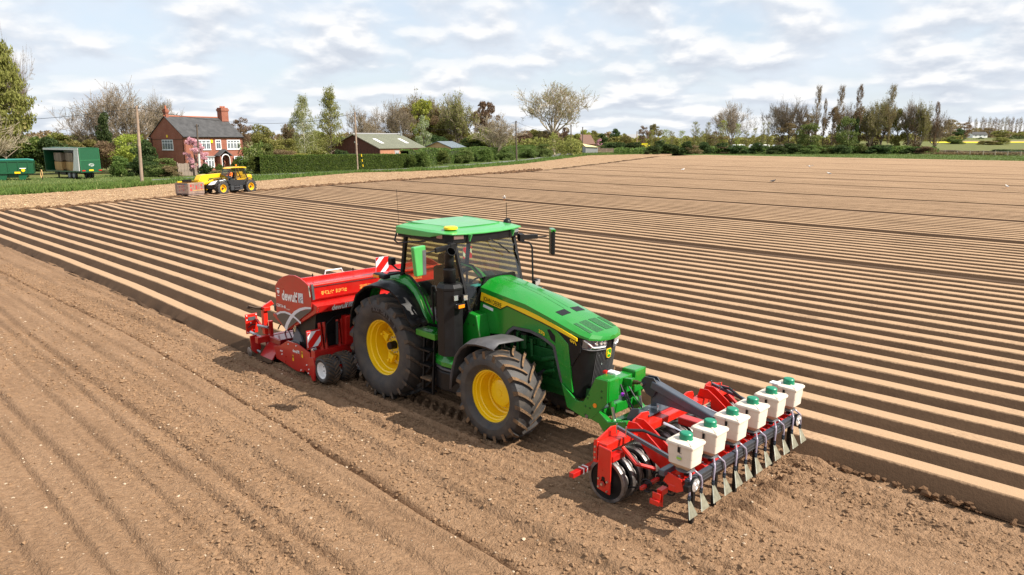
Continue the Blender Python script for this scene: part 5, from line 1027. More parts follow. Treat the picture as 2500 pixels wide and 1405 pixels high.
for y in (-1.37, -.95, .95, 1.37): MB().bar((PX(-1.66), y, .295), (PX(-1.94), y, .5), .04, .06).build('wheel_arm', m_red, pt)
# ridging hood at the back
hd_ = MB().box(PX(-4.36), PX(-4.22), -1.80, 1.80, .36, .50); hd_.build('rear_beam', m_red, pt, bevel=.008)
for y in (-1.42, 1.42):
    MB().box(PX(-4.34), PX(-4.27), y - .04, y + .04, -.02, .82).build('rear_post', m_red, pt, bevel=.006)
    MB().box(PX(-4.48), PX(-4.36), y - .13, y - .03, .50, 1.10).box(PX(-4.48), PX(-4.3), y - .13, y + .02, 1.06, 1.15).bar((PX(-4.42), y - .08, 1.12), (PX(-4.35), y + .10, 1.24), .10, .10).build('marker_arm', m_oran, pt, bevel=.01)
    MB().tube([(PX(-4.45), y - .1, 1.12), (PX(-4.5), y - .26, 1.14), (PX(-4.52), y - .40, 1.20)], .022, 5).tube([(PX(-4.47), y - .12, 1.09), (PX(-4.52), y - .28, 1.10), (PX(-4.56), y - .42, 1.16)], .022, 5).build('marker_fork', mat('brown steel', (.07, .045, .03), .6, metal=.5), pt)
fl = MB().box(PX(-4.93), PX(-4.90), -1.74, -1.45, .44, .91).build('rear_flap', m_oran, pt, bevel=.01)
MB().box(PX(-4.897), PX(-4.885), -1.68, -1.50, .76, .84).build('flap_motor', m_gry, fl); MB().tube([(PX(-4.88), -1.70, .60), (PX(-4.87), -1.6, .66), (PX(-4.87), -1.52, .64)], .014, 5).build('flap_hose', m_hose, fl)
for y, z in ((-1.71, .88), (-1.48, .88), (-1.71, .78), (-1.48, .72), (-1.62, .70), (-1.71, .48), (-1.55, .52)): MB().cyl((PX(-4.90), y, z), (PX(-4.885), y, z), .014, n=6).build('bolt', m_white, fl)
MB().bar((PX(-4.88), -1.50, .78), (PX(-4.36), -1.45, .44), .05, .05).build('flap_arm', m_red, pt)
m_ram = mat('grey ram', (.30, .32, .36), .35, metal=.6)
for a, b in (((-4.62, -1.78, .56), (-4.30, -1.56, .40)), ((-4.62, -1.78, .22), (-4.30, -1.60, .03)), ((-4.30, -1.40, .26), (-3.7, -1.55, .24)), ((-4.55, -1.62, .70), (-4.28, -1.5, .68))): MB().cyl((PX(a[0]), a[1], a[2]), (PX(b[0]), b[1], b[2]), .032, n=10).build('ram', m_ram, pt, smooth=40)
MB().prism([(-1.86, .50), (-1.66, .52), (-1.60, .12), (-1.72, .05), (-1.84, .16)], 'yz', PX(-4.5), PX(-4.46)).build('hood_plate', m_red, pt, bevel=.006); MB().prism([(-1.55, .42), (-1.40, .44), (-1.36, .06), (-1.50, .0)], 'yz', PX(-4.40), PX(-4.36)).build('hood_plate', m_red, pt, bevel=.006)
MB().lathe([(0, -.01), (.09, -.008), (.11, 0), (.09, .008), (0, .01)], (PX(-4.55), -1.86, .12), 'y', 20).build('scraper_disc', m_worn, pt, smooth=30, recalc=True)
for k in range(4):
    y = (k - 1.5) * ROW; MB().prism([(y - .42, .06), (y - .20, .36), (y + .20, .36), (y + .42, .06), (y + .38, .06), (y + .17, .31), (y - .17, .31), (y - .38, .06)], 'yz', PX(-4.3), PX(-3.75)).build('ridging_hood', m_red, pt, bevel=.004)
MB().bar((PX(-4.25), -.6, .43), (PX(-3.3), -.6, .55), .12, .12).bar((PX(-4.25), .6, .43), (PX(-3.3), .6, .55), .12, .12).build('hood_beam', m_red, pt, bevel=.008)
MB().box(PX(-4.05), PX(-3.55), -1.60, -1.0, .40, .54).build('hood_link', mat('dark red paint', (.25, .008, .012), .3, coat=.5), pt, bevel=.02)
for k_, (a, b) in enumerate((((-4.2, -1.3, .62), (-3.5, -1.45, .75)), ((-4.1, -1.2, .5), (-3.4, -1.4, .6)), ((-4.25, -1.45, .3), (-3.55, -1.5, .42)))):
    a, b = Vector((PX(a[0]), a[1], a[2])), Vector((PX(b[0]), b[1], b[2])); MB().tube([a.lerp(b, t) + Vector((0, 0, .14 * math.sin(t * 3.14))) for t in np.linspace(0, 1, 7)], .016, 6).build('hydraulic_hose', m_hose, pt, smooth=60)
MB().box(PX(-3.62), PX(-3.48), -1.66, -1.54, 1.20, 1.34).build('rear_work_light', m_blk, pt, bevel=.025); MB().box(PX(-3.632), PX(-3.62), -1.65, -1.55, 1.22, 1.32).build('light_lens', m_lens, pt); MB().bar((PX(-3.55), -1.6, 1.3), (PX(-3.36), -1.6, 1.5), .025, .025).build('lamp_bracket', m_blk, pt)
# ------------------------------------------------------------------ telehandler with a box on its forks
PF, PR = pix(543, 478.3), pix(611, 472.3); hd_v = (PF - PR).normalized(); T_RZ = math.atan2(hd_v.y, hd_v.x)
LEFT = Vector((-hd_v.y, hd_v.x, 0)); WB = (PF - PR).length
TH0 = (PF + PR) / 2 - LEFT * .98
m_jcb = mat('telehandler yellow', (0.82, 0.46, 0.010), 0.35, coat=0.3, var=0.08); m_jblk = mat('telehandler black', (.022, .023, .025), .45, var=.2)
th = thing('telehandler', 'yellow and black telehandler carrying a wooden box along the headland', 'telehandler', TH0, T_RZ)
hw = WB / 2
def th_tyre(parent, x, y, s):
    mb = MB(); R_, h, r0 = .66, .23, .34; Rb = R_ - .045
    mb.lathe([(r0, -h * .8), (r0 + .05, -h), (Rb - .06, -h), (Rb, -h * .75), (Rb, h * .75), (Rb - .06, h), (r0 + .05, h), (r0, h * .8)], (x, y, .64), 'y', 36, 0)
    for q in (-1, 1):
        for i in range(15):
            t0 = 2 * math.pi * (i + (.5 if q > 0 else 0)) / 15; rings = []
            for j in range(3):
                u = j / 2; yy = q * h * .98 * u; tt = t0 + .26 * u; P = lambda r, a: (x + r * math.cos(a), y + yy, .64 + r * math.sin(a)); rings.append([P(Rb - .03, tt - .10), P(R_, tt - .07), P(R_, tt + .07), P(Rb - .03, tt + .10)])
            mb.loft(rings, m=0); b = len(mb.v) - 12; mb.f.append((b + 8, b + 9, b + 10, b + 11)); mb.m.append(0)
    mb.build('tyre', m_rub, parent, smooth=30, recalc=True)
for x in (hw, -hw):
    for s in (1, -1):
        w = thing('wheel', None, None); w.parent = th; th_tyre(w, x, s * .98, s)
        MB().lathe([(.35, s * .17), (.34, s * .20), (.30, s * .19), (.28, s * .06), (.14, s * .04), (.13, s * .10), (0, s * .10)], (x, s * .98, .64), 'y', 30).build('rim', m_jcb, w, smooth=35, recalc=True)
        MB().cyl((x, s * 1.08, .64), (x, s * 1.12, .64), .11, n=14).build('hub', m_jblk, w)
MB().box(-hw - .5, hw + .35, -.55, .55, .55, .95).box(-.75, .75, .5, 1.02, .42, .85).build('chassis', m_jblk, th, bevel=.04)
MB().prism([(-1.05, .80), (.50, .80), (.85, 1.0), (.85, 1.30), (-1.05, 1.30)], 'xz', .12, 1.02).build('cab_body', m_jblk, th, bevel=.04)
MB().prism([(-.10, .82), (.62, .82), (.72, 1.0), (.75, 1.30), (-.10, 1.30)], 'xz', 1.02, 1.045).build('cab_door', m_jblk, th, bevel=.02)
for z in (.45, .66): MB().box(-.30, .30, .98, 1.16, z, z + .05).build('cab_step', m_gry, th)
for _a in (.34, -.72): MB().box(_a, _a + .37, .96, 1.12, .40, .82).build('step_box', mat('charcoal plastic', (.04, .042, .045), .5), th, bevel=.03)
cp = [((.95, 1.25), (.55, 2.36)), ((.02, 1.25), (.0, 2.38)), ((-1.50, 1.30), (-.95, 2.34))]
for y in (.16, 1.0):
    for a, b in cp: MB().bar((a[0], y, a[1]), (b[0], y, b[1]), .07, .07).build('cab_pillar', m_jblk, th, bevel=.01)
MB().loft([[(.97, .16, 1.25), (.97, 1.0, 1.25)], [(.85, .16, 1.85), (.85, 1.0, 1.85)], [(.56, .16, 2.36), (.56, 1.0, 2.36)]]).build('windscreen', m_glass, th)
MB().add([(.02, 1.01, 1.3), (-1.45, 1.01, 1.33), (-.95, 1.01, 2.33), (.0, 1.01, 2.36)], [(0, 1, 2, 3)]).build('side_window', m_glass, th)
MB().add([(-1.48, .16, 1.33), (-1.48, 1.0, 1.33), (-.97, 1.0, 2.33), (-.97, .16, 2.33)], [(0, 1, 2, 3)]).build('rear_window', m_glass, th)
MB().prism([(.62, 2.33), (.50, 2.40), (.1, 2.47), (-.9, 2.47), (-1.30, 2.43), (-1.30, 2.33), (-1.0, 2.35), (-.9, 2.38), (.5, 2.38)], 'xz', .12, 1.06).build('cab_roof', m_jcb, th, bevel=.03)
MB().cyl((-.45, .7, 2.53), (-.45, .7, 2.68), .07, n=12).build('beacon', m_amber, th, smooth=40)
MB().box(.02, .40, .35, .80, 1.28, 1.42).box(-.12, .04, .35, .80, 1.40, 2.0).build('seat', m_seat, th, bevel=.04)
MB().cyl((.75, .58, 1.3), (.62, .58, 1.72), .035, n=8).build('steering_column', m_jblk, th)
bo = MB().bar((-1.9, -.22, 1.80), (2.75, -.22, 1.68), .36, .36).build('boom', m_jcb, th, bevel=.03)
MB().bar((.9, -.22, 1.70), (3.0, -.22, 1.64), .28, .28).build('inner_boom', m_jcb, th, bevel=.02)
MB().prism([(2.35, 1.90), (3.0, 1.84), (3.28, 1.45), (3.30, .40), (2.92, .36), (2.86, .95), (2.45, 1.15), (2.2, 1.48)], 'xz', -.50, .10).build('boom_head', m_jcb, th, bevel=.03)
MB().bar((1.5, -.22, 1.35), (2.7, -.22, .95), .16, .16).build('tilt_ram', m_jcb, th, bevel=.02)
MB().box(3.28, 3.36, -.75, .45, .35, 1.30).build('fork_carriage', m_jblk, th, bevel=.01)
for y in (-.55, .25): MB().box(3.36, 4.55, y - .06, y + .06, .14, .20).build('fork', m_jblk, th)
MB().prism([(hw + .95, .98), (hw + .55, 1.22), (.95, 1.42), (.95, 1.12), (hw + .45, 1.02)], 'xz', .35, .75).build('front_cowl', m_white, th, bevel=.03)
MB().tube([(hw + .75 * math.cos(a), .98, .64 + .78 * math.sin(a)) for a in np.linspace(.45, 2.5, 9)], .05, 6).build('front_mudguard', m_jblk, th); MB().tube([(-hw + .75 * math.cos(a), .98, .64 + .78 * math.sin(a)) for a in np.linspace(.35, 2.7, 9)], .05, 6).build('rear_mudguard', m_jblk, th)
MB().prism([(-1.45, .95), (-1.0, 1.28), (-1.6, 1.45), (-1.9, 1.75), (-2.25, 1.70), (-2.4, 1.0), (-2.2, .75), (-1.6, .8)], 'xz', -.95, .70).build('counterweight', m_jcb, th, bevel=.05)
MB().box(-1.0, .8, -.98, -.50, .7, 1.45).build('engine_pod', m_jcb, th, bevel=.05)
MB().box(-2.42, -2.36, .45, .65, 1.05, 1.25).build('tail_lamp', m_redlens, th)
MB().prism([(-1.02, 1.33), (-.15, 1.33), (-.15, 1.40), (-1.02, 1.38)], 'xz', 1.022, 1.05).build('cab_stripe', m_jcb, th)
def world_of(root, p):
    return root.matrix_basis @ Vector(p) if False else Vector(root.location) + Matrix.Rotation(root.rotation_euler.z, 3, 'Z') @ Vector(p)
# driver
def skin_mesh(name, verts, edges, radii, m, parent, levels=1):
    me = bpy.data.meshes.new(name); me.from_pydata(verts, edges, []); o = bpy.data.objects.new(name, me); COL.objects.link(o); o.parent = parent
    o.modifiers.new('skin', 'SKIN').use_smooth_shade = True; o.modifiers.new('sub', 'SUBSURF').render_levels = levels
    for v, r in zip(me.skin_vertices[0].data, radii): v.radius = (r, r) if not isinstance(r, tuple) else r
    me.skin_vertices[0].data[0].use_root = True
    me.materials.append(m); return o
m_skin = mat('skin', (.55, .32, .22), .6); m_hiv = mat('orange hi-vis cloth', (.95, .16, .01), .7); m_trs = mat('dark trousers', (.03, .035, .05), .8); m_hair = mat('dark hair', (.02, .015, .012), .7)
pw = world_of(th, (.16, .58, 1.42))
pe = thing('person', 'person in an orange hi-vis jacket sitting at the wheel of the yellow telehandler', 'person', pw, T_RZ)
bv = [(0, 0, .10), (-.02, 0, .32), (-.02, 0, .50), (0, 0, .60), (.03, 0, .68), (.05, 0, .80), (.0, .19, .50), (.12, .24, .28), (.34, .17, .30), (.42, .15, .32), (.0, -.19, .50), (.12, -.24, .28), (.34, -.17, .30), (.42, -.15, .32), (.10, .10, .09), (.42, .13, .11), (.46, .13, -.28), (.56, .13, -.33), (.10, -.10, .09), (.42, -.13, .11), (.46, -.13, -.28), (.56, -.13, -.33)]
be = [(0, 1), (1, 2), (2, 3), (3, 4), (4, 5), (2, 6), (6, 7), (7, 8), (8, 9), (2, 10), (10, 11), (11, 12), (12, 13), (0, 14), (14, 15), (15, 16), (16, 17), (0, 18), (18, 19), (19, 20), (20, 21)]
br_ = [.13, .13, .13, .055, .085, .075, .06, .048, .035, .03, .06, .048, .035, .03, .08, .062, .045, .04, .08, .062, .045, .04]
skin_mesh('body', bv, be, br_, m_skin, pe)
jk = [0, 1, 2, 6, 7, 8, 10, 11, 12]; skin_mesh('jacket', [bv[i] for i in jk], [(0, 1), (1, 2), (2, 3), (3, 4), (4, 5), (2, 6), (6, 7), (7, 8)], [.155, .158, .15, .075, .064, .05, .075, .064, .05], m_hiv, pe)
skin_mesh('trousers', [bv[i] for i in (0, 14, 15, 16, 18, 19, 20)], [(0, 1), (1, 2), (2, 3), (0, 4), (4, 5), (5, 6)], [.14, .092, .075, .058, .092, .075, .058], m_trs, pe)
MB().ball((.02, 0, .79), .10, .088, .09, 12, 8).build('hair', m_hair, pe, smooth=80); MB().ball((.135, 0, .73), .022, .016, .02, 8, 5).build('nose', m_skin, pe)
for s in (-1, 1): MB().ball((.125, s * .032, .755), .01, .013, .009, 6, 4).build('eye', m_hair, pe)
MB().box(.118, .134, -.026, .026, .688, .698).build('mouth', mat('lips', (.35, .14, .11), .6), pe)
MB().tube([world_of(th, (0, 0, 0)) - world_of(th, (0, 0, 0)) + Vector((.62 + .06 * math.cos(a), .58 + .17 * math.sin(a), 1.74 + .12 * math.cos(a))) for a in np.linspace(0, 6.283, 17)], .016, 5).build('steering_wheel', m_jblk, th)

# wooden potato boxes: posts, bearers and each slat a piece of its own
m_woodA = mat('weathered pallet wood', (.28, .20, .15), .85, var=.35, vscale=5, bump=.3, bscale=30); m_woodB = mat('new pallet wood', (.55, .33, .14), .8, var=.2, vscale=5); m_stencil = mat('red stencil paint', (.50, .06, .05), .7)
def wooden_box(name, label, loc, rz, lx=1.8, ly=1.25, h=1.02, ns=8, stencil=False, wood=None, group=None, cut=0):
    b = thing(name, label, 'crate', loc, rz, group); wood = wood or m_woodA; z0 = .12; sh = (h - .0) / ns
    for y in (-ly / 2 + .08, 0, ly / 2 - .08): MB().box(-lx / 2, lx / 2, y - .05, y + .05, 0, z0).build('bearer', wood, b)
    MB().box(-lx / 2, lx / 2, -ly / 2, ly / 2, z0, z0 + .03).build('box_floor', wood, b)
    for x in (-1, 1):
        for y in (-1, 1): MB().box(x * (lx / 2 - .03) - .04, x * (lx / 2 - .03) + .04, y * (ly / 2 - .03) - .04, y * (ly / 2 - .03) + .04, z0 + .03, z0 + h).build('corner_post', wood, b)
    la = MB().box(-lx / 2, lx / 2, -.013, .013, .012, sh - .012).mesh('slat', wood); lb = MB().box(-.013, .013, -ly / 2, ly / 2, .012, sh - .012).mesh('slat', wood)
    for i in range(ns):
        for s in (-1, 1):
            o = link('slat', la, b); o.location = (0, s * (ly / 2 + .022), z0 + .03 + i * sh); o = link('slat', lb, b); o.location = (s * (lx / 2 + .022), 0, z0 + .03 + i * sh)
    if stencil:
        for i in range(2, ns - 1):
            for k, (a, w) in enumerate(((-.62, .16), (-.30, .07), (-.10, .18), (.28, .07), (.46, .20))):
                if (i * 3 + k) % 4 == 0: continue
                MB().box(a, a + w, ly / 2 + .036, ly / 2 + .040, z0 + .045 + i * sh, z0 + .015 + (i + 1) * sh).build('stencil_mark', m_stencil, b)
            for k, a in enumerate((-.30, -.02, .20)):
                if (i + k) % 3: MB().box(lx / 2 + .036, lx / 2 + .040, a, a + .10, z0 + .045 + i * sh, z0 + .015 + (i + 1) * sh).build('stencil_mark', m_stencil, b)
    return b
wb_ = wooden_box('wooden_box', 'slatted wooden box with red stencilled marks, lifted on the telehandler forks', world_of(th, (4.22, -.02, .20)), T_RZ, 1.65, 1.5, .92, 8, True, mat('grey box wood', (.30, .21, .17), .85, var=.3, vscale=5))
MB().box(-.82, .82, .66, .72, 1.03, 1.08).box(-.82, .82, -.72, -.66, 1.03, 1.08).box(-.80, -.74, -.7, .7, 1.03, 1.08).box(.74, .80, -.7, .7, 1.03, 1.08).build('top_rail', m_woodB, wb_)
MB().box(-.80, .4, .785, .80, .40, .47).build('repair_slat', m_woodB, wb_); MB().box(.60, .85, .0, .5, .92, 1.0).build('blue_tag', mat('blue label', (.10, .35, .45), .5), wb_)
fr = thing('loose_fork_frame', 'yellow steel lifting frame lying across the lifted box', 'frame', world_of(th, (4.22, -.02, 1.285)), T_RZ)
MB().box(-.75, .75, -.60, -.52, .0, .10).box(-.75, -.65, -.6, .3, 0, .10).build('frame_bar', m_jcb, fr, bevel=.01); MB().box(-.65, .3, -.52, -.46, .02, .22).build('frame_plate', m_blk, fr)
# ------------------------------------------------------------------ brick house
def brick_mat(name, c1, c2, mortar, sc=1.0):
    m = bpy.data.materials.new(name); m.use_nodes = True; nt = m.node_tree; b = nt.nodes['Principled BSDF']; b.inputs['Roughness'].default_value = .9
    t = N(nt, 'ShaderNodeTexCoord'); s = N(nt, 'ShaderNodeSeparateXYZ'); L(nt, t.outputs['Object'], s.inputs[0]); cb = N(nt, 'ShaderNodeCombineXYZ')
    L(nt, M(nt, 'ADD', s.outputs[0], s.outputs[1]), cb.inputs[0]); L(nt, s.outputs[2], cb.inputs[1])
    k = N(nt, 'ShaderNodeTexBrick', i_Scale=1.0); k.inputs['Brick Width'].default_value = .23; k.inputs['Row Height'].default_value = .075; k.inputs['Mortar Size'].default_value = .008
    for i, c in zip((1, 2, 3), (c1, c2, mortar)): k.inputs[i].default_value = (*c, 1)
    L(nt, cb.outputs[0], k.inputs[0]); n = N(nt, 'ShaderNodeTexNoise', i_Scale=.9, i_Detail=5.0); L(nt, t.outputs['Object'], n.inputs['Vector'])
    L(nt, MX(nt, M(nt, 'MULTIPLY', ramp(nt, n.outputs['Fac'], [(.35, 0), (.7, 1)]).outputs[0], .5), k.outputs[0], tuple(x * .6 for x in c1)), b.inputs['Base Color']); MATS[name] = m; return m
m_brick = brick_mat('red brick', (.34, .098, .054), (.26, .070, .042), (.30, .20, .15)); m_brick2 = brick_mat('orange brick', (.46, .18, .095), (.39, .145, .08), (.42, .30, .2))
m_slate = mat('slate roof', (.056, .055, .056), .75, var=.35, vscale=1.4, bump=.4, bscale=9); m_wframe = mat('white window frame', (.82, .82, .82), .4)
m_pot = mat('terracotta', (.42, .13, .06), .8); m_lead = mat('grey lead', (.30, .30, .31), .6)
TH_H = R(60); hx = RIGHT * math.cos(TH_H) + FWD * math.sin(TH_H); H_RZ = math.atan2(hx.y, hx.x)
HL, HG, HE, HR = 11.1, 8.3, 5.45, 8.45
ho = thing('brick_house', 'two-storey red brick house with a slate roof and white windows behind the road', 'house', pix(455, 419.5), H_RZ)
# local x along the front, local y into the house (away from the road)
wl = MB().box(0, HL, 0, .3, 0, HE).box(0, HL, HG - .3, HG, 0, HE); wl.prism([(.0, 0), (HG, 0), (HG, HE), (HG / 2, HR - .05), (0, HE)], 'yz', 0, .3).prism([(.0, 0), (HG, 0), (HG, HE), (HG / 2, HR - .05), (0, HE)], 'yz', HL - .3, HL)
wl.build('wall', m_brick, ho)
rfo = thing('roof', None, None); rfo.parent = ho
sl = (HR - HE) / (HG / 2)
for s in (0, 1):
    y0, y1 = (-.25, HG / 2) if s == 0 else (HG + .25, HG / 2); z0 = HE - .25 * sl
    MB().add([(-.15, y0, z0 + .05), (HL + .15, y0, z0 + .05), (HL + .15, y1, HR + .05), (-.15, y1, HR + .05), (-.15, y0, z0 - .05), (HL + .15, y0, z0 - .05), (HL + .15, y1, HR - .05), (-.15, y1, HR - .05)], [(0, 1, 2, 3), (7, 6, 5, 4), (0, 4, 5, 1), (1, 5, 6, 2), (2, 6, 7, 3), (3, 7, 4, 0)]).build('roof_slope', m_slate, rfo, recalc=True)
MB().tube([(-.15, HG / 2, HR + .06), (HL + .15, HG / 2, HR + .06)], .10, 6).build('ridge_tiles', m_pot, rfo)
MB().bar((-.2, -.28, HE - .20), (HL + .2, -.28, HE - .20), .12, .12).build('gutter', m_blk, ho); MB().box(.02, HL - .02, -.05, 0, HE - .42, HE - .24).build('dentil_course', m_brick2, ho)
for x in np.arange(.15, HL, .42): MB().box(x, x + .16, -.10, -.05, HE - .36, HE - .26).build('dentil', m_brick2, ho)
def stack(name, x, y, w, d, z0, z1, pots):
    c = thing(name, None, None); c.parent = ho
    MB().box(x - w / 2, x + w / 2, y - d / 2, y + d / 2, z0, z1).build('stack', m_brick, c); MB().box(x - w / 2 - .10, x + w / 2 + .10, y - d / 2 - .10, y + d / 2 + .10, z1 - .50, z1 - .22).box(x - w / 2 - .05, x + w / 2 + .05, y - d / 2 - .05, y + d / 2 + .05, z1 - .62, z1 - .5).build('stack_band', m_brick, c)
    for i in range(pots): px = x + (i - (pots - 1) / 2) * .36; MB().cyl((px, y, z1), (px, y, z1 + (.5 if pots == 1 else .28)), .15, .12, 12).build('chimney_pot', m_pot, c)
stack('chimney', .30, HG / 2, .5, .6, HR - 1.6, HR + 1.15, 1); stack('chimney', HL - .5, HG / 2 - .4, 1.35, 1.1, HR - 1.8, HR + 1.65, 3)
MB().tube([(.3, HG / 2, HR + 1.3), (.3, HG / 2, HR + 2.1)], .025, 5).bar((-.4, HG / 2, HR + 2.05), (1.1, HG / 2, HR + 2.05), .03, .03).build('tv_aerial', m_gry, ho)
def window(x, z0, w, h, nx, ny, face='front', bay=0.0):
    """frame, panes and glazing bars; face 'front' looks to -y, 'gable' to -x"""
    W_ = thing('window', None, None); W_.parent = ho; bx = lambda a, b, c, d, e, f: MB().box(a, b, -d - bay, -c - bay, e, f) if face == 'front' else MB().box(-d, -c, a, b, e, f)
    bx(x - .06, x + w + .06, 0.0, .05, z0 - .06, z0 + h + .06).build('window_frame', m_wframe, W_); bx(x - .12, x + w + .12, 0, .12, z0 - .14, z0 - .062).build('sill', m_wframe, W_)
    pw_ = w / nx; hs = [h * .30, h * .70] if ny == 2 else [h]
    for i in range(nx):
        zt = z0 + h
        for hh in hs:
            bx(x + i * pw_ + .07, x + (i + 1) * pw_ - .07, .052, .06, zt - hh + .05, zt - .05).build('pane', m_pane, W_)
            bx(x + i * pw_ + pw_ * .5 - .015, x + i * pw_ + pw_ * .5 + .015, .061, .068, zt - hh + .05, zt - .05).build('glazing_bar', m_wframe, W_); zt -= hh
    return W_
K = HL / 158.0
window((478 - 455) * K + .1, 3.38, 3.0, 1.40, 4, 2); window((536 - 455) * K + .1, 3.40, .95, 1.40, 1, 2); window((566 - 455) * K + .2, 3.38, 2.5, 1.40, 4, 2)
window((502 - 455) * K, .60, 1.6, 1.50, 3, 2, bay=.35); window((581 - 455) * K + .1, .55, 1.75, 1.60, 3, 2, bay=.3)
MB().box((502 - 455) * K - .15, (502 - 455) * K + 1.75, -.55, 0, 2.17, 2.30).build('bay_roof', m_lead, ho); MB().box((581 - 455) * K, (581 - 455) * K + 2.0, -.30, -.0, .0, .5).box((502 - 455) * K - .1, (502 - 455) * K + 1.7, -.35, 0, 0, .5).build('bay_base', m_brick, ho)
window(HG * .32, 3.35, 2.6, 1.45, 4, 2, 'gable')
px_ = (530 - 455) * K; po = thing('porch', None, None); po.parent = ho
for s in (0, 1):
    a, b, c = (px_, px_ + 1.4, 1) if s == 0 else (px_ + 2.8, px_ + 1.4, 1); MB().add([(a, -1.1, 2.35), (a, 0, 2.35), (b, 0, 3.35), (b, -1.1, 3.35), (a, -1.1, 2.25), (a, 0, 2.25), (b, 0, 3.25), (b, -1.1, 3.25)], [(0, 1, 2, 3), (7, 6, 5, 4), (0, 4, 5, 1), (1, 5, 6, 2), (2, 6, 7, 3), (3, 7, 4, 0)]).build('porch_roof', m_slate, po, recalc=True)
MB().bar((px_ + .1, -1.12, 2.3), (px_ + 1.4, -1.12, 3.22), .06, .14).bar((px_ + 2.7, -1.12, 2.3), (px_ + 1.4, -1.12, 3.22), .06, .14).build('barge_board', m_gry, po)
MB().box(px_ + .35, px_ + .55, -1.05, -.05, 0, 2.25).box(px_ + 2.25, px_ + 2.45, -1.05, -.05, 0, 2.25).build('porch_pier', m_brick, po)
MB().tube([(px_ + 1.4 + .78 * math.cos(a), -1.06, 1.75 + .78 * math.sin(a)) for a in np.linspace(0, math.pi, 11)], .08, 6).bar((px_ + .62, -1.06, 0), (px_ + .62, -1.06, 1.75), .10, .10).bar((px_ + 2.18, -1.06, 0), (px_ + 2.18, -1.06, 1.75), .10, .10).build('porch_arch', m_wframe, po)
MB().box(px_ + .95, px_ + 1.85, -.03, .0, .05, 2.05).build('front_door', mat('dark door paint', (.02, .02, .022), .4), ho)
for a, z in ((523, 4.75), ): MB().box((a - 455) * K, (a - 455) * K + .42, -.12, 0, 4.35, 4.85).build('alarm_box', m_decal, ho)
MB().box(-.10, 0, HG * .45, HG * .45 + .30, 5.2, 5.6).build('alarm_box', m_decal, ho); MB().tube([(-.06, HG - .5, HE - .3), (-.06, HG - .5, .3)], .05, 6).build('drain_pipe', m_blk, ho); MB().bar((-.03, .1, HE - .55), (-.03, HG - .1, HE - .55), .04, .04).build('wall_cable', m_blk, ho)

# ------------------------------------------------------------------ barn, sheds, far buildings
m_sheet = mat('moss green sheeting', (.17, .175, .125), .7, var=.10, vscale=.6); m_cedar = mat('dark red boards', (.105, .036, .028), .85, var=.3, vscale=2.5); m_dull = mat('dull steel sheet', (.22, .25, .27), .55, var=.15)
def gable_shed(name, label, corner, ang, G, Lg, E_, A_, m_roof_, m_gable, m_side, over=.35, cat='shed'):
    """corner is nearest; local x along the eaves side (to the right), local y along the gable (to the left/away)"""
    hx_ = RIGHT * math.cos(ang) + FWD * math.sin(ang); t = thing(name, label, cat, corner, math.atan2(hx_.y, hx_.x))
    MB().prism([(0, 0), (G, 0), (G, E_), (G / 2, A_), (0, E_)], 'yz', 0, .2).build('gable_wall', m_gable, t); MB().prism([(0, 0), (G, 0), (G, E_), (G / 2, A_), (0, E_)], 'yz', Lg - .2, Lg).build('gable_wall', m_gable, t)
    MB().box(.2, Lg - .2, 0, .2, 0, E_).build('side_wall', m_side, t); MB().box(.2, Lg - .2, G - .2, G, 0, E_).build('side_wall', m_side, t)
    k = (A_ - E_) / (G / 2); r = thing('roof', None, None); r.parent = t
    for s in (0, 1):
        y0, y1 = (-over, G / 2) if s == 0 else (G + over, G / 2); z0 = E_ - over * k
        MB().add([(-over, y0, z0 + .14), (Lg + over, y0, z0 + .14), (Lg + over, y1, A_ + .14), (-over, y1, A_ + .14), (-over, y0, z0), (Lg + over, y0, z0), (Lg + over, y1, A_), (-over, y1, A_)], [(0, 1, 2, 3), (7, 6, 5, 4), (0, 4, 5, 1), (1, 5, 6, 2), (2, 6, 7, 3), (3, 7, 4, 0)]).build('roof_sheet', m_roof_, r, recalc=True)
    n = int((Lg + 2 * over) / .5)                                   # raised ribs of the sheeting
    rb = MB().bar((0, -over, E_ - over * k + .15), (0, G / 2, A_ + .15), .05, .03).mesh('sheet_rib', m_roof_)
    for i in range(n): link('sheet_rib', rb, r).location = (-over + (i + .5) * .5, 0, 0)
    return t, k
bn, kb = gable_shed('barn', 'low barn with a green sheet roof, dark red boarded gable and orange brick side', pix(928, 399.5), R(56), 14.8, 14.0, 3.15, 5.95, m_sheet, m_cedar, m_brick2, cat='barn')
rbn = [c for c in bn.children if c.name.startswith('roof')][0]
for x in (2.6, 10.4): MB().add([(x, 2.0, 3.15 + 2.0 * kb + .20), (x + 1.0, 2.0, 3.15 + 2.0 * kb + .20), (x + 1.0, 4.6, 3.15 + 4.6 * kb + .20), (x, 4.6, 3.15 + 4.6 * kb + .20)], [(0, 1, 2, 3)]).build('roof_light', m_white, rbn)
MB().tube([(-.35, 7.4, 6.12), (14.55, 7.4, 6.12)], .16, 6).build('ridge_cap', m_lead, rbn)
for a, b in ((-.35, 7.4), (15.15, 7.4)): MB().bar((-.36, a, 3.15 - .35 * kb + .06), (-.36, b, 6.02), .08, .20).build('barge_board', mat('pale barge board', (.45, .42, .34), .7), rbn)
for i in range(14): MB().box(-.03, 0, .4 + i * 1.03, .43 + i * 1.03, .05, 2.9).build('board_joint', m_blk, bn)
for y in (7.0, 6.4): MB().cyl((-.02, y, 4.4 - (7 - y) * .8), (-.25, y, 4.3 - (7 - y) * .8), .16, n=10).build('flood_light', m_white, bn)
MB().box(-.04, 0, 1.4, 11.0, .0, 1.9).build('sliding_door', m_dull, bn)
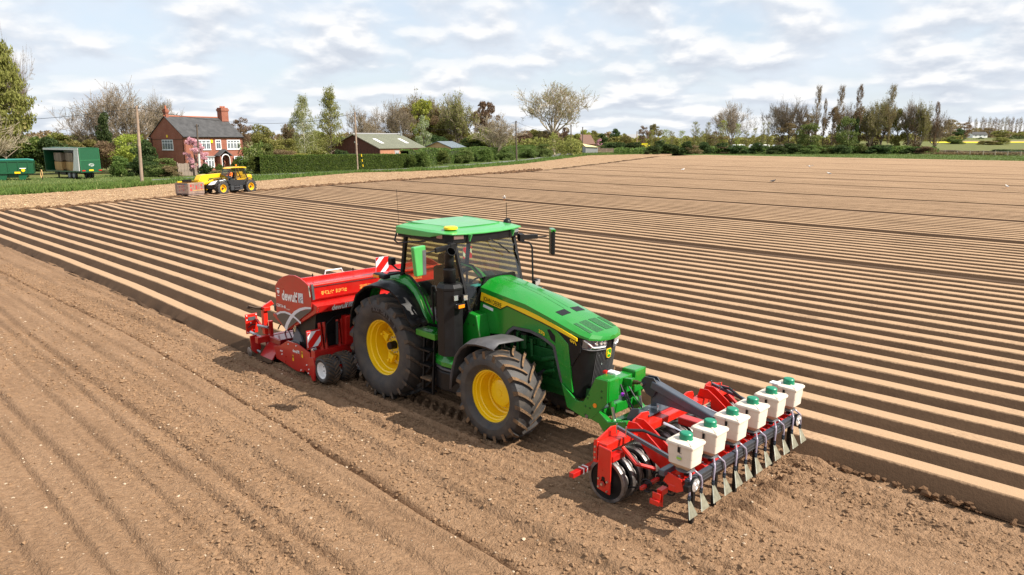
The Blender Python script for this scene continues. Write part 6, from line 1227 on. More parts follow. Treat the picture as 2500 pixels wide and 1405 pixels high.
for x in (4.6, 7.6, 10.4):
    w = MB().box(x, x + 1.2, -.05, 0, 1.3, 2.3).build('barn_window', m_wframe, bn)
    for i in range(2): MB().box(x + .08 + i * .56, x + .56 + i * .56, -.06, -.05, 1.38, 2.22).build('pane', m_pane, w)
    MB().box(x - .15, x + 1.35, -.04, 0, 2.35, 2.6).build('lintel', m_lead, bn)
MB().cyl((13.6, 6.4, 5.6), (13.6, 6.4, 6.9), .16, n=10).build('flue', m_dull, bn)
# grey shed: its gable faces right
gs, kg = gable_shed('grey_shed', 'small shed with a blue grey roof and pale gable right of the barn', pix(1101, 393), R(-32), 7.5, 5.4, 3.1, 4.35, mat('blue grey sheet', (.17, .205, .23), .6, var=.08), mat('warm timber', (.55, .36, .19), .8), m_dull)
gs.rotation_euler.z += R(90)
fb_, _ = gable_shed('outbuilding', 'far brick outbuilding with a steep tiled roof at the bend of the road', pix(1424, 372.5), R(28), 6.0, 5.0, 3.4, 6.6, mat('old tiles', (.16, .085, .06), .8, var=.2), m_brick, m_brick)
st_ = thing('lean_to_shed', 'grey boarded shed with a pale yellow roof at the bend of the road', 'shed', pix(1431, 374.0), math.atan2((RIGHT + FWD * .2).y, (RIGHT + FWD * .2).x))
for i in range(12): MB().box(.0 + i * .36, .33 + i * .36, 0, .08, 0, 2.3 - .05 * abs(i - 3)).build('board', m_lead, st_)
MB().add([(-.4, -.3, 2.25), (4.6, -.3, 2.0), (4.6, 4, 2.4), (-.4, 4, 3.3), (-.4, -.3, 2.35), (4.6, -.3, 2.1), (4.6, 4, 2.5), (-.4, 4, 3.4)], [(0, 3, 2, 1), (4, 5, 6, 7), (0, 1, 5, 4), (1, 2, 6, 5), (2, 3, 7, 6), (3, 0, 4, 7)]).build('roof', mat('straw roof sheet', (.62, .52, .26), .7), st_, recalc=True); MB().box(-.2, 0, 0, 4, 0, 2.4).box(4.3, 4.5, .1, 4, 0, 2.2).build('wall', m_lead, st_)
pn = thing('board_fence', 'low brown board fence beside the far shed', 'fence', pix(1459, 373.5), math.atan2(RIGHT.y, RIGHT.x))
for i in range(4): MB().box(0, 9.5, -.03, .03, .15 + i * .38, .45 + i * .38).build('fence_board', m_woodA, pn)
for i in range(6): MB().box(i * 1.85, i * 1.85 + .15, .03, .15, 0, 1.75).build('fence_post', m_woodA, pn)
def far_house(name, label, p, w, dp, e, a, mw, mr, rz=0, cat='house', z=0):
    t = thing(name, label, cat, (p.x, p.y, z), math.atan2(RIGHT.y, RIGHT.x) + rz)
    MB().box(0, w, 0, dp, 0, e).prism([(0, e), (dp, e), (dp / 2, a)], 'yz', 0, .3).prism([(0, e), (dp, e), (dp / 2, a)], 'yz', w - .3, w).build('wall', mw, t)
    for s in (0, 1):
        y0, y1 = (-.3, dp / 2) if s == 0 else (dp + .3, dp / 2); MB().add([(-.3, y0, e - .1), (w + .3, y0, e - .1), (w + .3, y1, a + .15), (-.3, y1, a + .15), (-.3, y0, e - .3), (w + .3, y0, e - .3), (w + .3, y1, a - .05), (-.3, y1, a - .05)], [(0, 1, 2, 3), (7, 6, 5, 4), (0, 4, 5, 1), (1, 5, 6, 2), (2, 6, 7, 3), (3, 7, 4, 0)]).build('roof', mr, t, recalc=True)
    for i in range(3):
        x = w * (.15 + .3 * i); q = MB().box(x, x + w * .12, -.06, 0, e * .45, e * .8).build('window', m_wframe, t); MB().box(x + .1, x + w * .12 - .1, -.08, -.06, e * .45 + .1, e * .8 - .1).build('pane', m_pane, q)
    return t
far_house('bungalow', 'low black boarded bungalow among the far trees', pix(1474, 356), 14, 8, 3.6, 6.0, m_blk, m_dull); far_house('cottage', 'small brick cottage with a grey roof half hidden by far trees', pix(1516, 355), 16, 8, 5.5, 9.2, m_brick, m_lead)
hp_ = at_d(2374, 600); far_house('white_house', 'white farmhouse with a dark roof far off at the right', hp_, 12, 7, 2.6, 4.6, m_white, m_slate, z=6.2)
# parked lorries and caravans half hidden in the far trees
for i, (px, w) in enumerate(((1790, 6), (1832, 9), (1890, 5))):
    p = pix(px, 368); t = thing('white_van', ['small white van roof behind the far bushes', 'long white trailer roof behind the far bushes', 'white caravan between the far bushes and trees'][i], 'vehicle', (p.x, p.y, 0), math.atan2(RIGHT.y, RIGHT.x) + .1)
    MB().prism([(0, .6), (w, .6), (w, 2.1), (w - .5, 2.7), (.6, 2.7), (0, 2.0)], 'xz', 0, 2.2).build('body', m_white, t, bevel=.1); MB().box(.5, w - .5, -.03, 0, 1.6, 2.2).build('window', m_pane, t); [MB().cyl((x, -.02, .4), (x, .3, .4), .4, n=12).build('wheel', m_rub, t) for x in (1.0, w - 1.0)]
gz = thing('yellow_gazebo', 'bright yellow flat gazebo roof behind the far bushes', 'gazebo', pix(1562, 366), math.atan2(RIGHT.y, RIGHT.x)); MB().prism([(0, 2.2), (3.9, 2.5), (3.9, 3.0), (.1, 3.15)], 'xz', 0, 3).build('gazebo_roof', m_rape, gz)
for x in (.1, 3.7):
    for y in (.1, 2.9): MB().box(x, x + .1, y - .05, y + .05, 0, 2.3).build('gazebo_leg', m_woodA, gz)

# ------------------------------------------------------------------ poles and wires
m_pole = mat('weathered pole', (.30, .22, .16), .85, var=.25, vscale=2); m_poled = mat('dark creosoted pole', (.10, .075, .055), .85, var=.25, vscale=2)
def pole(label, base, top_px, h, r0, m, cross=False, lower=None):
    p = pix(*base); d = depth_of(p); zz_ = p.copy(); zz_.z = h; F_ = (zz_ - CAM).dot(FWD); q_ = pix_at(top_px, 341 - (h - CAM.z) * d / 1797 * 0 - (h - CAM.z) * 1797 / d, F_); off = Vector((q_.x - p.x, q_.y - p.y, 0)); t = thing('telegraph_pole', label, 'pole', p)
    MB().cyl((0, 0, -.3), (off.x, off.y, h), r0, r0 * .72, 10).build('shaft', m, t, smooth=60)
    if lower: MB().cyl((0, 0, -.2), (off.x * lower / h, off.y * lower / h, lower), r0 * 1.12, r0 * 1.05, 10).build('pale_sleeve', mat('pale concrete', (.55, .53, .48), .8), t)
    c = Vector((off.x, off.y, h)); f = MB().bar(c + Vector((-.2, -.2, -.25)), c + Vector((.2, .2, -.25)), .08, .08); f.cyl(c + Vector((.15, .15, -.2)), c + Vector((.15, .15, -.05)), .04, n=6); f.build('insulator', m_blk, t)
    return p + c - Vector((0, 0, .2))
T1 = pole('tall pale brown pole standing on the grass left of the house', (347, 452), 333, 8.45, .19, m_pole)
T2 = pole('pale pole standing in front of the clipped hedge and barn', (873, 417), 866, 9.15, .17, m_pole)
T3 = pole('dark pole beside the road at the end of the bushy hedge', (1261.5, 394), 1259.5, 9.05, .20, m_poled)
T4 = pole('dark pole by the bend of the road, right of the big bare tree', (1394.5, 381), 1394, 9.2, .22, m_poled)
T5 = pole('dark pole in front of the far brick outbuilding', (1422, 372.5), 1422.5, 9.6, .22, m_poled)
pole('thin pale pole under the big bare tree', (1363, 376.5), 1363.5, 8.6, .16, m_pole); pole('short pole with a pale lower half in front of the pink blossom', (489, 431), 480, 6.9, .14, m_poled, lower=3.0)
pole('lone thin pole among the far trees behind the yellow gazebo', (1555, 362), 1555, 9.5, .3, m_pole)
def wire(a, b, sag, name='overhead_wire', label=None):
    a, b = Vector(a), Vector(b); o = MB().tube([a.lerp(b, t) - Vector((0, 0, sag * 4 * t * (1 - t))) for t in np.linspace(0, 1, 25)], .028, 4).build(name, m_blk); tag(o, label, 'wire'); return o
OFF = T1 - RIGHT * 26 + FWD * 6 - Vector((0, 0, 1.2))
wire(OFF, T1, .5, label='overhead wire running from the pale pole out of the picture to the left'); wire(T1, T2, 1.6, label='overhead wire sagging between the two pale poles across the house'); wire(T2, T3, 2.2, label='overhead wire between the hedge pole and the roadside dark pole'); wire(T3, T4, 1.6, label='overhead wire between the two dark poles beside the road')
sy = thing('guy_wire', 'stay wire with a yellow and black guard in front of the hedge', 'wire', pix(888, 417)); MB().tube([(0, 0, 0), tuple(T2 - pix(888, 417) - Vector((0, 0, 2.2)))], .02, 4).build('stay', m_blk, sy)
dv = (T2 - pix(888, 417)).normalized()
for i in range(6): MB().cyl(dv * (.2 + .4 * i), dv * (.6 + .4 * i), .06, n=6).build('guard_band', m_decal if i % 2 else m_blk, sy)

# ------------------------------------------------------------------ trailers, boxes, car, fences
m_tgr = mat('trailer green', (.006, .080, .032), .4, coat=.3, var=.12); m_curt = mat('white curtain', (.75, .73, .71), .8)
tdir = -RIGHT * math.cos(R(32)) + FWD * math.sin(R(32)); rdir = RIGHT * math.cos(R(30)) + FWD * math.sin(R(30))
tA = thing('box_trailer', 'green box trailer with its white side curtain drawn back', 'trailer', pix(200, 438.5), math.atan2(tdir.y, tdir.x)); TL, TW = 8.6, 2.5
# local x runs forward (away to the left), local y to the ... the open side is y=0 and the body lies at negative y
MB().box(0, TL, -TW, 0, .84, 1.0).build('bed', m_tgr, tA); MB().box(0, .08, -TW, 0, 1.0, 3.85).build('rear_door', m_tgr, tA, bevel=.01); MB().box(TL - .1, TL, -TW, 0, 1.0, 3.8).build('front_board', m_tgr, tA); MB().box(.08, TL - .1, -TW, -TW + .04, 1.0, 3.8).build('far_curtain', m_curt, tA)
MB().prism([(-TW, 3.84), (0, 3.84), (0, 3.87), (-TW / 2, 3.93), (-TW, 3.87)], 'yz', -.02, TL).build('roof', m_tgr, tA); MB().box(-.04, -.01, -TW, 0, 2.30, 2.38).box(-.03, -.0, -TW, -TW + .06, 1.0, 3.85).box(-.03, -.0, -.06, 0, 1.0, 3.85).build('door_frame', mat('light trailer green', (.03, .17, .07), .4), tA)
MB().box(.1, TL, -.04, .05, 3.60, 3.83).build('top_rail', m_curt, tA)
fold = MB(); fold.loft([[(.10 + i * .11, .02 + .07 * math.sin(i * 1.9) + .03, 1.0 + .02 * (i % 2)) for i in range(15)], [(.10 + i * .085, .02 + .06 * math.sin(i * 1.9), 2.4) for i in range(15)], [(.10 + i * .07, .02 + .03 * math.sin(i * 1.9), 3.72) for i in range(15)]]); fold.build('drawn_curtain', m_curt, tA, smooth=60)
for x in (1.9, 2.95):
    for y in (-.35, -TW + .1): w = MB().cyl((x, y, .44), (x, y + .3, .44), .44, n=20).build('wheel', m_rub, tA, bevel=.03); MB().cyl((x, y + .30, .44), (x, y + .315, .44), .24, n=14).build('rim', m_lead, w)
MB().box(.5, TL - .5, -TW / 2 - .4, -TW / 2 + .4, .6, .84).box(TL - 2.2, TL - 2.05, -.6, -.45, 0, .84).box(3.9, 5.0, -.7, -.1, .45, .8).build('underframe', m_blk, tA); MB().box(-.05, -.02, -TW * .62, -TW * .40, 1.0, 1.18).build('number_plate', m_decal, tA)
for y in (-.35, -TW + .1): MB().box(-.05, -.02, y - .2, y + .2, 1.0, 1.12).build('tail_lamp', m_redlens, tA)
MB().tube([(-.012, -TW * .55 + .30 * math.cos(a), 1.75 + .17 * math.sin(a)) for a in np.linspace(.4, 5.2, 14)], .022, 4).build('logo_swoosh', m_white, tA); text('lettering', 'Bailey', m_white, (-.012, -TW * .42, 1.68), (0, -1, 0), (0, 0, 1), .16, tA)
for i, x in enumerate((2.6, 4.0, 5.4, 6.8)):
    for k in range(2):
        wooden_box('potato_box', ['lower', 'upper'][k] + ' slatted wooden box ' + ['nearest the drawn curtain', 'second from the drawn curtain', 'third from the drawn curtain', 'farthest forward'][i] + ' in the green box trailer', Vector(tA.location) + Matrix.Rotation(tA.rotation_euler.z, 3, 'Z') @ Vector((x, -.82 - .45 * (i % 2), 1.0 + k * 1.14)), tA.rotation_euler.z, 1.22, 1.22, .94, 7, False, m_woodA if k else m_woodB, 'slatted potato boxes in the trailer')
bdir = RIGHT * math.cos(R(29)) + FWD * math.sin(R(29))
tB = thing('tipping_trailer', 'dark green tipping trailer with ribbed steel sides at the left edge', 'trailer', pix(84, 441), math.atan2(bdir.y, bdir.x))
MB().prism([(-7.5, .85), (0, .85), (.12, 2.35), (-7.5, 2.35)], 'xz', 0, .12).prism([(-7.5, .85), (0, .85), (.12, 2.35), (-7.5, 2.35)], 'xz', 2.3, 2.42).box(-.05, .08, .12, 2.3, .85, 2.35).box(-7.5, 0, .1, 2.3, .8, .95).build('body', m_tgr, tB)
for i in range(8): MB().box(-.5 - i * 1.02, -.38 - i * 1.02, -.07, 0, .95, 2.25).build('side_rib', m_tgr, tB)
MB().box(-7.5, .1, -.08, 0, 2.25, 2.38).box(-7.5, .05, -.08, 0, .85, 1.0).build('side_rail', m_tgr, tB); MB().tube([(-7.5, 1.2, 2.42), (-.5, 1.2, 2.50), (.1, 1.2, 2.40)], .12, 6).build('rolled_sheet', mat('teal sheet', (.03, .22, .17), .6), tB)
MB().box(-7.5, -.6, .4, 2.0, .35, .8).prism([(-3.6, 0), (-2.9, 0), (-2.6, .85), (-3.6, .85)], 'xz', .1, .3).prism([(-1.5, .1), (-.9, .1), (-.5, .85), (-1.6, .85)], 'xz', .1, .3).build('underframe', m_tgr, tB); [MB().cyl((x, .1, .5), (x, .5, .5), .5, n=18).build('wheel', m_rub, tB) for x in (-4.6, -5.8)]
MB().box(-1.9, -1.3, -.10, -.08, .86, 1.08).build('number_plate', m_decal, tB); MB().lathe([(0, -.09), (.2, -.09)], (-1.0, 0, 1.25), 'y', 18).build('round_badge', m_decal, tB); MB().box(-1.35, -.7, -.095, -.08, 1.42, 1.52).build('name_plate', m_white, tB)
sk = thing('sack', 'white sack with a blue top resting on the green tipping trailer', 'sack', Vector(tB.location) + Matrix.Rotation(tB.rotation_euler.z, 3, 'Z') @ Vector((-3.7, 1.0, 2.45))); MB().ball((0, 0, .22), .55, .4, .32, 12, 8).build('bag', m_white, sk, smooth=60); MB().ball((0, 0, .50), .28, .25, .14, 10, 6).build('bag_top', mat('royal blue cloth', (.02, .05, .40), .7), sk, smooth=60)
hr = thing('hose_reel', 'coiled orange and black hose hanging at the end of the tipping trailer', 'hose', Vector(tB.location) + Matrix.Rotation(tB.rotation_euler.z, 3, 'Z') @ Vector((.8, .2, 0))); MB().tube([(.45 * math.cos(a), 0, .75 + .5 * math.sin(a)) for a in np.linspace(0, 6.28, 17)], .05, 6).build('coil', m_woodB, hr); MB().tube([(-.5, 0, 1.1), (.0, 0, 1.25), (.35, 0, .9), (.3, 0, .1)], .05, 6).build('drop_hose', m_hose, hr)
# car seen from behind at the end of the hedge
cr = thing('car', 'silver white car parked in the drive, half hidden by the hedge', 'car', pix(638, 422.5), math.atan2(FWD.y, FWD.x))
cbp = [(0, .45), (-.05, .75), (.0, 1.02), (.25, 1.10), (.75, 1.72), (2.2, 1.76), (3.0, 1.15), (4.1, 1.0), (4.3, .7), (4.3, .4)]
MB().prism(cbp, 'xz', -1.1, .72).build('body', mat('silver paint', (.62, .62, .65), .3, coat=.6, metal=.2), cr, bevel=.08)
MB().add([(.20, -.95, 1.12), (.20, .58, 1.12), (.66, .50, 1.66), (.66, -.88, 1.66)], [(0, 1, 2, 3)]).build('rear_window', m_pane, cr).location = (-.03, 0, .0)
MB().box(-.09, -.04, -.45, .12, .62, .76).build('number_plate', m_decal, cr); [MB().box(-.07, .05, y - .12, y + .12, .82, 1.0).build('tail_lamp', m_redlens, cr) for y in (.56, -.95)]; MB().box(-.10, .1, -1.1, .72, .38, .56).build('bumper', m_blk, cr)
for x in (.75, 3.4):
    for y in (.55, -1.15): w = MB().cyl((x, y, .33), (x, y + .2, .33), .33, n=16).build('wheel', m_rub, cr); MB().cyl((x, y + .2, .33), (x, y + .21, .33), .2, n=12).build('rim', m_lead, cr if False else w)
# garden fences and the wire fence along the far side
gf = thing('garden_fence', 'weathered close board fence below the pink blossom tree', 'fence', pix(436, 432.5), math.atan2((pix(486, 430) - pix(436, 432.5)).y, (pix(486, 430) - pix(436, 432.5)).x)); n = int((pix(486, 430) - pix(436, 432.5)).length / .25)
bdm = MB().box(0, .23, -.02, .02, 0, 1.75).mesh('fence_board', mat('grey fence wood', (.24, .19, .15), .9, var=.3, vscale=2))
for i in range(n): link('fence_board', bdm, gf).location = (i * .25, .02 * (i % 2), .03 * math.sin(i * 1.7))
for i in range(0, n, 7): MB().box(i * .25, i * .25 + .12, .03, .15, 0, 1.9).build('fence_post', m_woodA, gf)
pts = [pix(*q) for q in ((1480, 371.5), (1600, 371), (1760, 371.5), (1900, 372.5), (2050, 373), (2250, 375), (2400, 378.5), (2560, 383))]
wf = thing('wire_fence', 'long post and wire fence along the far edge of the field', 'fence', pts[0]); mpost = MB().box(-.11, .11, -.11, .11, 0, 1.4).mesh('fence_post', mat('pale post', (.42, .36, .27), .85)); cum = []
for a, b in zip(pts[:-1], pts[1:]):
    for i in range(5): cum.append(a.lerp(b, i / 5))
for p in cum: link('fence_post', mpost, wf).location = p - pts[0]
for z in (1.2, .8): MB().tube([p - pts[0] + Vector((0, 0, z)) for p in cum], .03 if z < 1 else .065, 4).build('fence_wire', mat('pale tape', (.60, .56, .48), .7), wf)
# gulls on the ridges
gl = [((1667, 418), 'white gull standing among the far ridges, leftmost of the gulls'), ((1976, 410), 'white gull low over the ridges in front of the poplars'), ((2024, 428), 'white gull on the ridges below the tallest poplars'), ((2457, 461), 'white gull on a ridge near the right edge of the field'), ((1231, 490), 'white gull on a ridge just behind the tractor roof'), ((1887, 447), 'dark winged gull on the furrow in mid field')]
g0 = None
for i, (q, lab) in enumerate(gl):
    p = pix(*q, .25); t = thing('gull', lab, 'gull', p, 1.2 + i * 1.1, 'gulls on the ridged field'); t.scale = (1.2,) * 3
    mb = MB(); mb.loft([[(x, r * math.cos(a), z + r * 1.05 * math.sin(a)) for a in np.linspace(0, 6.283, 9)[:-1]] for x, r, z in ((-.26, .012, .17), (-.12, .06, .17), (.0, .085, .18), (.10, .07, .20), (.15, .045, .25), (.19, .045, .29), (.23, .03, .29), (.25, .01, .285))], closed=True); mb.build('body', m_white if i != 5 else m_gry, t, smooth=60, recalc=True)
    MB().cyl((.245, 0, .285), (.30, 0, .27), .012, .003, 6).build('beak', m_decal, t); [MB().tube([(.0, s * .03, .12), (.01, s * .03, .0)], .008, 4).build('leg', m_amber, t) for s in (-1, 1)]
    for s in (-1, 1): MB().add([(.10, s * .08, .21), (-.05, s * .10, .24), (-.30, s * .05, .19), (-.12, s * .10, .14)] if i != 1 else [(.08, s * .07, .21), (-.08, s * .07, .21), (-.15, s * .55, .34), (.05, s * .45, .32)], [(0, 1, 2, 3)]).build('wing', m_lead, t, solid=.02)
# ------------------------------------------------------------------ trees, bushes, hedges
def leaf_mat(name, c1, c2, c3=None, rough=.65, trans=.40):
    m = bpy.data.materials.new(name); m.use_nodes = True; nt = m.node_tree; b = nt.nodes['Principled BSDF']; b.inputs['Roughness'].default_value = rough; b.inputs['Specular IOR Level'].default_value = .25
    g = N(nt, 'ShaderNodeNewGeometry'); oi = N(nt, 'ShaderNodeObjectInfo')
    r = ramp(nt, g.outputs['Random Per Island'], [(0.0, c1), (.5, tuple((a + d) / 2 for a, d in zip(c1, c2))), (.93, c2), (1.0, c3 or c2)])
    hs = N(nt, 'ShaderNodeHueSaturation'); L(nt, r.outputs[0], hs.inputs['Color']); L(nt, M(nt, 'ADD', M(nt, 'MULTIPLY', oi.outputs['Random'], .05), .475), hs.inputs['Hue']); L(nt, M(nt, 'ADD', M(nt, 'MULTIPLY', oi.outputs['Random'], .35), .82), hs.inputs['Value'])
    L(nt, hs.outputs[0], b.inputs['Base Color'])
    if trans:
        o = nt.nodes['Material Output']; t = N(nt, 'ShaderNodeBsdfTranslucent'); mx = N(nt, 'ShaderNodeMixShader', i_0=trans); L(nt, hs.outputs[0], t.inputs[0]); L(nt, b.outputs[0], mx.inputs[1]); L(nt, t.outputs[0], mx.inputs[2]); L(nt, mx.outputs[0], o.inputs[0])
    MATS[name] = m; return m
LM = dict(olive=leaf_mat('olive spring leaves', (0.173, 0.165, 0.045), (0.315, 0.307, 0.083), (0.390, 0.300, 0.135)), dark=leaf_mat('dark evergreen leaves', (0.033, 0.063, 0.019), (0.090, 0.135, 0.039), (0.150, 0.180, 0.075)), green=leaf_mat('fresh green leaves', (.095, .135, .034), (.20, .245, .070), (.32, .34, .13)),
          brown=leaf_mat('brown budding twigs', (0.165, 0.117, 0.063), (0.315, 0.225, 0.120), (0.255, 0.240, 0.090)), lime=leaf_mat('lime leaves', (0.225, 0.255, 0.033), (0.420, 0.420, 0.083)), birch=leaf_mat('pale birch leaves', (0.195, 0.247, 0.068), (0.375, 0.427, 0.165), (0.480, 0.495, 0.240)),
          pink=leaf_mat('pink blossom', (.60, .30, .36), (.84, .56, .62), (.86, .74, .74), trans=.35), white=leaf_mat('white blossom and leaves', (0.150, 0.210, 0.053), (0.450, 0.480, 0.285), (0.850, 0.850, 0.850)), laurel=leaf_mat('laurel leaves', (0.075, 0.128, 0.027), (0.173, 0.232, 0.053), (0.330, 0.360, 0.120)), yew=leaf_mat('clipped hedge leaves', (0.054, 0.093, 0.015), (0.143, 0.188, 0.033), (0.225, 0.225, 0.045)), ruddy=leaf_mat('ruddy budding twigs', (.15, .10, .06), (.26, .18, .10)))
m_bark = mat('grey brown bark', (.24, .19, .14), .9, var=.25, vscale=3); m_barkd = mat('dark bark', (.10, .075, .055), .9, var=.25, vscale=3); m_barkp = mat('pale bark', (.36, .30, .21), .9, var=.2, vscale=3)
def leaves_mesh(name, P, size, m, seed, droop=0.0):
    """small bent leaf-clump quads round the points P"""
    r = np.random.default_rng(seed); n = len(P); d = r.normal(size=(n, 3)); d /= np.linalg.norm(d, axis=1)[:, None]; e = r.normal(size=(n, 3)); e -= d * (e * d).sum(1)[:, None]; e /= np.linalg.norm(e, axis=1)[:, None]
    s = size * (.55 + .9 * r.random(n))[:, None]; d[:, 2] -= droop; a, b = d * s, e * s * (.45 + .4 * r.random(n))[:, None]; nn = np.cross(d, e) * s * .25
    V = np.stack([P - a, P - b * .8 + nn, P + a, P + b * .8 + nn], 1).reshape(-1, 3); F = np.arange(4 * n).reshape(n, 4); return tri_soup(name, V, F, m)
def blob_points(blobs, n, seed, shell=.55):
    r = np.random.default_rng(seed); B = np.array(blobs, float); w = (B[:, 3] * B[:, 4] * B[:, 5]) ** .67; k = r.choice(len(B), n, p=w / w.sum()); d = r.normal(size=(n, 3)); d /= np.linalg.norm(d, axis=1)[:, None]; rad = shell + (1 - shell) * r.random(n) ** .6
    rad *= 1 + .22 * r.normal(size=n) * (r.random(n) < .25); return B[k, :3] + d * rad[:, None] * B[k, 3:6]
def branch_tree(name, m, seed, levels=5, trunk=.22, r0=.018, spread=.55, up=.25, kids=(3, 5), ratio=.72, wig=.25, start=.3, tip=.0022, first=None, nfirst=7):
    """unit-height branching tree; returns mesh and the points of its twigs"""
    r = random.Random(seed); mb = MB(); tips = []
    def grow(p, d, ln, rad, lv):
        n = 4 if lv < 2 else 3; pts = [p]; q = p.copy(); dd = d.copy()
        for i in range(n):
            dd = (dd + Vector((r.gauss(0, wig), r.gauss(0, wig), r.gauss(0, wig) * .6 + up * .35)) * .35).normalized(); q = q + dd * ln / n; pts.append(q.copy())
        rs = [max(tip, rad * (1 - .55 * i / n)) for i in range(n + 1)]; mb.tube(pts, rs, 5 if lv < 2 else 3, caps=False)
        if lv >= levels - 2: tips.extend(pts[1:])
        if lv >= levels: return
        for k in range(r.randint(*kids)):
            t = start + (1 - start) * r.random() ** .8 if lv > 0 else .45 + .55 * r.random(); i = min(n - 1, int(t * n)); b = pts[i].lerp(pts[i + 1], t * n - i); a = Vector((r.gauss(0, 1), r.gauss(0, 1), r.gauss(0, .6))); a = (a - dd * a.dot(dd)).normalized()
            grow(b, (dd * (1 - spread * .6) + a * spread + Vector((0, 0, up * .5))).normalized(), ln * ratio * (.7 + .5 * r.random()), rs[i] * .62, lv + 1)
    base_ = Vector((0, 0, -.02)); mb.tube([base_, Vector((.004, 0, trunk * .5)), Vector((0, .004, trunk))], [r0 * 1.35, r0, r0 * .9], 7, caps=False)
    for k in range(nfirst):
        a = 6.283 * k / nfirst + r.uniform(-.4, .4); t = r.uniform(.05, 1.0) if first is None else first; el = r.uniform(.5, 1.35); grow(Vector((0, 0, trunk * (.75 + .25 * r.random()))), Vector((math.cos(a) * math.cos(el), math.sin(a) * math.cos(el), math.sin(el))), (1 - trunk) * .42 * (.75 + .45 * r.random()), r0 * .62, 1)
    me = mb.mesh(name, m, None); return me, np.array([tuple(t) for t in tips])
def fit(me, P, h=1.0, w=1.0):
    co = np.zeros(len(me.vertices) * 3); me.vertices.foreach_get('co', co); co = co.reshape(-1, 3); z = np.percentile(co[:, 2], 99.8); x = np.percentile(np.abs(co[:, :2]), 99.3); sc = np.array([.5 / x, .5 / x, 1 / z]); me.vertices.foreach_set('co', (co * sc).ravel()); me.update(); return P * sc
KIND = {}
def kind(name, trunk_me, crown_me): KIND[name] = (trunk_me, crown_me)
for i, sd in enumerate((3, 11, 29)):
    for key, bk, lf in (('bare', m_bark, 'brown'), ('bareolive', m_bark, 'olive'), ('barepale', m_barkp, 'brown'), ('baredark', m_barkd, 'brown')):
        if key == 'bare' or key == 'bareolive' or i == 0 or (key == 'baredark' and i < 2):
            me, P = branch_tree('trunk', bk, sd, levels=5, trunk=.18, spread=.55, up=.34, kids=(3, 5), nfirst=9, tip=.0017, wig=.15); P = fit(me, P); r = np.random.default_rng(sd); n = dict(bare=5200, bareolive=11000, barepale=2600, baredark=2600)[key]; Q = P[r.integers(0, len(P), n)] + r.normal(0, .012, (n, 3))
            kind(key + str(i), me, leaves_mesh('crown', Q, .0065 if key != 'bareolive' else .012, LM[lf], sd))
me, P = branch_tree('trunk', m_barkp, 57, levels=6, trunk=.30, r0=.022, spread=.60, up=.20, kids=(2, 4), nfirst=9, tip=.0017, ratio=.74, wig=.15); P = fit(me, P); r = np.random.default_rng(2); Q = P[r.integers(0, len(P), 3200)] + r.normal(0, .010, (3200, 3)); kind('big', me, leaves_mesh('crown', Q, .008, LM['olive'], 5))
def leafy(key, lf, bk, blobs, n, size, seed, droop=0.0, shell=.5, th=.35, r0=.02):
    mb = MB(); mb.tube([(0, 0, -.02), (.01, 0, th * .5), (0, .01, th), (0, 0, .8)], [r0 * 1.3, r0, r0 * .8, r0 * .2], 6, caps=False); rr = random.Random(seed)
    for b in blobs[::max(1, len(blobs) // 8)]: mb.tube([(0, 0, min(th, b[2] * .7)), (b[0] * .5, b[1] * .5, b[2] * .85), (b[0], b[1], b[2] + b[5] * .4)], [r0 * .5, r0 * .3, r0 * .08], 4, caps=False)
    kind(key, mb.mesh('trunk', bk), leaves_mesh('crown', blob_points(blobs, n, seed, shell), size, LM[lf], seed, droop))
def rblobs(seed, n, zr, rad, br, taper=None):
    r = random.Random(seed); out = []
    for i in range(n):
        z = r.uniform(*zr); t = (z - zr[0]) / (zr[1] - zr[0]); w = rad * (taper(t) if taper else (1 - (2 * t - 1) ** 2) ** .5); a = r.uniform(0, 6.283); q = w * r.random() ** .5; b = br * r.uniform(.6, 1.25); out.append((q * math.cos(a), q * math.sin(a), z, b, b, b * r.uniform(.5, .9)))
    return out
leafy('olive0', 'olive', m_bark, rblobs(1, 34, (.25, .92), .36, .12), 5200, .020, 1); leafy('olive1', 'olive', m_bark, rblobs(2, 40, (.15, .93), .38, .11), 5200, .020, 2); leafy('green0', 'green', m_bark, rblobs(4, 38, (.12, .92), .37, .12), 5200, .022, 4)
leafy('brown0', 'brown', m_bark, rblobs(5, 44, (.15, .94), .38, .10), 5200, .016, 5); leafy('brown1', 'brown', m_barkd, rblobs(6, 44, (.2, .94), .34, .09), 4400, .016, 6); leafy('lime0', 'lime', m_bark, rblobs(7, 40, (.2, .93), .36, .10), 5000, .019, 7); leafy('ruddy0', 'ruddy', m_barkd, rblobs(8, 36, (.35, .94), .34, .09), 3400, .020, 8)
leafy('dark0', 'dark', m_barkd, rblobs(9, 40, (.15, .92), .36, .12, lambda t: 1 - .55 * t), 6000, .022, 9, shell=.7); leafy('dark1', 'dark', m_barkd, rblobs(10, 36, (.15, .90), .40, .13), 6000, .024, 10, shell=.7)
leafy('white', 'white', m_bark, rblobs(14, 44, (.12, .93), .36, .10), 5200, .017, 14); leafy('pink', 'pink', m_barkd, rblobs(15, 46, (.18, .95), .44, .075, lambda t: .55 + .5 * t if t < .7 else 1.6 - 1.3 * t), 9500, .015, 15, shell=.15, th=.3, r0=.02)
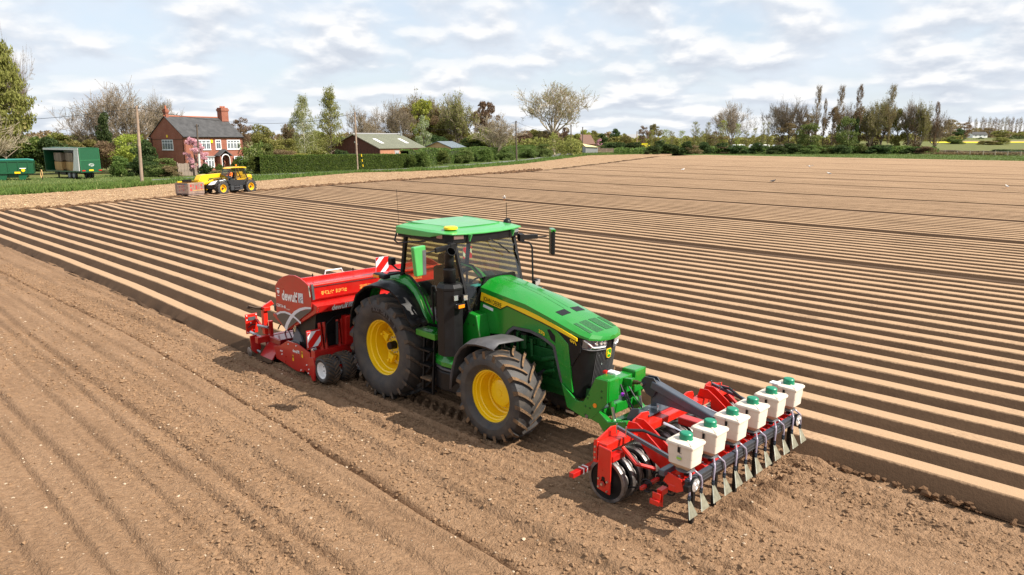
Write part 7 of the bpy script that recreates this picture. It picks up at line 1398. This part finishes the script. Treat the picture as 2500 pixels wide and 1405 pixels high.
def spire(key, lf, bk, seed, n, size, droop, shape, zmin=.12):
    """one straight trunk with side branches all the way up"""
    r = random.Random(seed); mb = MB(); mb.tube([(0, 0, -.02), (.01, 0, .3), (0, .012, .65), (0, 0, .99)], [.016, .012, .007, .0015], 7, caps=False); Q = []
    for i in range(120):
        z = zmin + (.96 - zmin) * r.random() ** .9; a = r.uniform(0, 6.283); l = shape(z) * r.uniform(.55, 1.1); up_ = .10 + .10 * r.random(); d = Vector((math.cos(a), math.sin(a), 0)); p = [Vector((0, 0, z)), Vector((0, 0, z + up_ * .6)) + d * l * .5, Vector((0, 0, z + up_ - droop * .5)) + d * l * .85, Vector((0, 0, z + up_ * .9 - droop * (1 + r.random()))) + d * l]
        mb.tube(p, [.0045, .003, .0018, .0008], 3, caps=False)
        for q in range(n // 120):
            t = r.random() ** .6 * 3; m_ = min(2, int(t)); b = p[m_].lerp(p[m_ + 1], t - m_); Q.append((b.x + r.gauss(0, .04), b.y + r.gauss(0, .04), b.z + r.gauss(0, .014) - droop * .3 * r.random()))
    kind(key, mb.mesh('trunk', bk), leaves_mesh('crown', np.array(Q), size, LM[lf], seed, droop * 3))
spire('birch', 'birch', mat('birch bark', (.62, .58, .48), .8, var=.3, vscale=4), 12, 8400, .013, .09, lambda z: .46 * min(1, (1.04 - z) * 2.2) ** .8)
spire('alder', 'olive', m_bark, 13, 7200, .013, .0, lambda z: .50 * (1.03 - z) ** .75, .08)
def poplar(key, lf, seed, n=4200, w=.36, taper=None, size=.012):
    r = random.Random(seed); mb = MB(); mb.tube([(0, 0, -.02), (0, .01, .4), (.01, 0, .97)], [.016, .011, .002], 6, caps=False); Q = []; tp = taper or (lambda t: (.35 + 1.1 * t) if t < .55 else 1.5 - 1.28 * (t - .0) if False else max(.08, 1.0 - ((t - .5) / .55) ** 2))
    for i in range(95):
        z = r.uniform(.10, .90); a = r.uniform(0, 6.283); l = .16 * (1 - .55 * z) * r.uniform(.7, 1.2); rad = w * tp(z) * r.uniform(.35, 1.0); x, y = math.cos(a), math.sin(a); p = [(0, 0, z), (x * rad * .75, y * rad * .75, z + l * .4), (x * rad, y * rad, z + l)]; mb.tube(p, [.005, .0035, .001], 3, caps=False)
        for k in range(n // 95): t = r.random(); b = [p[1][j] + (p[2][j] - p[1][j]) * t for j in range(3)]; Q.append((b[0] + r.gauss(0, .045), b[1] + r.gauss(0, .045), b[2] + r.gauss(0, .012)))
    kind(key, mb.mesh('trunk', m_bark), leaves_mesh('crown', np.array(Q), size, LM[lf], seed))
poplar('poplar0', 'olive', 3, 4200, .44); poplar('poplar1', 'brown', 5, 3600, .46); poplar('willow', 'olive', 8, 3400, .40); poplar('tallpop', 'brown', 12, 7000, .46, taper=lambda t: max(.12, 1.15 - .95 * abs(t - .55) / .5) * (1 if t > .35 else .45), size=.012); poplar('limepop', 'lime', 9, 3000, .40)
poplar('dense', 'olive', 21, 15000, .44, taper=lambda t: max(.15, 1.08 - abs(t - .38) * 1.25), size=.017); rb = np.random.default_rng(77)
def bush_kind(key, lf, n, size, seed, br=.16, shell=.62): kind(key, None, leaves_mesh('foliage', np.maximum(blob_points([(q[0], q[1], q[2], q[3], q[4], q[5]) for q in rblobs(seed, 26, (.08, .80), .40, br, lambda t: 1 - .45 * t * t)], n, seed, shell), [-9, -9, .0]), size, LM[lf], seed))
bush_kind('bdark', 'dark', 5200, .030, 1); bush_kind('blaurel', 'laurel', 5200, .030, 2); bush_kind('bolive', 'olive', 5200, .028, 3); bush_kind('bgreen', 'green', 5200, .030, 4); bush_kind('bbrown', 'brown', 4600, .024, 5); bush_kind('byew', 'yew', 7000, .022, 6, .14, .8); bush_kind('blime', 'lime', 4800, .026, 7)
T_ALL = []
def plant(kd, px, base, top, wpx, label, cat='tree', d=None, group=None, name=None, rz=None, lean=0.0):
    """px: centre, base: row of its foot on the ground (or d: distance), top: row of its tip, wpx: width of the crown"""
    if d: p = Vector((CAM.x, CAM.y, 0)) + (FWD + RIGHT * ((px - 1250) / 1797.0)) * d
    else: p = pix(px, base)
    dd = depth_of(p); hgt = CAM.z + (341 - top) * dd / 1797.0; w = wpx * dd / FPX
    bush = kd[0] == 'b' and kd not in ('birch', 'big') and not kd.startswith('bare') and not kd.startswith('brown')
    t = thing(name or ('bush' if bush else 'tree'), label, 'bush' if bush and cat == 'tree' else cat, (p.x, p.y, rise_z(dd / .9796) if (dd > 300 and px > 2150) else 0), (px * 1.7 + top) % 6.28 if rz is None else rz, group)
    a, b = KIND[kd]; hgt -= t.location.z
    if a: link('trunk', a, t)
    link(b.name.split('.')[0], b, t); t.scale = (w, w, hgt); return t
g_ = plant
# left edge
g_('dense', 8, 431, 94, 150, 'tall dense olive tree at the left edge above the trailers', d=104); g_('bare1', 48, 430, 112, 76, 'bare spreading branches beside the tall olive tree at the left edge', d=112); g_('barepale0', -30, 433, 262, 170, 'low bare pale branches reaching in from the left edge', d=97)
for i, (px, top, w, kd, d, lb) in enumerate(((-20, 335, 120, 'bdark', 108, 'dark bush behind the tipping trailer at the left edge'), (60, 322, 120, 'blaurel', 112, 'green bush behind the gap between the two trailers'), (128, 328, 110, 'bdark', 114, 'dark bush behind the open side of the box trailer'), (195, 333, 110, 'bolive', 118, 'olive bush behind the roof of the box trailer'), (262, 338, 90, 'bbrown', 117, 'brown bush just right of the box trailer roof'), (318, 316, 100, 'blime', 118, 'yellow green bush left of the brick house gable'), (352, 334, 70, 'bdark', 113, 'dark bush between the tall pale pole and the house gable'))): g_(kd, px, 0, top, w, lb, d=d)
g_('dark0', 252, 0, 275, 62, 'dark ivy clad tree between the bare trees left of the house', d=126); g_('bare0', 310, 0, 212, 190, 'large bare tree with fine twigs left of the house', d=142); g_('bare2', 222, 0, 256, 130, 'smaller bare tree left of the ivy clad tree', d=136); g_('bare1', 385, 0, 238, 110, 'bare tree rising behind the house gable', d=150); g_('bolive', 170, 0, 316, 150, 'broad olive thicket under the small bare tree', d=140)
g_('blaurel', 300, 432, 374, 58, 'rounded laurel bush right of the box trailer'); g_('bdark', 345, 431, 380, 70, 'dark bush at the foot of the tall pale pole'); g_('bgreen', 392, 432, 378, 84, 'loose green bush in front of the house gable'); g_('bbrown', 420, 433, 402, 60, 'brown undergrowth left of the garden fence')
g_('pink', 473, 430, 336, 84, 'pink flowering cherry tree in front of the brick house', d=100); g_('bdark', 498, 0, 396, 40, 'dark bush right of the short pole', d=99); g_('byew', 530, 0, 396, 28, 'neat yellow green clipped bush by the porch', d=100, name='clipped_bush'); g_('bbrown', 523, 0, 414, 40, 'low brown hedge in front of the porch', d=97)
g_('byew', 585, 0, 374, 50, 'ivy covered arch growing round the porch', d=106, name='ivy_bush'); g_('byew', 617, 0, 376, 44, 'tall rounded evergreen at the right corner of the house', d=104, name='rounded_evergreen'); g_('byew', 567, 0, 388, 22, 'narrow clipped evergreen right of the porch', d=105, name='clipped_bush')
g_('olive0', 640, 0, 304, 84, 'olive tree right of the brick house', d=140); g_('bolive', 690, 0, 332, 90, 'olive bush right of the tree beside the house', d=150); g_('bgreen', 640, 0, 340, 60, 'green bush under the olive tree by the house', d=128); g_('brown1', 590, 0, 285, 80, 'bare brown tree showing behind the big chimney', d=190); g_('bbrown', 695, 0, 362, 110, 'brown beech hedge behind the clipped hedge', d=135); g_('blime', 735, 0, 370, 60, 'yellow variegated bush above the clipped hedge', d=130)
g_('birch', 742, 0, 246, 72, 'pale green birch with a white trunk', d=152); g_('alder', 808, 0, 232, 92, 'pointed green alder right of the birch', d=158); g_('olive1', 770, 0, 318, 120, 'olive thicket between the birch and the alder', d=168); g_('bbrown', 705, 0, 296, 60, 'brown twiggy bush left of the birch', d=170); g_('bgreen', 850, 0, 325, 90, 'green bush behind the left slope of the barn roof', d=172)
g_('bare2', 888, 0, 264, 120, 'bare tree behind the barn gable', d=190); g_('brown1', 905, 0, 300, 110, 'brown twiggy tree behind the barn ridge', d=196); g_('bdark', 835, 0, 362, 50, 'small dark bush left of the barn gable', d=133)
for kd, px, top, w, d, lb in (('bare0', 962, 248, 110, 196, 'bare brown tree behind the right end of the barn roof'), ('brown0', 985, 262, 100, 206, 'brown budding tree behind the barn flue'), ('lime0', 1035, 240, 100, 205, 'bright olive green tree rising above the barn'), ('bareolive1', 1020, 238, 130, 215, 'tall olive budding tree behind the bright green one'), ('white', 1035, 283, 62, 180, 'white flowering tree between the barn and the grey shed'), ('brown1', 1080, 258, 90, 208, 'brown tree behind the grey shed'), ('bareolive0', 1115, 232, 100, 200, 'tall narrow bare olive tree behind the grey shed'), ('olive1', 1100, 290, 140, 204, 'broad olive tree low behind the grey shed'), ('ruddy0', 1185, 246, 92, 206, 'dark ruddy leaved tree right of the narrow olive tree'), ('brown0', 1160, 272, 90, 212, 'brown budding tree under the ruddy tree'), ('barepale0', 1215, 282, 130, 180, 'pale bare spreading tree left of the dark roadside pole'), ('olive0', 1190, 312, 120, 190, 'olive bush tree under the pale bare tree'), ('dark1', 1060, 330, 90, 195, 'dark bush behind the grey shed roof'), ('dark1', 1150, 335, 110, 192, 'dark undergrowth behind the bushy hedge'), ('bareolive2', 1065, 245, 80, 212, 'thin olive tree beside the bright green one')): g_(kd, px, 0, top, w, lb, d=d)
# big bare tree and the bend
g_('big', 1352, 0, 207, 168, 'big lone bare tree with wide spreading limbs by the bend of the road', d=238, rz=.6)
for kd, px, top, w, d, lb in (('bbrown', 1275, 314, 70, 225, 'brown thicket left of the big bare tree'), ('bolive', 1310, 310, 90, 250, 'olive thicket behind the foot of the big bare tree'), ('brown0', 1335, 318, 80, 244, 'brown bush tree under the big bare tree'), ('bgreen', 1328, 346, 50, 205, 'bright green bush at the end of the bushy hedge'), ('bbrown', 1362, 330, 46, 240, 'brown bush at the trunk of the big bare tree'), ('bolive', 1398, 322, 60, 262, 'olive bush behind the dark pole at the bend'), ('bdark', 1395, 344, 60, 256, 'dark bush at the bend of the road'), ('ruddy0', 1380, 310, 40, 262, 'small ruddy tree behind the bend of the road'), ('lime0', 1425, 316, 50, 330, 'pale green tree behind the far brick outbuilding')): g_(kd, px, 0, top, w, lb, d=d)
g_('pink', 1463, 0, 339, 26, 'small pink flowering tree far off by the black bungalow', d=330)
for kd, px, top, w, d, lb in (('olive1', 1447, 318, 46, 420, 'round olive tree far off left of the black bungalow'), ('dark1', 1470, 326, 36, 430, 'dark tree behind the black bungalow'), ('dark1', 1502, 314, 40, 470, 'round dark tree above the far cottage'), ('olive0', 1530, 330, 40, 400, 'olive tree right of the far cottage'), ('brown1', 1570, 306, 44, 380, 'grey brown tree above the yellow gazebo'), ('olive1', 1598, 302, 50, 390, 'tall far olive tree right of the yellow gazebo'), ('bdark', 1500, 346, 70, 300, 'long dark hedge bush beside the board fence'), ('bdark', 1545, 345, 60, 290, 'dark hedge bush left of the yellow gazebo'), ('bdark', 1610, 340, 40, 262, 'dark bush right of the yellow gazebo'), ('bgreen', 1480, 343, 60, 310, 'green hedge bush above the board fence')): g_(kd, px, 0, top, w, lb, d=d)
# willows and bushes along the far fence
for i, (px, top, w, kd) in enumerate(((1592, 316, 22, 'limepop'), (1625, 315, 34, 'limepop'), (1640, 318, 30, 'willow'), (1664, 318, 34, 'limepop'), (1697, 294, 28, 'poplar0'), (1712, 318, 30, 'willow'), (1728, 295, 22, 'poplar0'), (1745, 322, 30, 'willow'), (1765, 292, 40, 'limepop'), (1800, 300, 26, 'limepop'), (1822, 318, 30, 'willow'), (1842, 312, 24, 'limepop'), (1862, 296, 16, 'poplar0'), (1875, 294, 14, 'poplar0'))):
    g_(kd, px, 0, top, w, ['slim yellow green willow in the row along the far fence', 'slim pale poplar in the row along the far fence'][kd == 'poplar0'], d=262 + (i * 7) % 15, group=['yellow green willows along the far fence', 'slim pale poplars along the far fence'][kd == 'poplar0'])
g_('bare0', 1785, 0, 252, 100, 'round bare tree standing above the willow row', d=285); g_('bare1', 1905, 0, 250, 84, 'bare tree left of the tall poplars', d=280); g_('bare2', 1948, 0, 246, 84, 'bare tree beside the first tall poplar', d=278); g_('brown1', 1750, 0, 320, 70, 'brown thicket under the round bare tree', d=275)
for px, top, w, kd, lb in ((1990, 206, 24, 'tallpop', 'first and leftmost of the tall dark poplars'), (2009, 238, 14, 'tallpop', 'thin shorter poplar right of the first tall poplar'), (2045, 206, 26, 'tallpop', 'second tall poplar from the left of the far belt'), (2090, 204, 26, 'tallpop', 'tall poplar with an ivy dark lower trunk'), (2168, 204, 30, 'tallpop', 'stoutest tall poplar, last of the tallest four'), (2281, 246, 20, 'tallpop', 'lone slim poplar at the right end of the far belt')): g_(kd, px, 0, top, w, lb, d=262)
g_('dark0', 2090, 0, 285, 18, 'ivy column round the lower trunk of a tall poplar', d=261, name='ivy_column', cat='ivy')
for kd, px, top, w, d, lb in (('brown0', 2030, 262, 64, 268, 'brown budding tree between the first two tall poplars'), ('brown1', 1975, 275, 50, 272, 'brown thicket below the first tall poplar'), ('green0', 2070, 284, 70, 258, 'fresh green tree left of the ivy clad poplar'), ('green0', 1980, 300, 90, 256, 'broad fresh green tree under the first tall poplar'), ('olive0', 2092, 262, 50, 270, 'olive crown behind the ivy clad poplar'), ('bareolive0', 2125, 260, 76, 266, 'thin olive tree right of the ivy clad poplar'), ('bareolive1', 2152, 244, 70, 270, 'tall thin olive tree left of the stoutest poplar'), ('olive1', 2190, 264, 60, 268, 'olive tree right of the stoutest poplar'), ('bare1', 2218, 248, 60, 266, 'bare branching tree right of the stoutest poplar'), ('bareolive2', 2248, 250, 50, 262, 'narrow olive tree left of the lone slim poplar'), ('brown0', 2235, 286, 90, 270, 'brown thicket under the narrow olive tree'), ('brown1', 2130, 295, 100, 272, 'brown thicket under the thin olive trees'), ('bare2', 2285, 278, 70, 264, 'low bare tree round the lone slim poplar'), ('bare0', 2065, 256, 60, 275, 'bare crown behind the second tall poplar'), ('brown0', 1925, 300, 90, 276, 'brown thicket under the bare trees left of the poplars')): g_(kd, px, 0, top, w, lb, d=d)
bl = (('bdark', 1595, 354, 46), ('bdark', 1640, 350, 60), ('bdark', 1676, 342, 34), ('bdark', 1720, 344, 46), ('bbrown', 1690, 352, 60), ('bdark', 1762, 346, 40), ('bdark', 1800, 353, 60), ('bbrown', 1770, 356, 90), ('bdark', 1850, 346, 50), ('bdark', 1895, 353, 60), ('bdark', 1940, 348, 60), ('bgreen', 1975, 350, 60), ('bgreen', 2020, 350, 50), ('bdark', 2055, 352, 60), ('bgreen', 2105, 346, 60), ('bdark', 2150, 352, 70), ('bgreen', 2190, 355, 60), ('bdark', 2235, 358, 60), ('bbrown', 2265, 356, 50))
for i, (kd, px, top, w) in enumerate(bl): g_(kd, px, 0, top, w, dict(bdark='dark low bush behind the far wire fence', bgreen='fresh green low bush behind the far wire fence', bbrown='brown low bush behind the far wire fence')[kd], d=246 + (i * 5) % 9, group=dict(bdark='dark bushes along the far fence', bgreen='green bushes along the far fence', bbrown='brown bushes along the far fence')[kd])
# far right
for i, px in enumerate((2362, 2378, 2393, 2400, 2411, 2419, 2426, 2434, 2442, 2452, 2459, 2467, 2478, 2487, 2498)): g_('poplar1', px, 0, 282 + (i * 5) % 9, 12, 'slim poplar in the far row on the right horizon', d=640 + (i * 11) % 30, group='far poplar row on the right horizon')
for kd, px, top, w, d, lb in (('brown0', 2320, 292, 70, 480, 'brown wood edge right of the far belt'), ('brown1', 2352, 298, 60, 500, 'brown tree left of the far poplar row'), ('dark1', 2340, 314, 36, 470, 'dark round tree left of the white farmhouse'), ('olive0', 2440, 318, 60, 560, 'olive tree right of the white farmhouse'), ('bgreen', 2335, 330, 44, 420, 'round green bush by the yellow rape field'), ('olive1', 2490, 322, 50, 570, 'olive tree at the right edge below the far poplars'), ('brown0', 2415, 312, 60, 640, 'brown tree under the far poplars'), ('bolive', 2410, 343, 50, 405, 'olive hedge bush in the rough ground at the right'), ('bolive', 2445, 333, 50, 405, 'olive bush standing in the rough ground at the right'), ('bbrown', 2320, 366, 90, 270, 'brown hedge end right of the far belt'), ('bbrown', 2400, 368, 120, 262, 'long brown hedge bush right of the far belt'), ('bdark', 2470, 364, 100, 258, 'dark hedge bush at the right edge beyond the fence'), ('bbrown', 2510, 364, 70, 270, 'brown hedge bush at the far right edge')): g_(kd, px, 0, top, w, lb, d=d)
# hedges
def clipped_hedge(name, label, A, B, top_a, top_b, th, lf, n, size, seed, lumps=0.0):
    a, b = pix(*A), pix(*B); ln = (b - a).length; ha = CAM.z + (341 - top_a) * depth_of(a) / 1797; hb = CAM.z + (341 - top_b) * depth_of(b) / 1797; dv = (b - a).normalized(); nv = Vector((-dv.y, dv.x, 0)); nv = nv if nv.dot(FWD) > 0 else -nv
    t = thing(name, label, 'hedge', a, 0); r = np.random.default_rng(seed); u = r.random(n); k = r.random(n); face = r.random(n); h = ha + (hb - ha) * u + lumps * vnoise(u * ln, u * 0, .35, seed) * 2 + .06 * vnoise(u * ln, u * 0, .8, seed + 1); bul = lumps * .6 * vnoise(u * ln, k * 3, .4, seed + 5) * 2
    v = np.where(face < .62, 0 + bul, np.where(face < .9, r.random(n) * th, th)); z = np.where(face < .62, k * h, np.where(face < .9, h, k * h)); v = v + np.abs(r.normal(0, .07, n)); z = z + r.normal(0, .05, n)
    P = np.stack([dv.x * u * ln + nv.x * v, dv.y * u * ln + nv.y * v, np.maximum(z, .05)], -1); link('foliage', leaves_mesh('foliage', P, size, LM[lf], seed), t)
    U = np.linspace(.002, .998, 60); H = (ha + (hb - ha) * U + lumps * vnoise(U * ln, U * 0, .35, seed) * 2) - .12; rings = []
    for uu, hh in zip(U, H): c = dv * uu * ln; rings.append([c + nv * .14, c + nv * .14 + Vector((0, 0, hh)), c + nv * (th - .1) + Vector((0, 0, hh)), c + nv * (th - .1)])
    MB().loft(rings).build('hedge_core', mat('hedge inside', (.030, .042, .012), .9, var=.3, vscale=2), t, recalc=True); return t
clipped_hedge('clipped_hedge', 'long clipped green hedge in front of the barn', (637, 427.5), (1000, 411.5), 381, 377.5, 1.6, 'yew', 30000, .085, 3, .02)
clipped_hedge('bushy_hedge', 'bushy laurel hedge continuing the clipped hedge along the road', (1000, 410.5), (1318, 381.5), 369, 357, 1.8, 'laurel', 26000, .16, 5, .35)
for kd, px, base, top, w, lb in (('blaurel', 1028, 410, 364, 50, 'big rounded laurel where the clipped hedge ends'), ('byew', 1006, 412, 372, 26, 'small dark conifer at the end of the clipped hedge'), ('blaurel', 1078, 404, 362, 50, 'laurel clump in the bushy hedge left of its middle'), ('bgreen', 1130, 400, 360, 56, 'light green clump in the middle of the bushy hedge'), ('blaurel', 1182, 396, 359, 54, 'laurel clump in the bushy hedge left of the dark pole'), ('bgreen', 1236, 392, 358, 50, 'light green clump in the bushy hedge beside the dark pole'), ('bgreen', 1290, 387, 357, 50, 'light green clump at the right end of the bushy hedge')): g_(kd, px, base, top, w, lb)
# far hedge lines and the wood on the horizon
def far_mass(name, label, x0, x1, d, top, lf, n, size, seed):
    r = np.random.default_rng(seed); px = r.uniform(x0, x1, n); dd = d * (1 + .05 * r.random(n)); hm = (CAM.z + (341 - top) * d / 1797) * (.55 + .75 * (.5 + vnoise(px, px * 0, .045, seed) * .7 + vnoise(px, px * 0, .15, seed + 2) * .4)); z = hm * r.random(n) ** .7
    P = np.stack([CAM.x + (FWD.x + RIGHT.x * (px - 1250) / 1797) * dd, CAM.y + (FWD.y + RIGHT.y * (px - 1250) / 1797) * dd, z], -1); return stuff(link(name, leaves_mesh(name, P, size, LM[lf], seed), None), label)
far_mass('far_woods', 'distant woods along the horizon', -150, 1500, 520, 326, 'brown', 14000, 1.1, 1); far_mass('far_woods', 'distant woods along the horizon', 1380, 2350, 460, 331, 'olive', 12000, .9, 2); far_mass('far_woods', 'distant woods along the horizon', 2250, 2700, 700, 318, 'brown', 7000, 1.3, 3); far_mass('far_hedge', 'far dark hedge lines', 2280, 2700, 540, 336.5, 'dark', 4000, .7, 4); far_mass('far_undergrowth', 'undergrowth beyond the far fence', 1500, 2295, 250, 359, 'laurel', 12000, .35, 5); far_mass('far_undergrowth', 'rough scrub beyond the fence at the right', 2285, 2700, 246, 373, 'brown', 6000, .35, 9); far_mass('far_undergrowth', 'scrub behind the trailers and hedges', -100, 640, 122, 345, 'laurel', 12000, .22, 6); far_mass('far_undergrowth', 'scrub behind the barn', 640, 1420, 216, 335, 'olive', 12000, .34, 7)
# grass
def grass(name, A, B, n, h, seed, lf):
    r = np.random.default_rng(seed); u, v = r.random(n), r.random(n); a = np.array([tuple(pix(*q))[:2] for q in A]); b = np.array([tuple(pix(*q))[:2] for q in B]); f = lambda c: np.stack([np.interp(u, np.linspace(0, 1, len(c)), c[:, 0]), np.interp(u, np.linspace(0, 1, len(c)), c[:, 1])], -1); G = f(a) * (1 - v[:, None]) + f(b) * v[:, None]; hh = h * (.5 + r.random(n)) * (1 + 1.2 * vnoise(G[:, 0], G[:, 1], .5, seed)); ang = r.random(n) * 6.283; w = .035 + .04 * r.random(n)
    dx, dy = np.cos(ang) * w, np.sin(ang) * w; lx, ly = r.normal(0, .35, n) * hh, r.normal(0, .35, n) * hh; z0 = np.full(n, -.05); V = np.stack([np.stack([G[:, 0] - dx, G[:, 1] - dy, z0], -1), np.stack([G[:, 0] + dx, G[:, 1] + dy, z0], -1), np.stack([G[:, 0] + lx, G[:, 1] + ly, hh], -1)], 1).reshape(-1, 3)
    return stuff(link(name, tri_soup(name, V, np.arange(3 * n).reshape(n, 3), LM[lf]), None), 'short spring grass along the field edge')
LM['grass'] = leaf_mat('grass blades', (.075, .125, .022), (.17, .225, .05), (.32, .30, .12), trans=.3); LM['drygrass'] = leaf_mat('dry grass blades', (.11, .13, .035), (.22, .24, .08), (.38, .32, .17), trans=.3)
grass('verge_grass', VG, RN, 46000, .32, 1, 'grass'); grass('verge_grass', RF, RG, 26000, .15, 2, 'drygrass'); grass('verge_grass', RN[:3], RF[:3], 5000, .22, 4, 'grass'); grass('verge_grass', [(1405, 378.5), (1640, 375.8), (1990, 383.6), (2250, 390), (2560, 398)], [(1405, 372), (1640, 371), (1990, 374), (2250, 378), (2560, 383)], 26000, .28, 3, 'grass')
